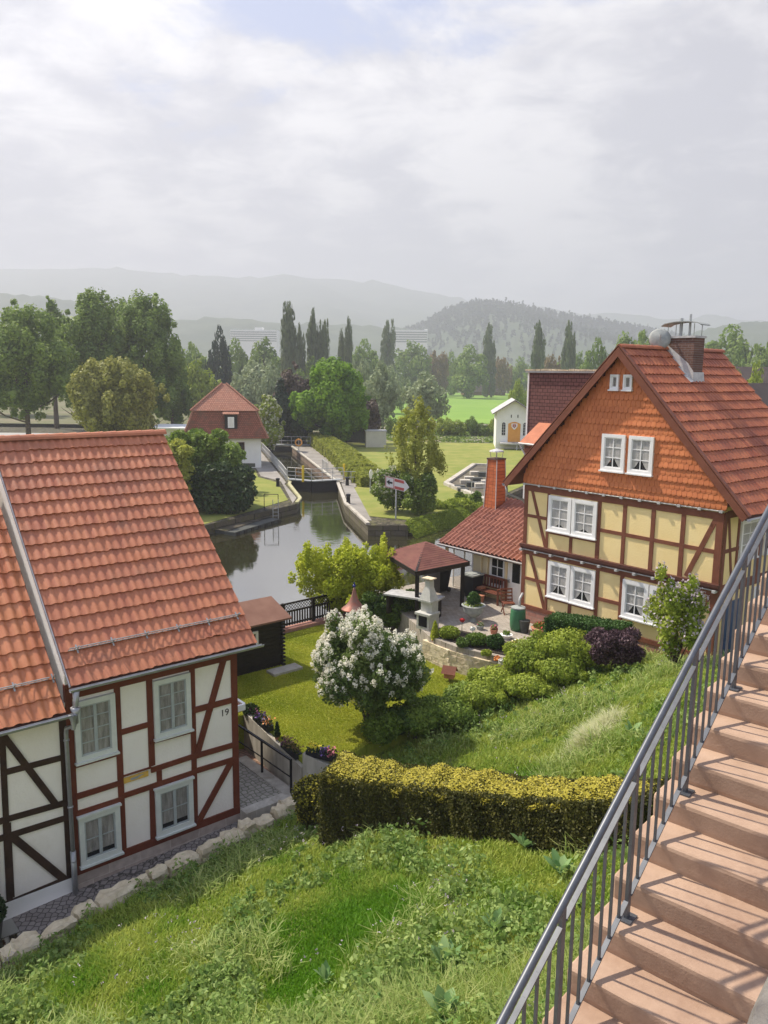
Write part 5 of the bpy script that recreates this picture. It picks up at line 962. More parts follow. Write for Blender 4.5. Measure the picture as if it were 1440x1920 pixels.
# clipped box hedge, purple shrub and flowering lilac bush before the house
BH = [RW(3.15, -2.15, 0)[:2], RW(4.3, -1.9, 0)[:2], RW(5.6, -1.75, 0)[:2]]
hedge('hedge', 'dark green box clipped hedge under the white windows of the yellow house', BH, 1.0, [2.9, 3.0, 3.2], [4.25, 4.35, 4.45], 26000, .045, M['leaf_box'], lump=.03)
def at_px(px, py, Y): return gy(px, py, Y)
rr = np.random.default_rng(12); q = at_px(1152, 1215, 22.6); bl = [(0, 0, 0, .72, .6, .46)]+[(rr.uniform(-.65, .65), rr.uniform(-.5, .4), rr.uniform(-.42, .42), .28, .28, .2) for _ in range(18)]
shrub('purple_shrub', 'dark purple leaved shrub between the clipped hedge and the lilac bush', q, bl, 15000, .05, M['leaf_purple'], rng=rr, stems=0)
rr = np.random.default_rng(13); q = at_px(1262, 1225, 20.9); q[2] = float(hgt(q[0], q[1])); top = at_px(1262, 1075, 20.9)[2]-q[2]
bl = crown_blobs(.86, .75, (top-.3)/2, .3+(top-.3)/2, 16, rr, .28)+[(rr.uniform(-.6, .6), rr.uniform(-.4, .4), top*rr.uniform(.75, 1.02), .13, .13, .25) for _ in range(8)]
shrub('lilac_bush', 'loose bush with pale lilac blossoms in front of the yellow house corner', q, bl, 6800, .065, M['leaf_fresh'], extra=(1300, .07, M['blossom_lilac'], 'blossom'), rng=rr, shell=.7, stems=8)
# ---------------------------------------------------------------- garden things
SHC = gz(534, 1247, 1.98); sh = thing('garden_shed', 'black wooden garden shed with brown felt roof at the edge of the lawn', 'shed', (float(SHC[0]), float(SHC[1]), 1.98), LHA)
b = MB(); W_, D_, H_s = 3.2, 1.9, 1.80
b.box(-W_, -.06, .06, D_, 0, H_s); [b.box(-W_-.01, -.04, .045, .06, z, z+.115) for z in np.arange(.02, H_s, .135)]; [b.box(-.055, -.04, .05, D_, z, z+.115) for z in np.arange(.02, H_s, .135)]
[b.box(-.12+(.0), -.0, .0-.06, .10, z, z+.06) for z in np.arange(.02, H_s, .135)]
b.build('wall', M['black_wood'], sh)
r_ = MB(); r_.add([(-W_-.25, -.35, 1.80), (.08, -.35, 1.80), (.08, .95, 2.26), (-W_-.25, .95, 2.26), (.08, 2.25, 1.80), (-W_-.25, 2.25, 1.80)]+[(-W_-.25, -.35, 1.74), (.08, -.35, 1.74), (.08, .95, 2.20), (-W_-.25, .95, 2.20), (.08, 2.25, 1.74), (-W_-.25, 2.25, 1.74)], [(0, 1, 2, 3), (3, 2, 4, 5), (6, 7, 8, 9), (9, 8, 10, 11), (0, 1, 7, 6), (1, 2, 8, 7), (2, 4, 10, 8), (4, 5, 11, 10)]); r_.build('roof', M['felt_brown'], sh)
window(sh, -1.75, -1.05, .95, 1.45, .04, M['white_paint'], (2, 1), .05, curt=None, sill=False)
w_ = window(sh, .5, 1.0, .95, 1.55, 0, M['white_paint'], (2, 2), .04, curt='curtain', curtain_h=.8, sill=False); Mz = Matrix.Translation((-.035, 0, 0)) @ Matrix.Rotation(math.pi/2, 4, 'Z')
for q in [w_]+list(w_.children): q.data.transform(Mz)
ss = MB().box(-.9, .25, -.75, -.25, 0, .10); ss.build('stone_slab', M['concrete'], None, label='pale stone step lying on the lawn in front of the black shed', cat='step', loc=(float(SHC[0]), float(SHC[1]), 1.98), rz=LHA)
# river fence on its stone footing
fp0 = np.array(gz(505, 1190, 2.0)[:2]); fp1 = np.array(gz(628, 1160, 2.0)[:2]); FL = float(np.linalg.norm(fp1-fp0)); FA = math.atan2(*(fp1-fp0)[::-1])
fc = thing('garden_fence', 'dark brown picket and lattice fence along the river behind the lawn', 'fence', (fp0[0], fp0[1], 2.0), FA)
for i in range(5): MB().bar((i*1.45-.8, 0, -.1), (i*1.45-.8, 0, 1.12), .12).build('post', M['black_wood'], fc)
f_ = MB(); xa, xb = -.8, 4*1.45-.8
for z, h in ((.22, .07), (.72, .06), (1.05, .06)): f_.box(xa, xb, -.03, .03, z, z+h)
x = xa+.1
while x < xb: f_.box(x, x+.055, -.02, .02, .18, .74); x += .125
f_.build('pickets', M['black_wood'], fc)
f_ = MB(); x = xa
while x < xb-.2: f_.bar((x, -.01, .78), (x+.28, -.01, 1.05), .022, .014, up=(0, 1, 0)); f_.bar((x+.28, .01, .78), (x, .01, 1.05), .022, .014, up=(0, 1, 0)); x += .14
f_.build('lattice', M['black_wood'], fc)
MB().box(xa-.6, xb+.5, -.28, .12, -.6, .14).build('river_wall', M['plinth_brick'], None, label='low mossy stone footing wall under the river fence', cat='wall', loc=(fp0[0], fp0[1], 2.0), rz=FA)
# bird house with conical copper roof on a pole
q = gy(664, 1150, 25.2); bz = float(q[2]); bh = thing('bird_house', 'white bird house with pointed copper roof and blue tip rising above the lilac', 'bird house', (float(q[0]), 25.2, 2.0)); Z0 = bz-2.0
MB().tube([(0, 0, -.1), (0, 0, Z0-.05)], .04, 8).build('pole', M['bench_wood'], bh)
MB().lathe([(.25, -.06), (.25, -.02), (.20, 0.0), (.20, .20), (.17, .22)], (0, 0, Z0), 8).build('body', M['white_paint'], bh)
MB().lathe([(.43, .14), (.40, .17), (.27, .27), (.16, .42), (.09, .60), (.045, .80), (.03, .86)], (0, 0, Z0), 16).build('roof', M['copper'], bh, smooth=True)
MB().ball((0, 0, Z0+.92), .055).tube([(0, 0, Z0+.95), (0, 0, Z0+1.05)], [.03, .005], 6).build('finial', M['blue_glaze'], bh, smooth=True)
for a in range(8): a = a*math.pi/4; pass
# gazebo
GA = RHA; GC = np.array([1.48, 29.9]); gb_ = thing('gazebo', 'open wooden gazebo with a low red-brown shingle hip roof', 'gazebo', (GC[0], GC[1], 2.9), 0)
cz, ez = 5.5-2.9, 4.74-2.9
crn = [np.array(gz(px, py, ez+2.9)[:2])-GC for px, py in ((718, 1036), (780, 1073), (880, 1054))]; c4p = crn[0]+crn[2]-crn[1]; crn.append(c4p); apx = np.array(gy(786, 1016, 30.1)); av = (float(apx[0]-GC[0]), float(apx[1]-GC[1]), float(apx[2])-2.9)
cen = (crn[0]+crn[2])/2; av = (float(cen[0]), float(cen[1]), float(gy(786, 1016, cen[1]+GC[1])[2])-2.9)
mb = MB(); order = [crn[0], crn[1], crn[2], crn[3]]
for i in range(4):
    a, b = order[i], order[(i+1) % 4]; NR = 13
    for k in range(NR):
        u0, u1 = k/NR, (k+1.25)/NR if k < NR-1 else 1; P = lambda p, u, l: (p[0]+(av[0]-p[0])*u, p[1]+(av[1]-p[1])*u, ez+(av[2]-ez)*u+l)
        NN = max(2, int(np.linalg.norm(b-a)*(1-u0)/.33))
        for j in range(NN): A0 = a+(b-a)*j/NN; B0 = a+(b-a)*(j+1)/NN; mb.add([P(A0, u0, .03), P(B0, u0, .03), P(B0, min(u1, 1), .008), P(A0, min(u1, 1), .008)], [(0, 1, 2, 3)], random.uniform(.01, .9))
mb.build('roof', M['bitumen_red'], gb_)
mb = MB(); o4 = [(p[0], p[1], ez+.0) for p in order]
for i in range(4): a, b = Vector(o4[i]), Vector(o4[(i+1) % 4]); mb.bar(a-Vector((0, 0, .07)), b-Vector((0, 0, .07)), .05, .16); mb.bar(Vector(o4[i])-Vector((0, 0, .02)), Vector(av)-Vector((0, 0, .06)), .08, .10)
mb.add([(*o4[0][:2], ez-.01), (*o4[1][:2], ez-.01), (*o4[2][:2], ez-.01), (*o4[3][:2], ez-.01), (av[0], av[1], av[2]-.03)], [(0, 1, 4), (1, 2, 4), (2, 3, 4), (3, 0, 4)]); mb.build('rafter', M['black_wood'], gb_)
for i in range(4):
    p = order[i]*.86+np.array(cen)*.14; MB().bar((p[0], p[1], -.1), (p[0], p[1], ez-.05), .15).build('post', M['black_wood'], gb_)
tb = thing('garden_table', 'pale stone-topped table under the gazebo roof', 'table', (GC[0]-.3, GC[1]-.2, 2.9), GA+.4); MB().box(-1.1, 1.1, -.42, .42, .74, .80).build('table_top', M['lead'], tb)
for x in (-.95, .95): MB().box(x-.05, x+.05, -.35, .35, 0, .74).build('leg', M['black_wood'], tb)
def patio(px, py, z=2.9): p = gz(px, py, z); return (float(p[0]), float(p[1]), z)
# masonry barbecue
bq = thing('barbecue', 'grey stone garden barbecue with a chimney beside the gazebo', 'barbecue', patio(800, 1178), RHA+.15); bq.scale = (.8, .8, .86)
b = MB(); b.box(-.36, .36, -.30, .42, 0, .12); b.box(-.36, -.24, -.3, .42, .12, .62); b.box(.24, .36, -.3, .42, .12, .62); b.box(-.24, .24, .3, .42, .12, .62); b.box(-.42, .42, -.38, .44, .62, .72); b.box(-.32, .32, -.05, .40, .72, 1.18); b.box(-.36, .36, -.22, .42, 1.18, 1.26); b.build('hearth', M['barbecue_stone'], bq)
MB().add([(-.32, -.2, 1.26), (.32, -.2, 1.26), (.32, .4, 1.26), (-.32, .4, 1.26), (-.15, -.02, 1.78), (.15, -.02, 1.78), (.15, .28, 1.78), (-.15, .28, 1.78), (-.14, -.01, 2.08), (.14, -.01, 2.08), (.14, .27, 2.08), (-.14, .27, 2.08)], [(i, (i+1) % 4, 4+(i+1) % 4, 4+i) for i in range(4)]+[(4+i, 4+(i+1) % 4, 8+(i+1) % 4, 8+i) for i in range(4)]+[(8, 9, 10, 11)]).box(-.10, .10, -.022, -.02, 1.9, 2.0).build('hood', M['barbecue_stone'], bq)
MB().box(-.27, .27, -.10, .32, 2.14, 2.18).box(-.13, -.09, 0, .04, 2.08, 2.14).box(.09, .13, .2, .24, 2.08, 2.14).build('cap', M['limestone'], bq)
MB().box(-.24, .24, -.31, .30, .14, .60).build('firebox', M['dark_room'], bq)
# bins, bench, chair, pots
def bin_(p, rz, body, lid, label):
    t = thing('wheelie_bin', label, 'bin', p, rz, None); MB().add([(-.22, -.25, .06), (.22, -.25, .06), (.22, .2, .06), (-.22, .2, .06), (-.29, -.33, .95), (.29, -.33, .95), (.29, .33, .95), (-.29, .33, .95)], [(0, 3, 2, 1), (4, 5, 6, 7), (0, 1, 5, 4), (1, 2, 6, 5), (2, 3, 7, 6), (3, 0, 4, 7)]).build('body', M[body], t)
    MB().box(-.31, .31, -.36, .34, .96, 1.02).box(-.2, .2, -.3, .28, 1.02, 1.05).build('lid', M[lid], t)
    for x in (-.24, .24): MB().tube([(x-.03, .26, .1), (x+.03, .26, .1)], .10, 10).build('wheel', M['plastic_black'], t)
bin_(patio(886, 1120), RHA, 'plastic_black', 'pot_grey', 'black wheelie bin with grey lid at the left end of the bench')
bin_(patio(826, 1109), RHA, 'plastic_black', 'plastic_black', 'black wheelie bin standing under the gazebo nearest the screen')
bin_(patio(812, 1100), RHA, 'plastic_black', 'plastic_blue', 'black wheelie bin with a blue lid deep under the gazebo')
be = thing('garden_bench', 'red-brown slatted wooden garden bench against the cream annex wall', 'bench', RW(-2.55, .98, -.57), RHA)
s_ = MB(); [s_.box(-.78, .78, -.30+i*.105, -.22+i*.105, .42, .45) for i in range(5)]; s_.build('seat', M['bench_wood'], be)
s_ = MB(); s_.box(-.78, .78, .22, .26, .90, 1.0); s_.box(-.78, .78, .20, .24, .50, .56); [s_.box(-.72+i*.155, -.66+i*.155, .21, .24, .56, .90) for i in range(10)]; s_.build('backrest', M['bench_wood'], be)
for x in (-.78, .78): MB().box(x-.03, x+.03, -.3, -.24, 0, .62).box(x-.03, x+.03, .2, .26, 0, 1.0).box(x-.035, x+.035, -.34, .26, .62, .66).build('side_frame', M['bench_wood'], be)
cu = MB().box(-.60, -.20, -.22, .1, .45, .52); cu.build('cushion', M['terracotta'], None, label='flat orange cushion lying on the wooden bench', cat='cushion', loc=RW(-2.55, .98, -.57), rz=RHA)
ck = thing('garden_chair', 'folding brown wooden chair between the bench and the green barrel', 'chair', patio(952, 1150), RHA+1.0)
MB().box(-.22, .22, -.2, .2, .42, .45).build('seat', M['bench_wood'], ck); s_ = MB(); s_.bar((-.22, .2, .42), (-.22, .32, .92), .035); s_.bar((.22, .2, .42), (.22, .32, .92), .035); [s_.bar((-.22, .22+i*.035, .5+i*.13), (.22, .22+i*.035, .5+i*.13), .02, .06) for i in range(4)]; s_.build('backrest', M['bench_wood'], ck)
for x in (-.2, .2): MB().bar((x, -.25, 0), (x, .2, .44), .035).bar((x, .25, 0), (x, -.2, .44), .035).build('leg', M['bench_wood'], ck)
br = thing('rain_barrel', 'green plastic rain barrel beside the corner of the yellow house', 'barrel', patio(970, 1181)); MB().lathe([(.24, 0), (.28, .15), (.29, .4), (.27, .75), (.25, .82)], n=18).build('body', M['plastic_green'], br, smooth=True); MB().lathe([(.265, .82), (.265, .86), (.1, .88)], n=18).build('lid', M['pot_grey'], br); MB().tube([(.05, .05, .86), (.05, .05, 1.15), (.18, .25, 1.3)], .045, 8).build('inlet_pipe', M['lead'], br, smooth=True)
def pot(name, label, p, prof, m, plants=None, cat='pot', group=None, squash=1.0):
    t = thing(name, label, cat, p, 0, group); MB().lathe(prof, n=16, squash=squash).build('bowl', M[m], t, smooth=False)
    top = prof[-1][1]; rad = prof[-1][0]*.9; rr = np.random.default_rng(int(abs(p[0]*1000)) % 9999)
    MB().lathe([(rad, top-.04), (rad*.5, top-.02)], n=12, squash=squash).build('soil', M['dark_bark'], t)
    for (mm, n, hz, ls, sp) in plants or []:
        a = rr.normal(size=(n, 3)); a /= np.linalg.norm(a, axis=1)[:, None]; P = a*np.array([rad*sp, rad*sp*squash, hz])*rr.uniform(.5, 1, (n, 1))+np.array([0, 0, top+hz*.6]); fastmesh('flowers' if 'flower' in mm else 'leaves', leafquads(P, ls, a, .4, 1.4, rr), M[mm], rr.random(n), t)
    return t
pot('planter_urn', 'wide grey footed urn with a clipped shrub in the middle of the patio', patio(887, 1164), [(.16, 0), (.12, .04), (.10, .16), (.22, .22), (.36, .36), (.42, .60), (.46, .62)], 'pot_grey', [('leaf_box', 2600, .32, .05, .62), ('leaf_fresh', 300, .06, .05, .9), ('flower_white', 60, .08, .04, .9)], 'planter')
pot('flower_pot', 'tall dark grey pot standing beside the green barrel', patio(983, 1186), [(.14, 0), (.17, .25), (.20, .46)], 'pot_dark')
pot('flower_pot', 'terracotta pot under the wooden bench', RW(-2.55, .55, -.57), [(.12, 0), (.17, .28), (.19, .3)], 'terracotta')
pot('flower_pot', 'round terracotta pot with red flowers beside the brick plinth', patio(1012, 1193), [(.22, 0), (.30, .28), (.33, .32)], 'terracotta', [('leaf_mid', 260, .12, .06, .9), ('flower_red', 90, .15, .05, .9)])
pot('flower_pot', 'pale square dish with a small succulent on the patio edge', patio(949, 1197), [(.14, 0), (.22, .14), (.23, .15)], 'render_far', [('leaf_mid', 80, .08, .06, .7)])
pot('flower_pot', 'low trough with yellow and white flowers on the patio edge', patio(973, 1210), [(.28, 0), (.32, .12)], 'terracotta', [('leaf_fresh', 120, .06, .05, .9), ('flower_yellow', 50, .07, .05, .9), ('flower_white', 40, .08, .05, .9)], squash=.55)
pot('flower_pot', 'pink flowering pot on the patio right of the round bush', patio(926, 1188), [(.11, 0), (.15, .16)], 'terracotta', [('leaf_mid', 100, .1, .05, 1), ('flower_pink', 70, .12, .045, 1.1)])
pot('flower_pot', 'small pot with pink flowers in front of the footed urn', patio(900, 1180), [(.11, 0), (.15, .14)], 'pot_grey', [('leaf_willow', 120, .1, .05, 1), ('flower_pink', 30, .12, .04, 1.1)])
pot('planter_box', 'grey square planter at the left end of the dark clipped hedge', patio(1043, 1207), [(.16, 0), (.19, .34)], 'pot_dark', [('blossom_lilac', 120, .1, .05, 1)], 'planter')
pot('wooden_tub', 'small brown tub on the low pillar beside the barbecue', patio(804, 1163)[:2]+(3.15,), [(.13, 0), (.17, .22)], 'bench_wood', [('leaf_willow', 60, .06, .05, .8)])
pb = thing('stone_ball', 'grey stone ball on a short pillar at the patio corner', 'ornament', (float(gz(803, 1188, 2.6)[0]), float(gz(803, 1188, 2.6)[1]), 2.3)); MB().box(-.13, .13, -.13, .13, 0, .62).build('pillar', M['concrete'], pb); MB().ball((0, 0, .76), .13, n=14, m=8).build('ball', M['concrete'], pb, smooth=True)
for i, (px, py, ht, lb) in enumerate([(815, 1202, 2.75, 'small yellow-green cone shaped conifer at the patio wall corner')]):
    rr = np.random.default_rng(60+i); q = gz(px, py, ht); n = 900; u = rr.random(n); a = rr.uniform(0, 6.28, n); rd = .16*(1-u)**.7*rr.uniform(.7, 1.05, n); P = np.stack([rd*np.cos(a), rd*np.sin(a), .1+u*.62], -1); t = thing('dwarf_conifer', lb, 'shrub', tuple(map(float, q))); fastmesh('foliage', leafquads(P, .045, None, 0, 2, rr), M['leaf_lime'], rr.random(n), t); MB().lathe([(.10, -.12), (.13, .1)], n=10).build('pot', M['terracotta'], t)
fbox = thing('flower_trough', 'yellow trough with red flowers on top of the stone wall', 'planter', (float(gz(848, 1207, 2.7)[0]), float(gz(848, 1207, 2.7)[1]), 2.62), RHA-.1); MB().box(-.36, .36, -.09, .09, 0, .16).build('box', M['yellow_paint'], fbox)
for mm, n in (('leaf_mid', 200), ('flower_red', 60), ('flower_white', 20)): rr = np.random.default_rng(n); P = np.stack([rr.uniform(-.34, .34, n), rr.normal(0, .06, n), rr.uniform(.14, .3, n)], -1); fastmesh('flowers' if 'flower' in mm else 'leaves', leafquads(P, .05, rng=rr), M[mm], rr.random(n), fbox)
# dry-stone wall and flower bed between patio and lawn
WL = [(1.55, 27.45), (2.25, 26.5), (3.15, 25.7), (4.25, 24.95)]
dw = thing('stone_wall', 'sunlit dry-stone wall holding the flower bed above the lawn', 'wall', (0, 0, 0)); mb = MB()
cum = 0
for i in range(3):
    a, b = np.array(WL[i]), np.array(WL[i+1]); L0 = np.linalg.norm(b-a); d = (b-a)/L0; an = math.atan2(d[1], d[0])
    for row in range(5):
        x = random.uniform(-.1, 0)
        while x < L0:
            l = random.uniform(.18, .42); c = a+d*(x+l/2); hh = .145; z = 1.96+row*.15; w = .30+random.uniform(-.02, .03); cs, sn = math.cos(an), math.sin(an)
            vs = [(c[0]+(sx*l*.49)*cs-(sy*w/2)*sn, c[1]+(sx*l*.49)*sn+(sy*w/2)*cs, z+(hh if sz else 0)+random.uniform(-.008, .008)) for sz in (0, 1) for sx, sy in ((-1, -1), (1, -1), (1, 1), (-1, 1))]
            mb.add(vs, [(0, 3, 2, 1), (4, 5, 6, 7), (0, 1, 5, 4), (1, 2, 6, 5), (2, 3, 7, 6), (3, 0, 4, 7)]); x += l
mb.build('stones', M['limestone'], dw)
sheet('flower_bed', [(1.7, 27.5), (2.35, 26.6), (3.2, 25.8), (4.3, 25.1), (5.0, 25.6), (4.3, 26.6), (3.1, 27.6), (2.2, 28.2)], 2.93, 'dark_bark')
rr = np.random.default_rng(77)
for i, (px, py, rx, hz, mm, n, lb) in enumerate([(842, 1195, .42, .34, 'leaf_fresh', 3600, 'rounded bright green shrub next to the stone ball in the flower bed'), (893, 1208, .46, .34, 'leaf_mid', 2600, 'loose green perennial in the middle of the flower bed'), (929, 1215, .34, .40, 'leaf_box', 3200, 'dense round green tuft in the flower bed'), (912, 1228, .20, .14, 'leaf_fresh', 800, 'small green cushion plant at the bed edge'),
        (1012, 1225, .44, .42, 'leaf_mid', 2800, 'round green shrub at the right end of the flower bed'), (868, 1212, .26, .25, 'leaf_laurel', 1200, 'dark green tuft behind the yellow trough'), (965, 1222, .36, .24, 'leaf_fresh', 1500, 'low yellow-green plant right of the round tuft'), (990, 1240, .3, .25, 'leaf_linden', 1200, 'low plant beside the pale rose in the bed')]):
    q = gz(px, py, 2.93); bl = [(0, 0, hz*.55, rx*.85, rx*.8, hz*.6)]+[(rr.uniform(-.6, .6)*rx, rr.uniform(-.6, .6)*rx, hz*rr.uniform(.3, .9), rx*.3, rx*.3, hz*.3) for _ in range(7)]; shrub('bed_plant', lb, q, bl, n, .05, M[mm], cat='plant', group='plants of the flower bed', rng=rr, stems=0)
for i, (px, py, mm, r_b, hh, lb) in enumerate([(866, 1180, 'flower_red', .085, .42, 'single red globe flower on a stem above the bed'), (886, 1192, 'flower_white', .10, .34, 'white globe ornament flower in the flower bed'), (932, 1238, 'flower_orange', .11, .14, 'orange flower clump near the end of the stone wall'), (941, 1243, 'flower_white', .12, .12, 'white flower clump near the end of the stone wall'), (970, 1228, 'blossom_cream', .16, .3, 'large cream rose bloom at the right of the flower bed'), (973, 1243, 'flower_orange', .08, .14, 'small orange flower right of the white clump')]):
    q = gz(px, py+4, 2.95); t = thing('flower', lb, 'flower', tuple(map(float, q))); MB().tube([(0, 0, -.1), (0, 0, hh)], .01, 5).build('stem', M['leaf_mid'], t)
    P, d, tn = blobs_cloud([(0, 0, hh, r_b, r_b, r_b*.8)], 140, rr, .3); fastmesh('bloom', leafquads(P, .05, d, .6, 1.1, rr), M[mm], tn, t)
q = gy(843, 1262, 25.3); oh = thing('ornament_house', 'small red-brown wooden bird house in front of the stone wall end', 'bird house', (float(q[0]), float(q[1]), float(q[2])-.15), RHA+.5)
MB().box(-.16, .16, -.13, .13, 0, .22).tube([(0, 0, -.5), (0, 0, 0)], .025, 6).build('body', M['terracotta'], oh); MB().add([(-.24, -.2, .17), (.24, -.2, .17), (.24, 0, .40), (-.24, 0, .40), (.24, .2, .17), (-.24, .2, .17)], [(0, 1, 2, 3), (3, 2, 4, 5)]).build('roof', M['timber_brown'], oh)
# flower boxes on the concrete wall
dwl = (WB_-WA)/np.linalg.norm(WB_-WA); aw = math.atan2(dwl[1], dwl[0])
def fbx(c, z, l, an, fl, label, seed):
    t = thing('flower_box', label, 'planter', (float(c[0]), float(c[1]), z), an, 'flower boxes on the concrete garden wall'); MB().box(-l/2, l/2, -.10, .10, 0, .15).build('box', M['plastic_black'], t); r = np.random.default_rng(seed)
    for mm, n, xa, xb, hz in fl: P = np.stack([r.uniform(xa, xb, n)*l/2, r.normal(0, .07, n), .14+r.random(n)*hz], -1); fastmesh('flowers' if 'flower' in mm else 'leaves', leafquads(P, .045, rng=r), M[mm], r.random(n), t)
fbx(WA+(WB_-WA)*.30, 2.03, .95, aw, [('leaf_dark', 260, -1, 1, .2), ('flower_plum', 90, -1, .1, .24), ('flower_violet', 60, -.4, .3, .2), ('flower_orange', 45, .3, 1, .22), ('flower_white', 30, 0, .7, .2)], 'long black flower box with violet and orange flowers nearest the house', 1)
fbx(WA+(WB_-WA)*.78, 1.87, .85, aw, [('leaf_brown', 220, -1, 1, .2), ('leaf_dark', 200, -1, 1, .2), ('flower_plum', 50, -1, 0, .2)], 'black flower box with withered brown plants in the middle of the wall', 2)
fbx(WB_+(WC-WB_)*.58, 2.16, .85, math.atan2(*(WC-WB_)[::-1]), [('leaf_dark', 220, -1, 1, .15), ('flower_yellow', 80, -.9, -.2, .24), ('flower_violet', 80, 0, .5, .2), ('flower_pink', 60, .4, 1, .18)], 'black flower box with yellow and violet flowers by the hedge', 3)
rr = np.random.default_rng(3); c = WA+(WB_-WA)*.55; n = 700; u = rr.random(n); a = rr.uniform(0, 6.28, n); rd = .09*(1-u*.8)*rr.uniform(.5, 1.1, n); t = thing('dwarf_conifer', 'slender dark dwarf conifer standing between two flower boxes on the wall', 'shrub', (float(c[0]), float(c[1]), 1.96)); fastmesh('foliage', leafquads(np.stack([rd*np.cos(a), rd*np.sin(a), .08+u*.42], -1), .035, None, 0, 2, rr), M['leaf_dark'], rr.random(n), t); MB().lathe([(.06, 0), (.08, .1)], n=10).build('pot', M['terracotta'], t)
rr = np.random.default_rng(31); c = WA+(WB_-WA)*.06; shrub('garden_bush', 'small dark bush at the porch end of the concrete wall', (c[0], c[1]+.1, 2.0), [(0, 0, .15, .25, .2, .18)], 900, .05, M['leaf_dark'], rng=rr, stems=0)
q = LW(-6.05, -.50, 0); shrub('boxwood_bush', 'round dark boxwood in a pot at the left edge below the black timbers', (q[0], q[1], .95), [(0, 0, .25, .32, .32, .34)], 3500, .045, M['leaf_dark'], rng=rr, stems=1)
MB().lathe([(.2, -.4), (.26, .0), (.27, .02)], (q[0], q[1], .95), 14).build('plant_pot', M['pot_dark'], None, label='dark pot holding the boxwood at the left edge', cat='pot')
# ---------------------------------------------------------------- lock house, lock and island
q = (gz(350, 880, 1.34)+gz(485, 880, 1.34))/2
lk = thing('lock_house', 'white lock keeper house with a red mansard roof and one dormer', 'house', (float(q[0])+.1, 90.2, 1.34), 0.20)
w2 = 3.95; dph = 7.4; k9 = .0624
MB().box(-w2, w2, 0, dph, -.3, 3.55).build('wall', M['render_far'], lk)
def frust(mb, a, b, z0, y0, y1, a2, z1, y2, y3): mb.add([(-a, y0, z0), (a, y0, z0), (a, y1, z0), (-a, y1, z0), (-a2, y2, z1), (a2, y2, z1), (a2, y3, z1), (-a2, y3, z1)], [(0, 1, 5, 4), (1, 2, 6, 5), (2, 3, 7, 6), (3, 0, 4, 7)])
mb = MB(); frust(mb, 4.75, 0, 3.35, -.75, dph+.75, 4.1, 4.75, -.2, dph+.2); frust(mb, 4.1, 0, 4.75, -.2, dph+.2, 3.45, 6.5, .35, dph-.35); mb.build('lower_roof', M['plain_tile'], lk)
mb = MB(); mb.add([(-3.75, .1, 6.42), (3.75, .1, 6.42), (3.75, dph-.1, 6.42), (-3.75, dph-.1, 6.42), (-.25, 3.5, 9.35), (.25, 3.5, 9.35), (.25, 3.9, 9.35), (-.25, 3.9, 9.35)], [(0, 1, 5, 4), (1, 2, 6, 5), (2, 3, 7, 6), (3, 0, 4, 7), (4, 5, 6, 7), (0, 3, 2, 1)]); mb.build('upper_roof', M['plain_tile_light'], lk)
mb = MB(); 
for sx in (-1, 1): mb.tube([(sx*3.75, .1, 6.45), (sx*.25, 3.5, 9.4)], .13, 6); mb.tube([(sx*4.75, -.75, 3.38), (sx*4.1, -.2, 4.8), (sx*3.45, .35, 6.5)], .12, 6)
mb.build('hip_tiles', M['plain_tile_light'], lk)
do = MB().box(-.05, 1.35, -.42, 1.0, 4.45, 6.12).build('dormer', M['black_wood'], lk); MB().add([(-.25, -.55, 6.02), (1.55, -.55, 6.02), (1.55, 1.2, 6.5), (-.25, 1.2, 6.5), (-.25, -.55, 6.12), (1.55, -.55, 6.12), (1.55, 1.2, 6.6), (-.25, 1.2, 6.6)], [(0, 1, 2, 3), (4, 5, 6, 7), (0, 1, 5, 4)]).build('dormer_roof', M['plain_tile_light'], do)
MB().box(.30, 1.0, -.46, -.42, 4.55, 5.75).build('shutter_window', M['white_paint'], do); MB().box(.38, .92, -.475, -.462, 4.65, 5.65).build('pane', M['curtain'], do)
for x in (1.35, -2.2): window(lk, x, x+.75, 1.15, 2.9, -.01, M['beam_brown'], (2, 3), .07, curt=None, sill=False)
bn = thing('park_bench', 'dark blue-grey bench on the lawn beside the lock house wall', 'bench', (float(gz(448, 893, 1.34)[0]), 86.5, 1.34)); MB().box(-1.1, 1.1, -.25, .2, .42, .48).build('seat', M['pot_dark'], bn); MB().box(-1.1, 1.1, .2, .26, .55, .95).build('backrest', M['pot_dark'], bn); [MB().box(x-.05, x+.05, -.2, .2, 0, .42).build('leg', M['pot_dark'], bn) for x in (-.9, .9)]
def P_(px, py, z=1.34): p = gz(px, py, z); return (float(p[0]), float(p[1]), z)
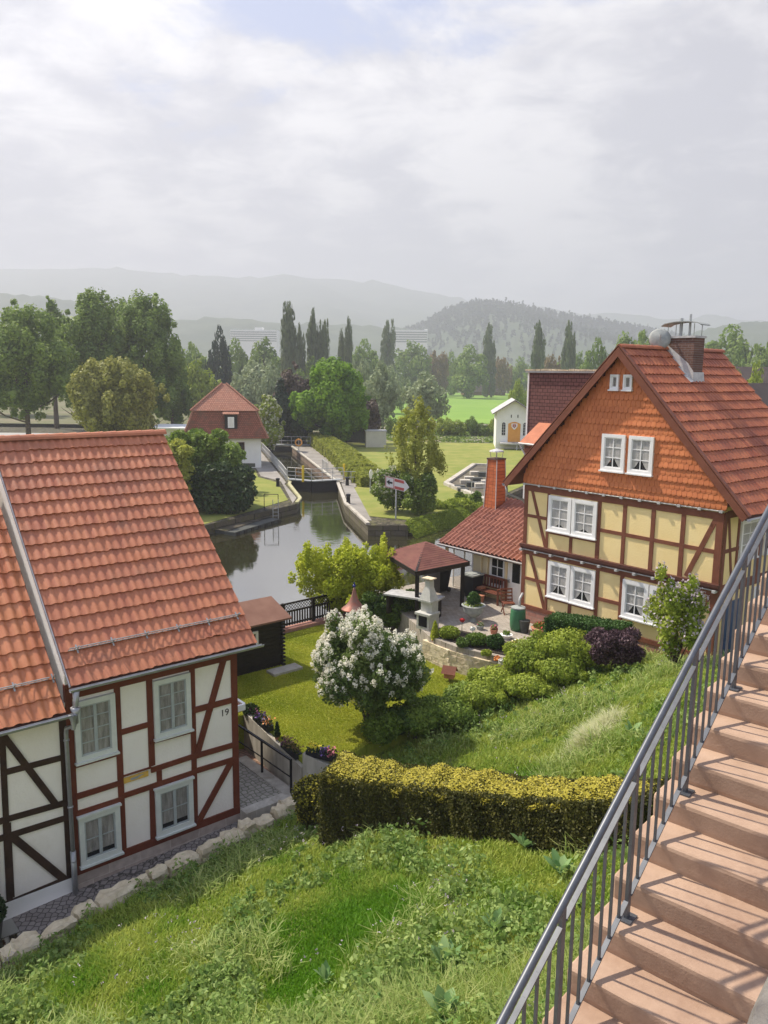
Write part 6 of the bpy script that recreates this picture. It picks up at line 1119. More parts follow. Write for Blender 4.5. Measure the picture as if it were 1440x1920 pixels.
# chamber walls (faces inside the lock) and gates
gl_, gr_ = (-9.3, 78.9), (-4.7, 79.2)
for nm, a, b, lb in (('left', (-9.32, 79), (-18.42, 118), 'dark left wall of the lock chamber'), ('right', (-4.64, 79.2), (-13.62, 118), 'brown stained right wall of the lock chamber')):
    m_ = MB(); s_ = .04 if nm == 'left' else -.04; m_.add([(a[0]+s_, a[1], -1.5), (b[0]+s_, b[1], -1.5), (b[0]+s_, b[1], 1.26), (a[0]+s_, a[1], 1.26)], [(0, 1, 2, 3)]); o = m_.build('lock_wall', M['lock_wall'], None, label=lb, cat='wall')
def railing(name, label, pts, h=1.0, bars=2, m='galv', step=1.6, pick=False, group=None, r=.035):
    t = thing(name, label, 'railing', (0, 0, 0), 0, group); mb = MB(); 
    for i in range(len(pts)-1):
        a, b = Vector(pts[i]), Vector(pts[i+1]); n = max(1, round((b-a).length/step))
        for k in range(n+(i == len(pts)-2)): p = a.lerp(b, k/n); MB().tube([p, p+Vector((0, 0, h))], r, 6).build('post', M[m], t)
        for k in range(1, bars+1): mb.tube([a+Vector((0, 0, h*k/bars)), b+Vector((0, 0, h*k/bars))], r*.9, 6)
        if pick:
            nn = int((b-a).length/.16)
            for k in range(nn): p = a.lerp(b, k/nn); mb.tube([p+Vector((0, 0, .1)), p+Vector((0, 0, h))], .012, 4)
    mb.build('rail', M[m], t); return t
gt_ = thing('lock_gate', 'lower mitre gate of the lock, black boards under a grey walkway', 'lock gate', (0, 0, 0)); mid = (-7.1, 77.9)
m_ = MB(); m_.bar((-9.3, 79.1, .35), (mid[0], mid[1], .35), .35, 2.3); m_.build('gate_leaf', M['black_wood'], gt_); m_ = MB(); m_.bar((mid[0]+.02, mid[1], .35), (-4.7, 79.2, .35), .35, 2.3); m_.build('gate_leaf', M['black_wood'], gt_)
m_ = MB(); m_.bar((-9.5, 79.2, 1.62), (mid[0], mid[1]-.05, 1.62), .7, .08); m_.bar((mid[0], mid[1]-.05, 1.625), (-4.3, 79.3, 1.625), .7, .08); m_.build('walkway', M['galv'], gt_)
railing('gate_railing', 'galvanised railing on top of the lower lock gate', [(-9.6, 78.95, 1.66), (mid[0], 77.6, 1.66), (-4.1, 79.05, 1.66)], 1.15, 3, 'lead', 1.1)
railing('lock_railing', 'grey mesh railing along the left side of the lock chamber', [(-9.75, 79.5, 1.34), (-10.6, 83.5, 1.34), (-12.35, 91, 1.34), (-14.2, 99, 1.34), (-16.8, 110, 1.34), (-18.7, 118, 1.34)], 1.15, 2, 'lead', 1.6, True)
m_ = MB(); m_.bar((-18.4, 118, .2), (-13.6, 118, .2), .4, 2.3); g2 = m_.build('upper_gate', M['black_wood'], None, label='upper lock gate closing the far end of the chamber', cat='lock gate')
railing('gate_railing', 'railing of the footbridge over the upper lock gate', [(-21, 119, 1.5), (-11, 119, 1.5)], 1.2, 2, 'lead', 1.4); MB().bar((-21, 119.6, 1.45), (-11, 119.6, 1.45), 1.2, .14).build('footbridge', M['galv'], None, label='grey footbridge deck behind the upper lock gate', cat='footbridge')
for x, y, lb in ((-7.95, 77.9, 'yellow post rising from the left leaf of the lock gate'), (-4.05, 79.9, 'yellow post on the right side of the lower lock gate')): MB().tube([(x, y, 1.5), (x, y, 3.1)], .11, 8).build('lift_post', M['yellow_paint'], None, label=lb, cat='post')
railing('ladder_rail', 'thin grab rails above the ladder on the right lock wall', [(-6.1, 86, 1.38), (-7.0, 90, 1.38)], 1.1, 1, 'galv', 1.0)
railing('quay_railing', 'short railing beside the lower lock gate on the island', [(-4.0, 78.8, 1.36), (-2.6, 78.9, 1.36)], 1.1, 2, 'galv', .7)
def bollard(px, py, lb): p = P_(px, py); MB().lathe([(.20, 0), (.17, .1), (.15, .55), (.20, .68), (.20, .78), (.08, .82)], p, 10).build('bollard', M['black_metal'], None, label=lb, cat='bollard', group='black mooring bollards by the lock')
for a in [(521, 912, 'black bollard on the paving left of the lower lock gate'), (651, 910, 'black bollard on the island path behind the lock gate'), (653, 944, 'black bollard at the rim of the island quay'), (473, 938, 'low black bollard on the dry lawn near the hedge')]: bollard(*a)
lr = thing('lifebuoy_stand', 'orange and yellow lifebuoy ring on a post by the upper lock', 'lifebuoy', P_(560, 846)); mb = MB(); mb.tube([(.45*math.cos(a), 0, 1.2+.45*math.sin(a)) for a in np.linspace(0, 2*math.pi, 17)], .10, 6, cap=False); mb.build('ring', M['orange_paint'], lr); MB().tube([(0, .1, 0), (0, .1, 1.6)], .05, 6).build('post', M['galv'], lr)
# ladder frame and timber jetty on the left bank
la = thing('ladder', 'steel ladder with high hoops at the quay beside the floating jetty', 'ladder', P_(508, 957)); mb = MB()
for x in (-.55, .55): mb.tube([(x, .2, 0), (x, .2, 1.25)], .03, 6)
mb.tube([(-.55, .2, 1.25), (.55, .2, 1.25)], .03, 6); mb.build('hoop', M['black_metal'], la); mb = MB(); [mb.tube([(x, -.15, -1.1), (x, -.15, .9)], .03, 6) for x in (-.12+.3, .30+.3)]; [mb.tube([(.18, -.15, -1+i*.3), (.6, -.15, -1+i*.3)], .02, 5) for i in range(6)]; mb.build('rung', M['galv'], la)
ja = [xy(392, 992, .8), xy(480, 968, .8), xy(507, 969, .8), xy(428, 996, .8)]; jt = thing('jetty', 'dark wooden floating jetty below the hedge on the left bank', 'jetty', (0, 0, 0)); MB().prism(ja, .45, .82).build('deck', M['pot_dark'], jt)
A_, B_ = np.array(ja[0]), np.array(ja[1]); C_, D__ = np.array(ja[3]), np.array(ja[2]); mb = MB()
for i in range(40): u = i/40; p = A_+(B_-A_)*u; q = C_+(D__-C_)*u; mb.bar((*p, .84), (*q, .84), .22, .03)
mb.build('planks', M['quay_concrete'], jt)
j2 = thing('mooring_beam', 'long floating beam moored in front of the dark jetty', 'beam', (0, 0, 0)); a, b = np.array(xy(430, 1000, .7)), np.array(xy(516, 974, .7)); MB().bar((*a, .62), (*b, .62), .9, .35).build('beam', M['pot_dark'], j2); mb = MB(); [mb.lathe([(.45, -.25), (.45, .14)], (*(a+(b-a)*u+np.array([0, -.2])), .60), 8) for u in np.linspace(.1, 1, 7)]; mb.build('floats', M['black_wood'], j2)
# direction sign on the island tip
sg_ = thing('navigation_sign', 'white and red arrow shaped board with a black arrow on a grey pole', 'sign', P_(742, 972)); sb = gy(742, 913, 57.6); z0 = float(sb[2])-1.34
MB().tube([(0, 0, -.3), (0, 0, z0+.4)], .06, 8).build('pole', M['galv'], sg_)
tl = -.24  # board leans down to the right
def bd(u, v): return (u, -.09, z0+v+tl*u)
sw_ = lambda nm, pts, m, y: MB().yprism([(bd(*p)[0], bd(*p)[2]) for p in pts], y, y+.02).build(nm, m, brd)
brd = MB().yprism([(bd(*p)[0], bd(*p)[2]) for p in [(-.82, -.42), (.62, -.42), (.98, .0), (.62, .42), (-.82, .42)]], -.10, -.07).build('board', M['sign_white'], sg_)
sw_('red_band', [(-.12, .17), (.60, .17), (.56, .38), (-.12, .38)], M['sign_red'], -.115); sw_('red_band', [(-.12, -.38), (.56, -.38), (.60, -.17), (-.12, -.17)], M['sign_red'], -.115)
for q in ([(-.80, .36), (-.16, .36), (-.16, .40), (-.80, .40)], [(-.80, -.40), (-.16, -.40), (-.16, -.36), (-.80, -.36)], [(-.80, -.36), (-.76, -.36), (-.76, .36), (-.80, .36)], [(-.20, -.36), (-.16, -.36), (-.16, .36), (-.20, .36)]): sw_('border', q, M['sign_red'], -.117)
sw_('arrow', [(-.72, 0), (-.50, -.2), (-.50, -.07), (-.28, -.07), (-.28, .07), (-.50, .07), (-.50, .2)], M['sign_black'], -.119)
s2 = thing('round_sign', 'narrow white sign on a thin pole left of the flowering bush', 'sign', P_(694, 925), 1.2); MB().tube([(0, 0, 0), (0, 0, 1.4)], .04, 6).build('pole', M['galv'], s2); sb_ = MB().lathe([(.42, -.02), (.42, .02)], n=16).build('board', M['sign_white'], s2); sb_.data.transform(Matrix.Translation((0, -.06, 1.75)) @ Matrix.Rotation(math.pi/2, 4, 'X'))
# transformer cabin
p = P_(705, 838, 1.4); cb = thing('utility_cabin', 'beige flat roofed utility cabin on the island lawn', 'cabin', p, .08); MB().box(-1.5, 1.5, 0, 2.4, -.2, 2.25).box(-1.5, -1.46, -.02, 0, 0, 2.2).build('wall', M['beige_panel'], cb); MB().box(-1.6, 1.6, -.1, 2.5, 2.25, 2.4).build('roof', M['steel_roof'], cb); MB().box(-1.38, -.55, -.03, 0, .1, 1.9).build('door', M['beige_panel'], cb)
mb = MB(); mb.box(-3.8, 3.8, -.1, .1, 0, 2.0); p = P_(660, 830, 1.4); mb.build('dark_fence', M['pot_dark'], None, label='dark board fence in the shade behind the round green tree', cat='fence', loc=p)
# fish pass basin
Bq = [gz(*c, 1.4)[:2] for c in ((836, 908), (889, 872), (930, 874), (926, 945))]; Bq = [np.array(q) for q in Bq]
bs = thing('weir_basin', 'concrete fish pass basin sunk into the island lawn', 'basin', (0, 0, 0)); mb = MB()
for i in range(4):
    wall_seg(mb, Bq[i], Bq[(i+1) % 4], .2, 1.62, 1.62, .5)
mb.build('wall', M['concrete'], bs); pl = [tuple(q) for q in Bq]; mb = MB(); mb.prism(pl[::-1], 1.36, 1.40); mb.build('floor', M['quay_concrete'], bs)
for k, (px, py) in enumerate([(862, 915), (872, 906), (884, 912), (880, 898), (895, 902), (900, 915), (868, 920), (890, 890), (905, 893), (912, 905)]): q = gz(px, py, 1.4); MB().box(-.5, .5, -.5, .5, 0, .25+.1*(k % 3)).build('baffle', M['concrete'] if k % 2 else M['pot_dark'], bs, loc=(float(q[0]), float(q[1]), 1.4))
railing('weir_railing', 'grey railing crossing the concrete fish pass', [P_(884, 925, 1.65), P_(930, 922, 1.65)], 1.0, 2, 'lead', 1.2)
# white gabled boathouse
p = gz(958, 833, 2.0); bo = thing('boathouse', 'white gabled weir house with an orange arched door and a coat of arms', 'building', (float(p[0])+.35, float(p[1]), 2.0), -.10); hw = 2.6
MB().box(-hw, hw, 0, 9, -3, 4.7).yprism([(-hw, 4.7), (hw, 4.7), (0, 6.35)], 0, 9).build('wall', M['render_far'], bo)
mb = MB()
for s_ in (-1, 1): mb.yprism([(0, 6.38), (s_*3.2, 4.35), (s_*3.2, 4.50), (0, 6.55)] if s_ > 0 else [(0, 6.55), (-3.2, 4.50), (-3.2, 4.35), (0, 6.38)], -.7, 9.5)
mb.build('roof', M['steel_roof'], bo); mb = MB(); [mb.bar((s_*3.2, -.72, 4.38), (0, -.72, 6.42), .05, .22, up=(0, 1, 0)) for s_ in (-1, 1)]; mb.build('bargeboard', M['beam_brown'], bo)
arch = lambda x0, x1, z0, z1, y, mm, nm, rise=.3, par=bo: MB().yprism([(x0, z0), (x1, z0)]+[(x1-(x1-x0)*k/8, z1+rise*math.sin(math.pi*k/8)) for k in range(9)], y, y+.08).build(nm, M[mm], par)
d_ = arch(-.85, .95, .35, 3.0, -.06, 'orange_paint', 'door'); arch(-1.75, -1.25, 1.3, 3.0, -.05, 'dark_room', 'window', .2); arch(1.35, 1.85, 1.3, 3.0, -.05, 'dark_room', 'window', .2); arch(-.5, -.38, 3.9, 4.3, -.05, 'dark_room', 'vent', .05); arch(.45, .57, 3.9, 4.3, -.05, 'dark_room', 'vent', .05)
for w_ in [c for c in bo.children if c.name.startswith('window')]:
    mb = MB(); xs = [v.co.x for v in w_.data.vertices]; a, b = min(xs), max(xs); mb.box((a+b)/2-.03, (a+b)/2+.03, -.07, -.05, 1.3, 3.1); [mb.box(a, b, -.068, -.052, z, z+.05) for z in (1.3, 1.7, 2.1, 2.5, 2.9)]; mb.build('bars', M['lead'], w_)
# crest: red and white shield on the door
MB().yprism([(-.38, 3.05), (-.38, 2.6), (-.1, 2.25), (.05, 2.15), (.2, 2.25), (.48, 2.6), (.48, 3.05)], -.09, -.062).build('crest', M['sign_white'], d_); MB().yprism([(-.22, 2.95), (-.22, 2.62), (.05, 2.35), (.32, 2.62), (.32, 2.95)], -.10, -.091).build('crest_field', M['sign_red'], d_)
MB().box(-.05, .15, -.108, -.101, 2.5, 2.85).build('crest_charge', M['pot_grey'], d_)
MB().box(-2.0, 3.2, -2.2, -.01, .12, .30).build('deck', M['steel_roof'], bo); mb = MB(); [mb.bar((x, -2.0, -2), (x, -2.0, .12), .14) for x in (0.4, 1.1, 1.8, 2.5, 3.1)]; mb.build('strut', M['lead'], bo)
# hotels in the haze
for (px0, px1, yt, yb, Yd, lb, st_) in ((432, 520, 617, 641, 900, 'long pale hotel block with rooftop boxes in the haze left of the tall poplars', 5), (737, 802, 617, 643, 900, 'long white hotel with dark balcony bands in the haze right of a poplar', 5)):
    a, b = gy(px0, yb, Yd), gy(px1, yt, Yd); w = float(b[0]-a[0]); h = float(b[2]-a[2]); t = thing('hotel', lb, 'building', (float(a[0]), Yd, float(a[2])), -.05); MB().box(0, w, 0, 16, -25, h*.92).build('wall', M['render_far'], t); mb = MB(); [mb.box(.5, w-.5, -.4, 0, h*(.06+i*.165), h*(.06+i*.165)+h*.075) for i in range(5)]; mb.build('balconies', M['pot_grey'], t)
    mb = MB(); mb.box(w*.52, w*.68, 2, 12, h*.92, h*1.12) if px0 < 500 else mb.box(w*.9, w*1.0, 2, 12, h*.92, h*1.0); mb.build('roof_box', M['render_far'], t)
# parked cars and a pale shed by the river on the left
def car(name, label, p, rz, body, s=1.0):
    t = thing(name, label, 'car', p, rz); MB().yprism([(-2.1, .35), (2.1, .35), (2.15, .75), (1.2, .95), (.55, 1.42), (-1.3, 1.45), (-2.05, .95)], -.85, .85).build('body', M[body], t); MB().yprism([(-1.15, 1.0), (1.0, .98), (.5, 1.34), (-1.2, 1.38)], -.86, .86).build('window', M['dark_room'], t)
    for x in (-1.3, 1.3): MB().tube([(x, -.87, .32), (x, .87, .32)], .32, 12).build('wheel', M['plastic_black'], t)
p = gz(92, 790, 1.4); car('parked_car', 'dark car parked under the big linden trees on the left', (float(p[0]), float(p[1])-40, 1.4), .1, 'pot_dark')
p = gz(118, 792, 1.4); car('parked_car', 'silver car parked beside the dark one under the lindens', (float(p[0]), float(p[1])-36, 1.4), .05, 'lead')
p = gy(335, 790, 118); t = thing('pavilion', 'low white flat roofed pavilion behind the lock house', 'building', (float(p[0]), 118, 1.3)); MB().box(-4.5, 6, 0, 8, 0, 2.4).build('wall', M['render_far'], t); MB().box(-5.0, 6.5, -.5, 8.5, 2.4, 2.6).build('roof', M['white_paint'], t)
# ---------------------------------------------------------------- trees
def placed(px, ytop, Y, zb): a = gy(px, ytop, Y); return float(a[0]), float(a[2])-zb
def tree(name, label, px, ytop, wpx, Y, zb, m, nb=30, n=14000, ls=.30, crown0=.22, squeeze=.2, br=.3, seed=0, group=None, shell=.5, trunk='bark', tr=None, bias=.62, extra=None, sx=1.0):
    x, H = placed(px, ytop, Y, zb); w = wpx*Y/CF; rr = np.random.default_rng(seed+int(px)); t = thing(name, label, 'tree', (x, Y, zb), rr.uniform(0, 6), group)
    cz = H*(crown0+(1-crown0)/2); bl = crown_blobs(w/2, w/2, H*(1-crown0)/2, cz, nb, rr, br, squeeze); P, d, tn = blobs_cloud(bl, n, rr, shell); k = P[:, 2] > H*crown0*.5; fastmesh('crown', leafquads(P[k], ls, d[k], bias, 1.5, rr), M[m], tn[k], t)
    tk = trunk_mb(H*.85, tr or max(.10, H*.016), 8, w/H*.45, rr, max(.12, crown0*.9)); tk.build('trunk', M[trunk], t)
    if extra: P, d, tn = blobs_cloud(bl, extra[0], rr, .1); fastmesh('blossom', leafquads(P, extra[1], d, .5, 1.3, rr), M[extra[2]], tn, t)
    return t
tree('maple_tree', 'dense round bright green tree beside the utility cabin', 622, 676, 142, 120, 1.4, 'leaf_maple', 90, 42000, .30, .03, .28, .22, trunk='dark_bark')
tree('young_tree', 'slender yellow-green tree standing on the island tip behind the arrow sign', 782, 742, 122, 62.5, 1.4, 'leaf_yellowgreen', 90, 9500, .14, .10, .55, .13, seed=3, shell=.8, tr=.10)
gA = 'tall linden trees on the left bank'
tree('linden_tree', 'tall linden tree cut by the left edge of the picture', 38, 568, 200, 118, 1.3, 'leaf_linden', 90, 42000, .30, .2, .25, .17, 5, gA, .6)
tree('linden_tree', 'tall linden tree second from the left edge with a rounded top', 160, 546, 140, 128, 1.3, 'leaf_linden', 90, 40000, .30, .12, .3, .17, 6, gA, .6)
tree('linden_tree', 'tall linden tree rising behind the olive round tree', 265, 547, 158, 132, 1.3, 'leaf_linden', 100, 44000, .30, .08, .32, .17, 7, gA, .6)
tree('linden_tree', 'thin pale tree top showing between the two leftmost lindens', 92, 552, 70, 150, 1.3, 'leaf_linden', 26, 6000, .35, .3, .6, .2, 8, gA, .7)
tree('linden_tree', 'dark tree top peeping out behind the two middle lindens', 205, 552, 120, 160, 1.3, 'leaf_mid', 30, 10000, .4, .1, .3, .25, 9, gA)
tree('linden_tree', 'dense tree closing the right side of the linden group behind the lock house', 318, 640, 70, 140, 1.3, 'leaf_linden', 40, 12000, .38, .05, .3, .25, 19, gA)
tree('olive_tree', 'round olive-brown tree right behind the ridge of house 19', 220, 668, 186, 104, 1.3, 'leaf_olive', 80, 32000, .26, .12, .12, .17, 10, None, .6)
tree('spruce_tree', 'dark narrow spruce left of the round bright green tree', 527, 705, 44, 122, 1.3, 'leaf_spruce', 26, 8000, .35, .02, .9, .25, 11)
tree('copper_tree', 'purple-brown tree between the spruce and the round green tree', 556, 682, 84, 128, 1.3, 'leaf_copper', 40, 12000, .35, .1, .3, .25, 12)
tree('blossoming_tree', 'small tree with cream blossoms right of the lock house roof', 500, 744, 62, 112, 1.3, 'leaf_fresh', 30, 8000, .30, .02, .2, .25, 13, extra=(2500, .3, 'blossom_cream'))
tree('dark_tree', 'dark green tree directly behind the right side of the round green tree', 686, 742, 56, 126, 1.3, 'leaf_copper', 26, 8000, .35, .02, .3, .25, 14)
tree('dark_bush', 'dark bush under the trees left of the upper lock gate', 555, 770, 60, 124, 1.3, 'leaf_dark', 26, 8000, .35, .0, .1, .25, 15)
# shared crowns for the middle distance
def crown_proto(kind, m, seed, n=3600, ls=.045, squeeze=.25, w=1.0, br=.28, nb=26, c0=.03, narrow=False):
    rr = np.random.default_rng(seed)
    if narrow:
        bl = []
        for k in range(26): u = k/25; r_ = .34*min(1, .5+u*2)*min(1, (1.06-u)*3.2)**.6*(1-.12*u); bl.append((rr.normal(0, .06), rr.normal(0, .06), .08+u*.86, r_*.8, r_*.8, .075)); 
        a0 = rr.uniform(0, 6.28)
        for q_, top_ in ((0, rr.uniform(.72, .88)), (2.2, rr.uniform(.55, .8)), (4.1, rr.uniform(.6, .9))):
            for k in range(14): u = k/13; bl.append((.27*math.cos(a0+q_)+rr.normal(0, .03), .27*math.sin(a0+q_)+rr.normal(0, .03), .08+u*top_, .17*min(1, (1.1-u)*3)**.7, .17*min(1, (1.1-u)*3)**.7, .06))
    else: bl = crown_blobs(.5, .5, (1-c0)/2, c0+(1-c0)/2, nb, rr, br, squeeze)
    P, d, tn = blobs_cloud(bl, n, rr, .45); return (fastmesh('crown', leafquads(P, ls, d, .6, 1.5 if not narrow else 1.2, rr), m, tn, meshonly=True), kind)
protos = {k: [crown_proto(k, M[m], s_, sh_) for s_, sh_ in ((1, 4200), (2, 4200), (3, 4200))] for k, m in (('green', 'leaf_linden'), ('mid', 'leaf_mid'), ('willow', 'leaf_willow'), ('brown', 'leaf_brown'), ('dark', 'leaf_spruce'), ('bright', 'leaf_fresh'))}
pop = []
for s_ in (4, 5, 6):
    me, _ = crown_proto('poplar', M['leaf_poplar'], s_, 6000, .05, narrow=True)
    V = np.zeros(len(me.vertices)*3, 'f'); me.vertices.foreach_get('co', V); pop.append((me, 'poplar'))
protos['poplar'] = pop
tkm = trunk_mb(.8, .022, 6, .3, np.random.default_rng(1), .15); tko = tkm.build('trunk', M['bark']); trunk_me = tko.data; bpy.data.objects.remove(tko)
cnt = [0]
def far_tree(kind, label, px, ytop, wpx, Y, zb=1.0, group=None, name=None, hf=1.0):
    if 695 < px < 985 and 250 <= Y <= 330: Y *= 1.4
    x, H = placed(px, ytop, Y, zb); w = wpx*Y/CF*(1.25 if kind == 'poplar' else 1.06); cnt[0] += 1; me = protos[kind][cnt[0] % 3][0]
    t = thing(name or {'poplar': 'poplar_tree', 'willow': 'willow_tree', 'dark': 'spruce_tree'}.get(kind, 'broadleaf_tree'), label, 'tree', (x, Y, zb), cnt[0]*1.7, group)
    c = link(me, 'crown', t); c.scale = (w, w, H); k = link(trunk_me, 'trunk', t); k.scale = (w*.5, w*.5, H) if kind != 'poplar' else (w*.9, w*.9, H)
    return t
gP = 'row of tall poplars in the valley'
for a in [('poplar', 'tallest and leftmost poplar of the row', 541, 567, 36, 235), ('poplar', 'thinner poplar close to the right of the tallest one', 562, 606, 19, 240), ('poplar', 'third poplar with a pointed tip left of its lower twin', 587, 576, 27, 245), ('poplar', 'lower twin poplar leaning against the third one', 607, 600, 22, 245), ('poplar', 'slim poplar with a round tip above the bright round tree', 654, 594, 17, 260),
          ('poplar', 'short poplar left beside the slim one', 641, 614, 16, 262), ('poplar', 'poplar standing just left of the white hotel', 727, 601, 29, 265), ('poplar', 'narrow dark poplar at the right end of the green meadow', 918, 605, 26, 275), ('poplar', 'poplar above the shingled building, left one of the right pair', 1011, 600, 28, 290), ('poplar', 'poplar nearest the big red gable, right one of the right pair', 1067, 603, 21, 290), ('poplar', 'short side stem of the rightmost poplar', 1077, 622, 13, 292)]: far_tree(*a, zb=1.2, group=gP)
gM = 'trees in the valley behind the river'
for a in [('dark', 'dark conifer left of the poplars above the lock house', 408, 628, 44, 200), ('bright', 'yellow-green round tree left above the lock house roof', 376, 680, 74, 165), ('green', 'light green tree behind the yellow-green one beside the lindens', 352, 640, 70, 230), ('green', 'tree directly right of the dark conifer', 440, 648, 62, 260), ('mid', 'dark green domed tree below the long hotel', 494, 640, 84, 270),
          ('willow', 'large grey-green willow right above the lock house roof', 482, 672, 96, 190), ('willow', 'smaller pale willow between the large willow and the spruce', 508, 698, 52, 165), ('willow', 'grey-green willow right of the bright round tree', 706, 682, 78, 160), ('willow', 'pale willow peeping above the bright round tree', 674, 672, 52, 190), ('green', 'green tree between two poplars left of the white hotel', 688, 648, 62, 300),
          ('green', 'broad tree just below the white hotel', 766, 645, 88, 280), ('brown', 'reddish brown tree between the meadow and the hotel', 819, 657, 48, 290), ('green', 'round tree left of the narrow dark poplar', 881, 657, 76, 262), ('willow', 'round olive willow standing at the left end of the meadow', 800, 702, 88, 172), ('brown', 'brownish tree right of the narrow dark poplar', 942, 668, 40, 300), ('green', 'low green tree at the far right end of the meadow', 972, 676, 50, 310),
          ('bright', 'bright green bush against the shingled building', 976, 714, 38, 190), ('brown', 'brown-green tree between the two right poplars', 1040, 664, 44, 310), ('mid', 'dark green tree between the right poplars and the red gable', 1117, 648, 54, 240), ('green', 'tree right of the rightmost poplar behind the flat roof', 1090, 664, 40, 300), ('green', 'wide tree directly behind the satellite dish', 1196, 618, 92, 210),
          ('green', 'broad tree right behind the brick chimney', 1372, 628, 116, 230), ('mid', 'dark low tree far right behind the red roof', 1386, 655, 44, 220), ('green', 'tree at the right edge of the picture', 1428, 640, 62, 215), ('bright', 'yellowish bush above the long brown roof', 1425, 696, 60, 112), ('bright', 'yellow-green bush right above the red roof ridge', 1376, 700, 50, 112), ('mid', 'green tree in the gap between the willow and the copper tree', 545, 690, 60, 210),
          ('green', 'tree between the brown tree and the round tree by the meadow', 848, 668, 40, 300), ('mid', 'dark tree at the far left behind the lindens', 20, 620, 120, 200), ('green', 'tree at the foot of the third poplar', 600, 668, 70, 240), ('mid', 'dark tree under the slim poplars', 648, 690, 66, 230), ('willow', 'pale willow at the left meadow corner', 738, 690, 60, 215)]: far_tree(*a, group=gM)
# bushes along the near river banks
rr = np.random.default_rng(21)
def bush_at(name, label, px, py, Y, rx, ry, h, n, ls, m, nb=16, group=None, seed=1, extra=None, base=1.3, cat='shrub'):
    p = gy(px, py, Y); r = np.random.default_rng(seed); bl = [(0, 0, h*.5, rx*.8, ry*.8, h*.48)]+[(r.uniform(-.75, .75)*rx, r.uniform(-.7, .7)*ry, h*r.uniform(.2, .95), rx*.3, rx*.3, rx*.26) for _ in range(nb)]; return shrub(name, label, (float(p[0]), Y, base), bl, n, ls, M[m], cat, group, rng=r, extra=extra, stems=3)
hl = [P_(352, 1010)[:2], P_(395, 965)[:2], P_(452, 940)[:2]]
bush_at('laurel_hedge', 'big dark rounded laurel hedge at the river left of the jetty', 400, 930, 62.0, 3.4, 2.4, 3.3, 20000, .2, 'leaf_dark', 40, seed=2)
bush_at('laurel_hedge', 'dark clipped end of the laurel hedge beside the dry lawn', 438, 930, 64.5, 1.6, 1.8, 2.9, 9000, .18, 'leaf_dark', 24, seed=3)
bush_at('conifer_bush', 'feathery green bush growing above the laurel hedge', 372, 880, 65, 2.6, 2.0, 5.9, 14000, .2, 'leaf_mid', 36, seed=4)
bush_at('leafy_bush', 'light green leafy bush in front of the lock house wall', 415, 870, 72, 2.2, 1.6, 4.4, 9000, .2, 'leaf_linden', 30, seed=5)
bush_at('yellow_bush', 'yellow-green bush just right of the ridge end of house 19', 318, 850, 60, 1.9, 1.5, 5.6, 9000, .18, 'leaf_yellowgreen', 24, seed=6)
bush_at('leafy_bush', 'dark bush behind the yellow-green one by the pavilion', 345, 820, 84, 3.0, 2.0, 3.8, 7000, .24, 'leaf_mid', 20, seed=7)
bush_at('hawthorn_bush', 'flowering whitish bush left of the slender tree on the island', 742, 905, 62.5, 1.9, 1.4, 3.6, 9000, .15, 'leaf_mid', 24, seed=8, extra=(1800, .15, 'blossom_cream', 'blossom'))
bush_at('waterside_bush', 'dark green bush hanging to the water at the island tip', 788, 940, 61.0, 1.5, 1.3, 3.1, 9000, .15, 'leaf_mid', 24, seed=9, extra=(250, .12, 'blossom_cream', 'blossom'))
bush_at('waterside_bush', 'grassy overgrown edge bush along the island shore', 842, 960, 64.5, 2.2, .9, .75, 5000, .16, 'leaf_fresh', 18, seed=10, base=.9)
bush_at('waterside_bush', 'low green bush on the shore beside the concrete basin', 880, 950, 67.5, 1.3, .8, 1.2, 3500, .15, 'leaf_mid', 12, seed=11, base=.8)
hedge('hedge', 'long light green loose hedge between the lock path and island lawn', [P_(597, 832)[:2], P_(640, 862)[:2], P_(672, 892)[:2], P_(705, 912)[:2]], 3.0, [1.3]*4, [2.9, 2.8, 2.7, 2.3], 26000, .22, M['leaf_yellowgreen'], lump=.25)
for i, (px, py, w, h, m_, lb) in enumerate([(735, 808, 30, 26, 'leaf_mid', 'green bush on the steep bank left of the slender tree'), (855, 812, 40, 22, 'leaf_fresh', 'green bush on the river bank right of the slender tree'), (905, 818, 36, 24, 'leaf_mid', 'dark green bush on the bank left of the boathouse'), (835, 800, 36, 18, 'leaf_fresh', 'low bush near the top of the river bank'), (885, 800, 30, 16, 'leaf_mid', 'low bush just below the meadow edge'), (925, 806, 26, 20, 'leaf_fresh', 'bush at the left corner of the boathouse'), (760, 815, 30, 26, 'leaf_dark', 'dark bush behind the slender yellow-green tree')]):
    far_tree('mid' if m_ != 'leaf_fresh' else 'bright', lb, px, py-h, w, 150, .6, 'bushes on the river bank', 'river_bush')
P = np.stack([rr.uniform(-3, 27, 5000), rr.uniform(131, 160, 5000), np.zeros(5000)], -1); P[:, 2] = .5+np.clip((P[:, 1]-150)*.05, 0, 1)+rr.random(5000)*.4; fastmesh('bank_scrub', leafquads(P, .55, np.tile([0, 0, 1.], (5000, 1)), .4, 1.5, rr), M['leaf_mid'], rr.random(5000), None, kind='stuff', label='patchy green scrub on the stony river bank', cat='scrub')
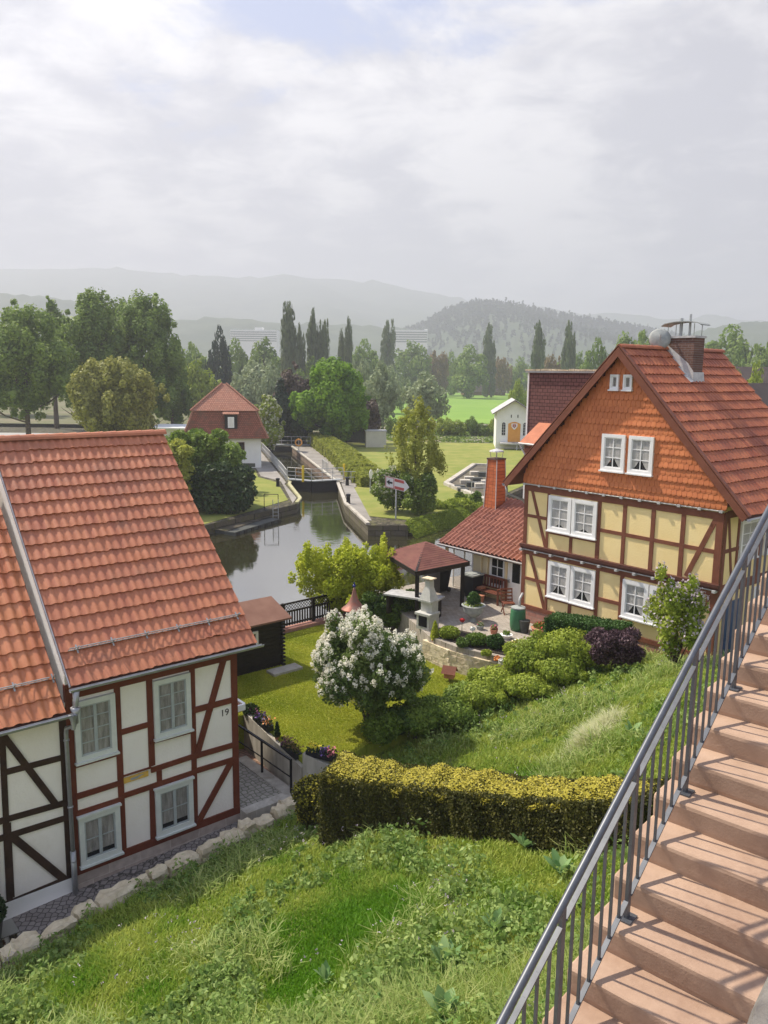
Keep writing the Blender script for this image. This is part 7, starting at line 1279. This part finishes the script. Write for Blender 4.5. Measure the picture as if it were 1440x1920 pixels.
sa, sb2, sc = (np.array(xy(765, 985, 1.3)), np.array(xy(800, 985, .9)), np.array(xy(905, 958, .9))); nr_ = 26000; u_ = rr.random(nr_); base_ = np.where((u_ < .25)[:, None], sa+(sb2-sa)*(u_/.25)[:, None], sb2+(sc-sb2)*((u_-.25)/.75)[:, None]); off_ = rr.random(nr_)**.8; P = np.c_[base_[:, 0]+.75*off_-.15, base_[:, 1]-1.25*off_+.35, .50+1.0*(1-off_)**.7*rr.uniform(.6, 1.1, nr_)]; fastmesh('shore_reeds', leafquads(P, .13, np.tile([.2, -.6, .8], (nr_, 1)), .2, 2.6, rr), M['leaf_fresh'], rr.random(nr_)*.7, None, kind='stuff', label='overhanging grass along the island shore', cat='grass')
# distant woodland filling the valley floor
WP = []; r = np.random.default_rng(5); n = 960
for i in range(n):
    px = r.uniform(-700, 1700); Y = r.uniform(330, 620); h = r.uniform(9, 19); w = r.uniform(9, 17); p = gy(px, 700, Y)
    if 690 < px < 990 and Y < 520: continue
    q, d, tn = blobs_cloud(crown_blobs(.5, .5, .5, .5, 7, r, .32), 170, r, .4); WP.append((q*np.array([w, w, h])+np.array([p[0], Y, 1.0]), d, tn*.5+r.random()*.5))
P = np.concatenate([w[0] for w in WP]); D3 = np.concatenate([w[1] for w in WP]); TN = np.concatenate([w[2] for w in WP]); fastmesh('woodland', leafquads(P, 2.0, D3, .4, 1.3, r), M['leaf_linden'], TN, None, kind='stuff', label='distant woodland filling the valley below the hills', cat='woodland')

# ---------------------------------------------------------------- hills
mat('hill_forest', (0.035, 0.06, 0.03), (0.075, 0.10, 0.05), .012, .95, .8, .05, c3=(0.05, 0.075, 0.035), detail=9)
def hill(name, sil, Y0, Y1, label=None, seed=1, rough=6.0, back=1.35):
    """ridge whose crest at distance Y1 follows the photographed skyline; foot at Y0"""
    xs = np.linspace(sil[0][0], sil[-1][0], 150); tops = np.interp(xs, [s_[0] for s_ in sil], [s_[1] for s_ in sil]); V = []; rows = 40; r = np.random.default_rng(seed); ph = r.uniform(0, 6, 20); fx = r.uniform(.002, .02, 20); fy = r.uniform(.002, .02, 20)
    for j in range(rows+8):
        for x, tp in zip(xs, tops):
            cr = gy(x, tp, Y1); u = j/(rows-1)
            if u <= 1: Y = Y0+(Y1-Y0)*u; z = (cr[2]+0)*(u**1.25); X = cr[0]*(Y/Y1)
            else: Y = Y1*(1+(u-1)*2); z = cr[2]*(1-(u-1)*4.5); X = cr[0]*(Y/Y1)
            nz = sum(math.sin(X*fx[k]+Y*fy[k]*.6+ph[k]) for k in range(20))/20
            V.append((X, Y, z+nz*rough*4*min(1, u*2)*(0 if abs(u-1) < .01 else 1)+r.normal(0, rough*.22)-1))
    n = len(xs); F = [(j*n+i, j*n+i+1, (j+1)*n+i+1, (j+1)*n+i) for j in range(rows+7) for i in range(n-1)]; mb = MB(); mb.v = V; mb.f = F; mb.t = [0]*len(F); return mb.build(name, M['hill_forest'], None, smooth=True, kind='structure'), V, n, rows
hill('hill_ridge', [(-1300, 540), (-700, 515), (0, 506), (200, 502), (330, 514), (420, 518), (520, 520), (620, 524), (700, 530), (780, 542), (860, 560), (960, 572), (1100, 590), (1300, 600), (1500, 603), (1800, 610)], 1500, 3500, seed=2, rough=16)
hill('hill_slope', [(-1300, 575), (-700, 556), (-300, 560), (0, 548), (120, 560), (250, 590), (330, 600), (420, 598), (520, 604), (650, 606), (760, 618), (860, 640), (900, 660)], 900, 1500, seed=4, rough=10)
_, V, n_, rows_ = hill('wooded_hill', [(700, 655), (760, 628), (800, 610), (845, 588), (890, 577), (940, 577), (990, 586), (1040, 595), (1100, 605), (1160, 615), (1220, 626), (1300, 642), (1380, 660)], 900, 1700, seed=3, rough=6)
# conifers along and over the wooded hill
r = np.random.default_rng(8); CP_ = []; CD = []
for i in range(3200):
    j = int(rows_-1-abs(r.normal(0, 9))) if i % 3 else rows_-1; j = max(4, min(rows_-1, j)); k = r.integers(0, n_-1); v = V[j*n_+k]; h = r.uniform(8, 18)*(1.3 if i % 11 == 0 else 1); w = h*r.uniform(.22, .4); m_ = 26; u = r.random(m_); a = r.uniform(0, 6.28, m_); CP_.append(np.stack([v[0]+r.uniform(-4, 4)+w*.5*(1-u*.85)*np.cos(a), v[1]+w*.5*(1-u)*np.sin(a), v[2]-2+u*h], -1))
P = np.concatenate(CP_); fastmesh('hill_forest', leafquads(P, 3.6, None, 0, 1.2, r), M['leaf_spruce'], r.random(len(P)), None, kind='stuff', label='forest of conifers on the wooded hill right of the valley', cat='forest')
hill('green_hill', [(1250, 640), (1330, 618), (1380, 607), (1440, 600), (1520, 596), (1750, 606), (2300, 615)], 900, 1400, seed=6, rough=5)
# ---------------------------------------------------------------- haze
hz = bpy.data.materials.new('haze'); hz.use_nodes = True; hn = hz.node_tree.nodes; hn.clear(); ho = hn.new('ShaderNodeOutputMaterial'); hv = hn.new('ShaderNodeVolumePrincipled'); hv.inputs['Color'].default_value = (0.66, 0.69, 0.76, 1); hv.inputs['Density'].default_value = 0.00056; hv.inputs['Anisotropy'].default_value = 0.2
hz.node_tree.links.new(hv.outputs[0], ho.inputs['Volume'])
MB().box(-4600, 5600, -250, 4900, -3.4, 530).build('haze', hz, None, kind='stuff', label='pale haze filling the valley air', cat='haze')
# keep every part's category off; report nothing else
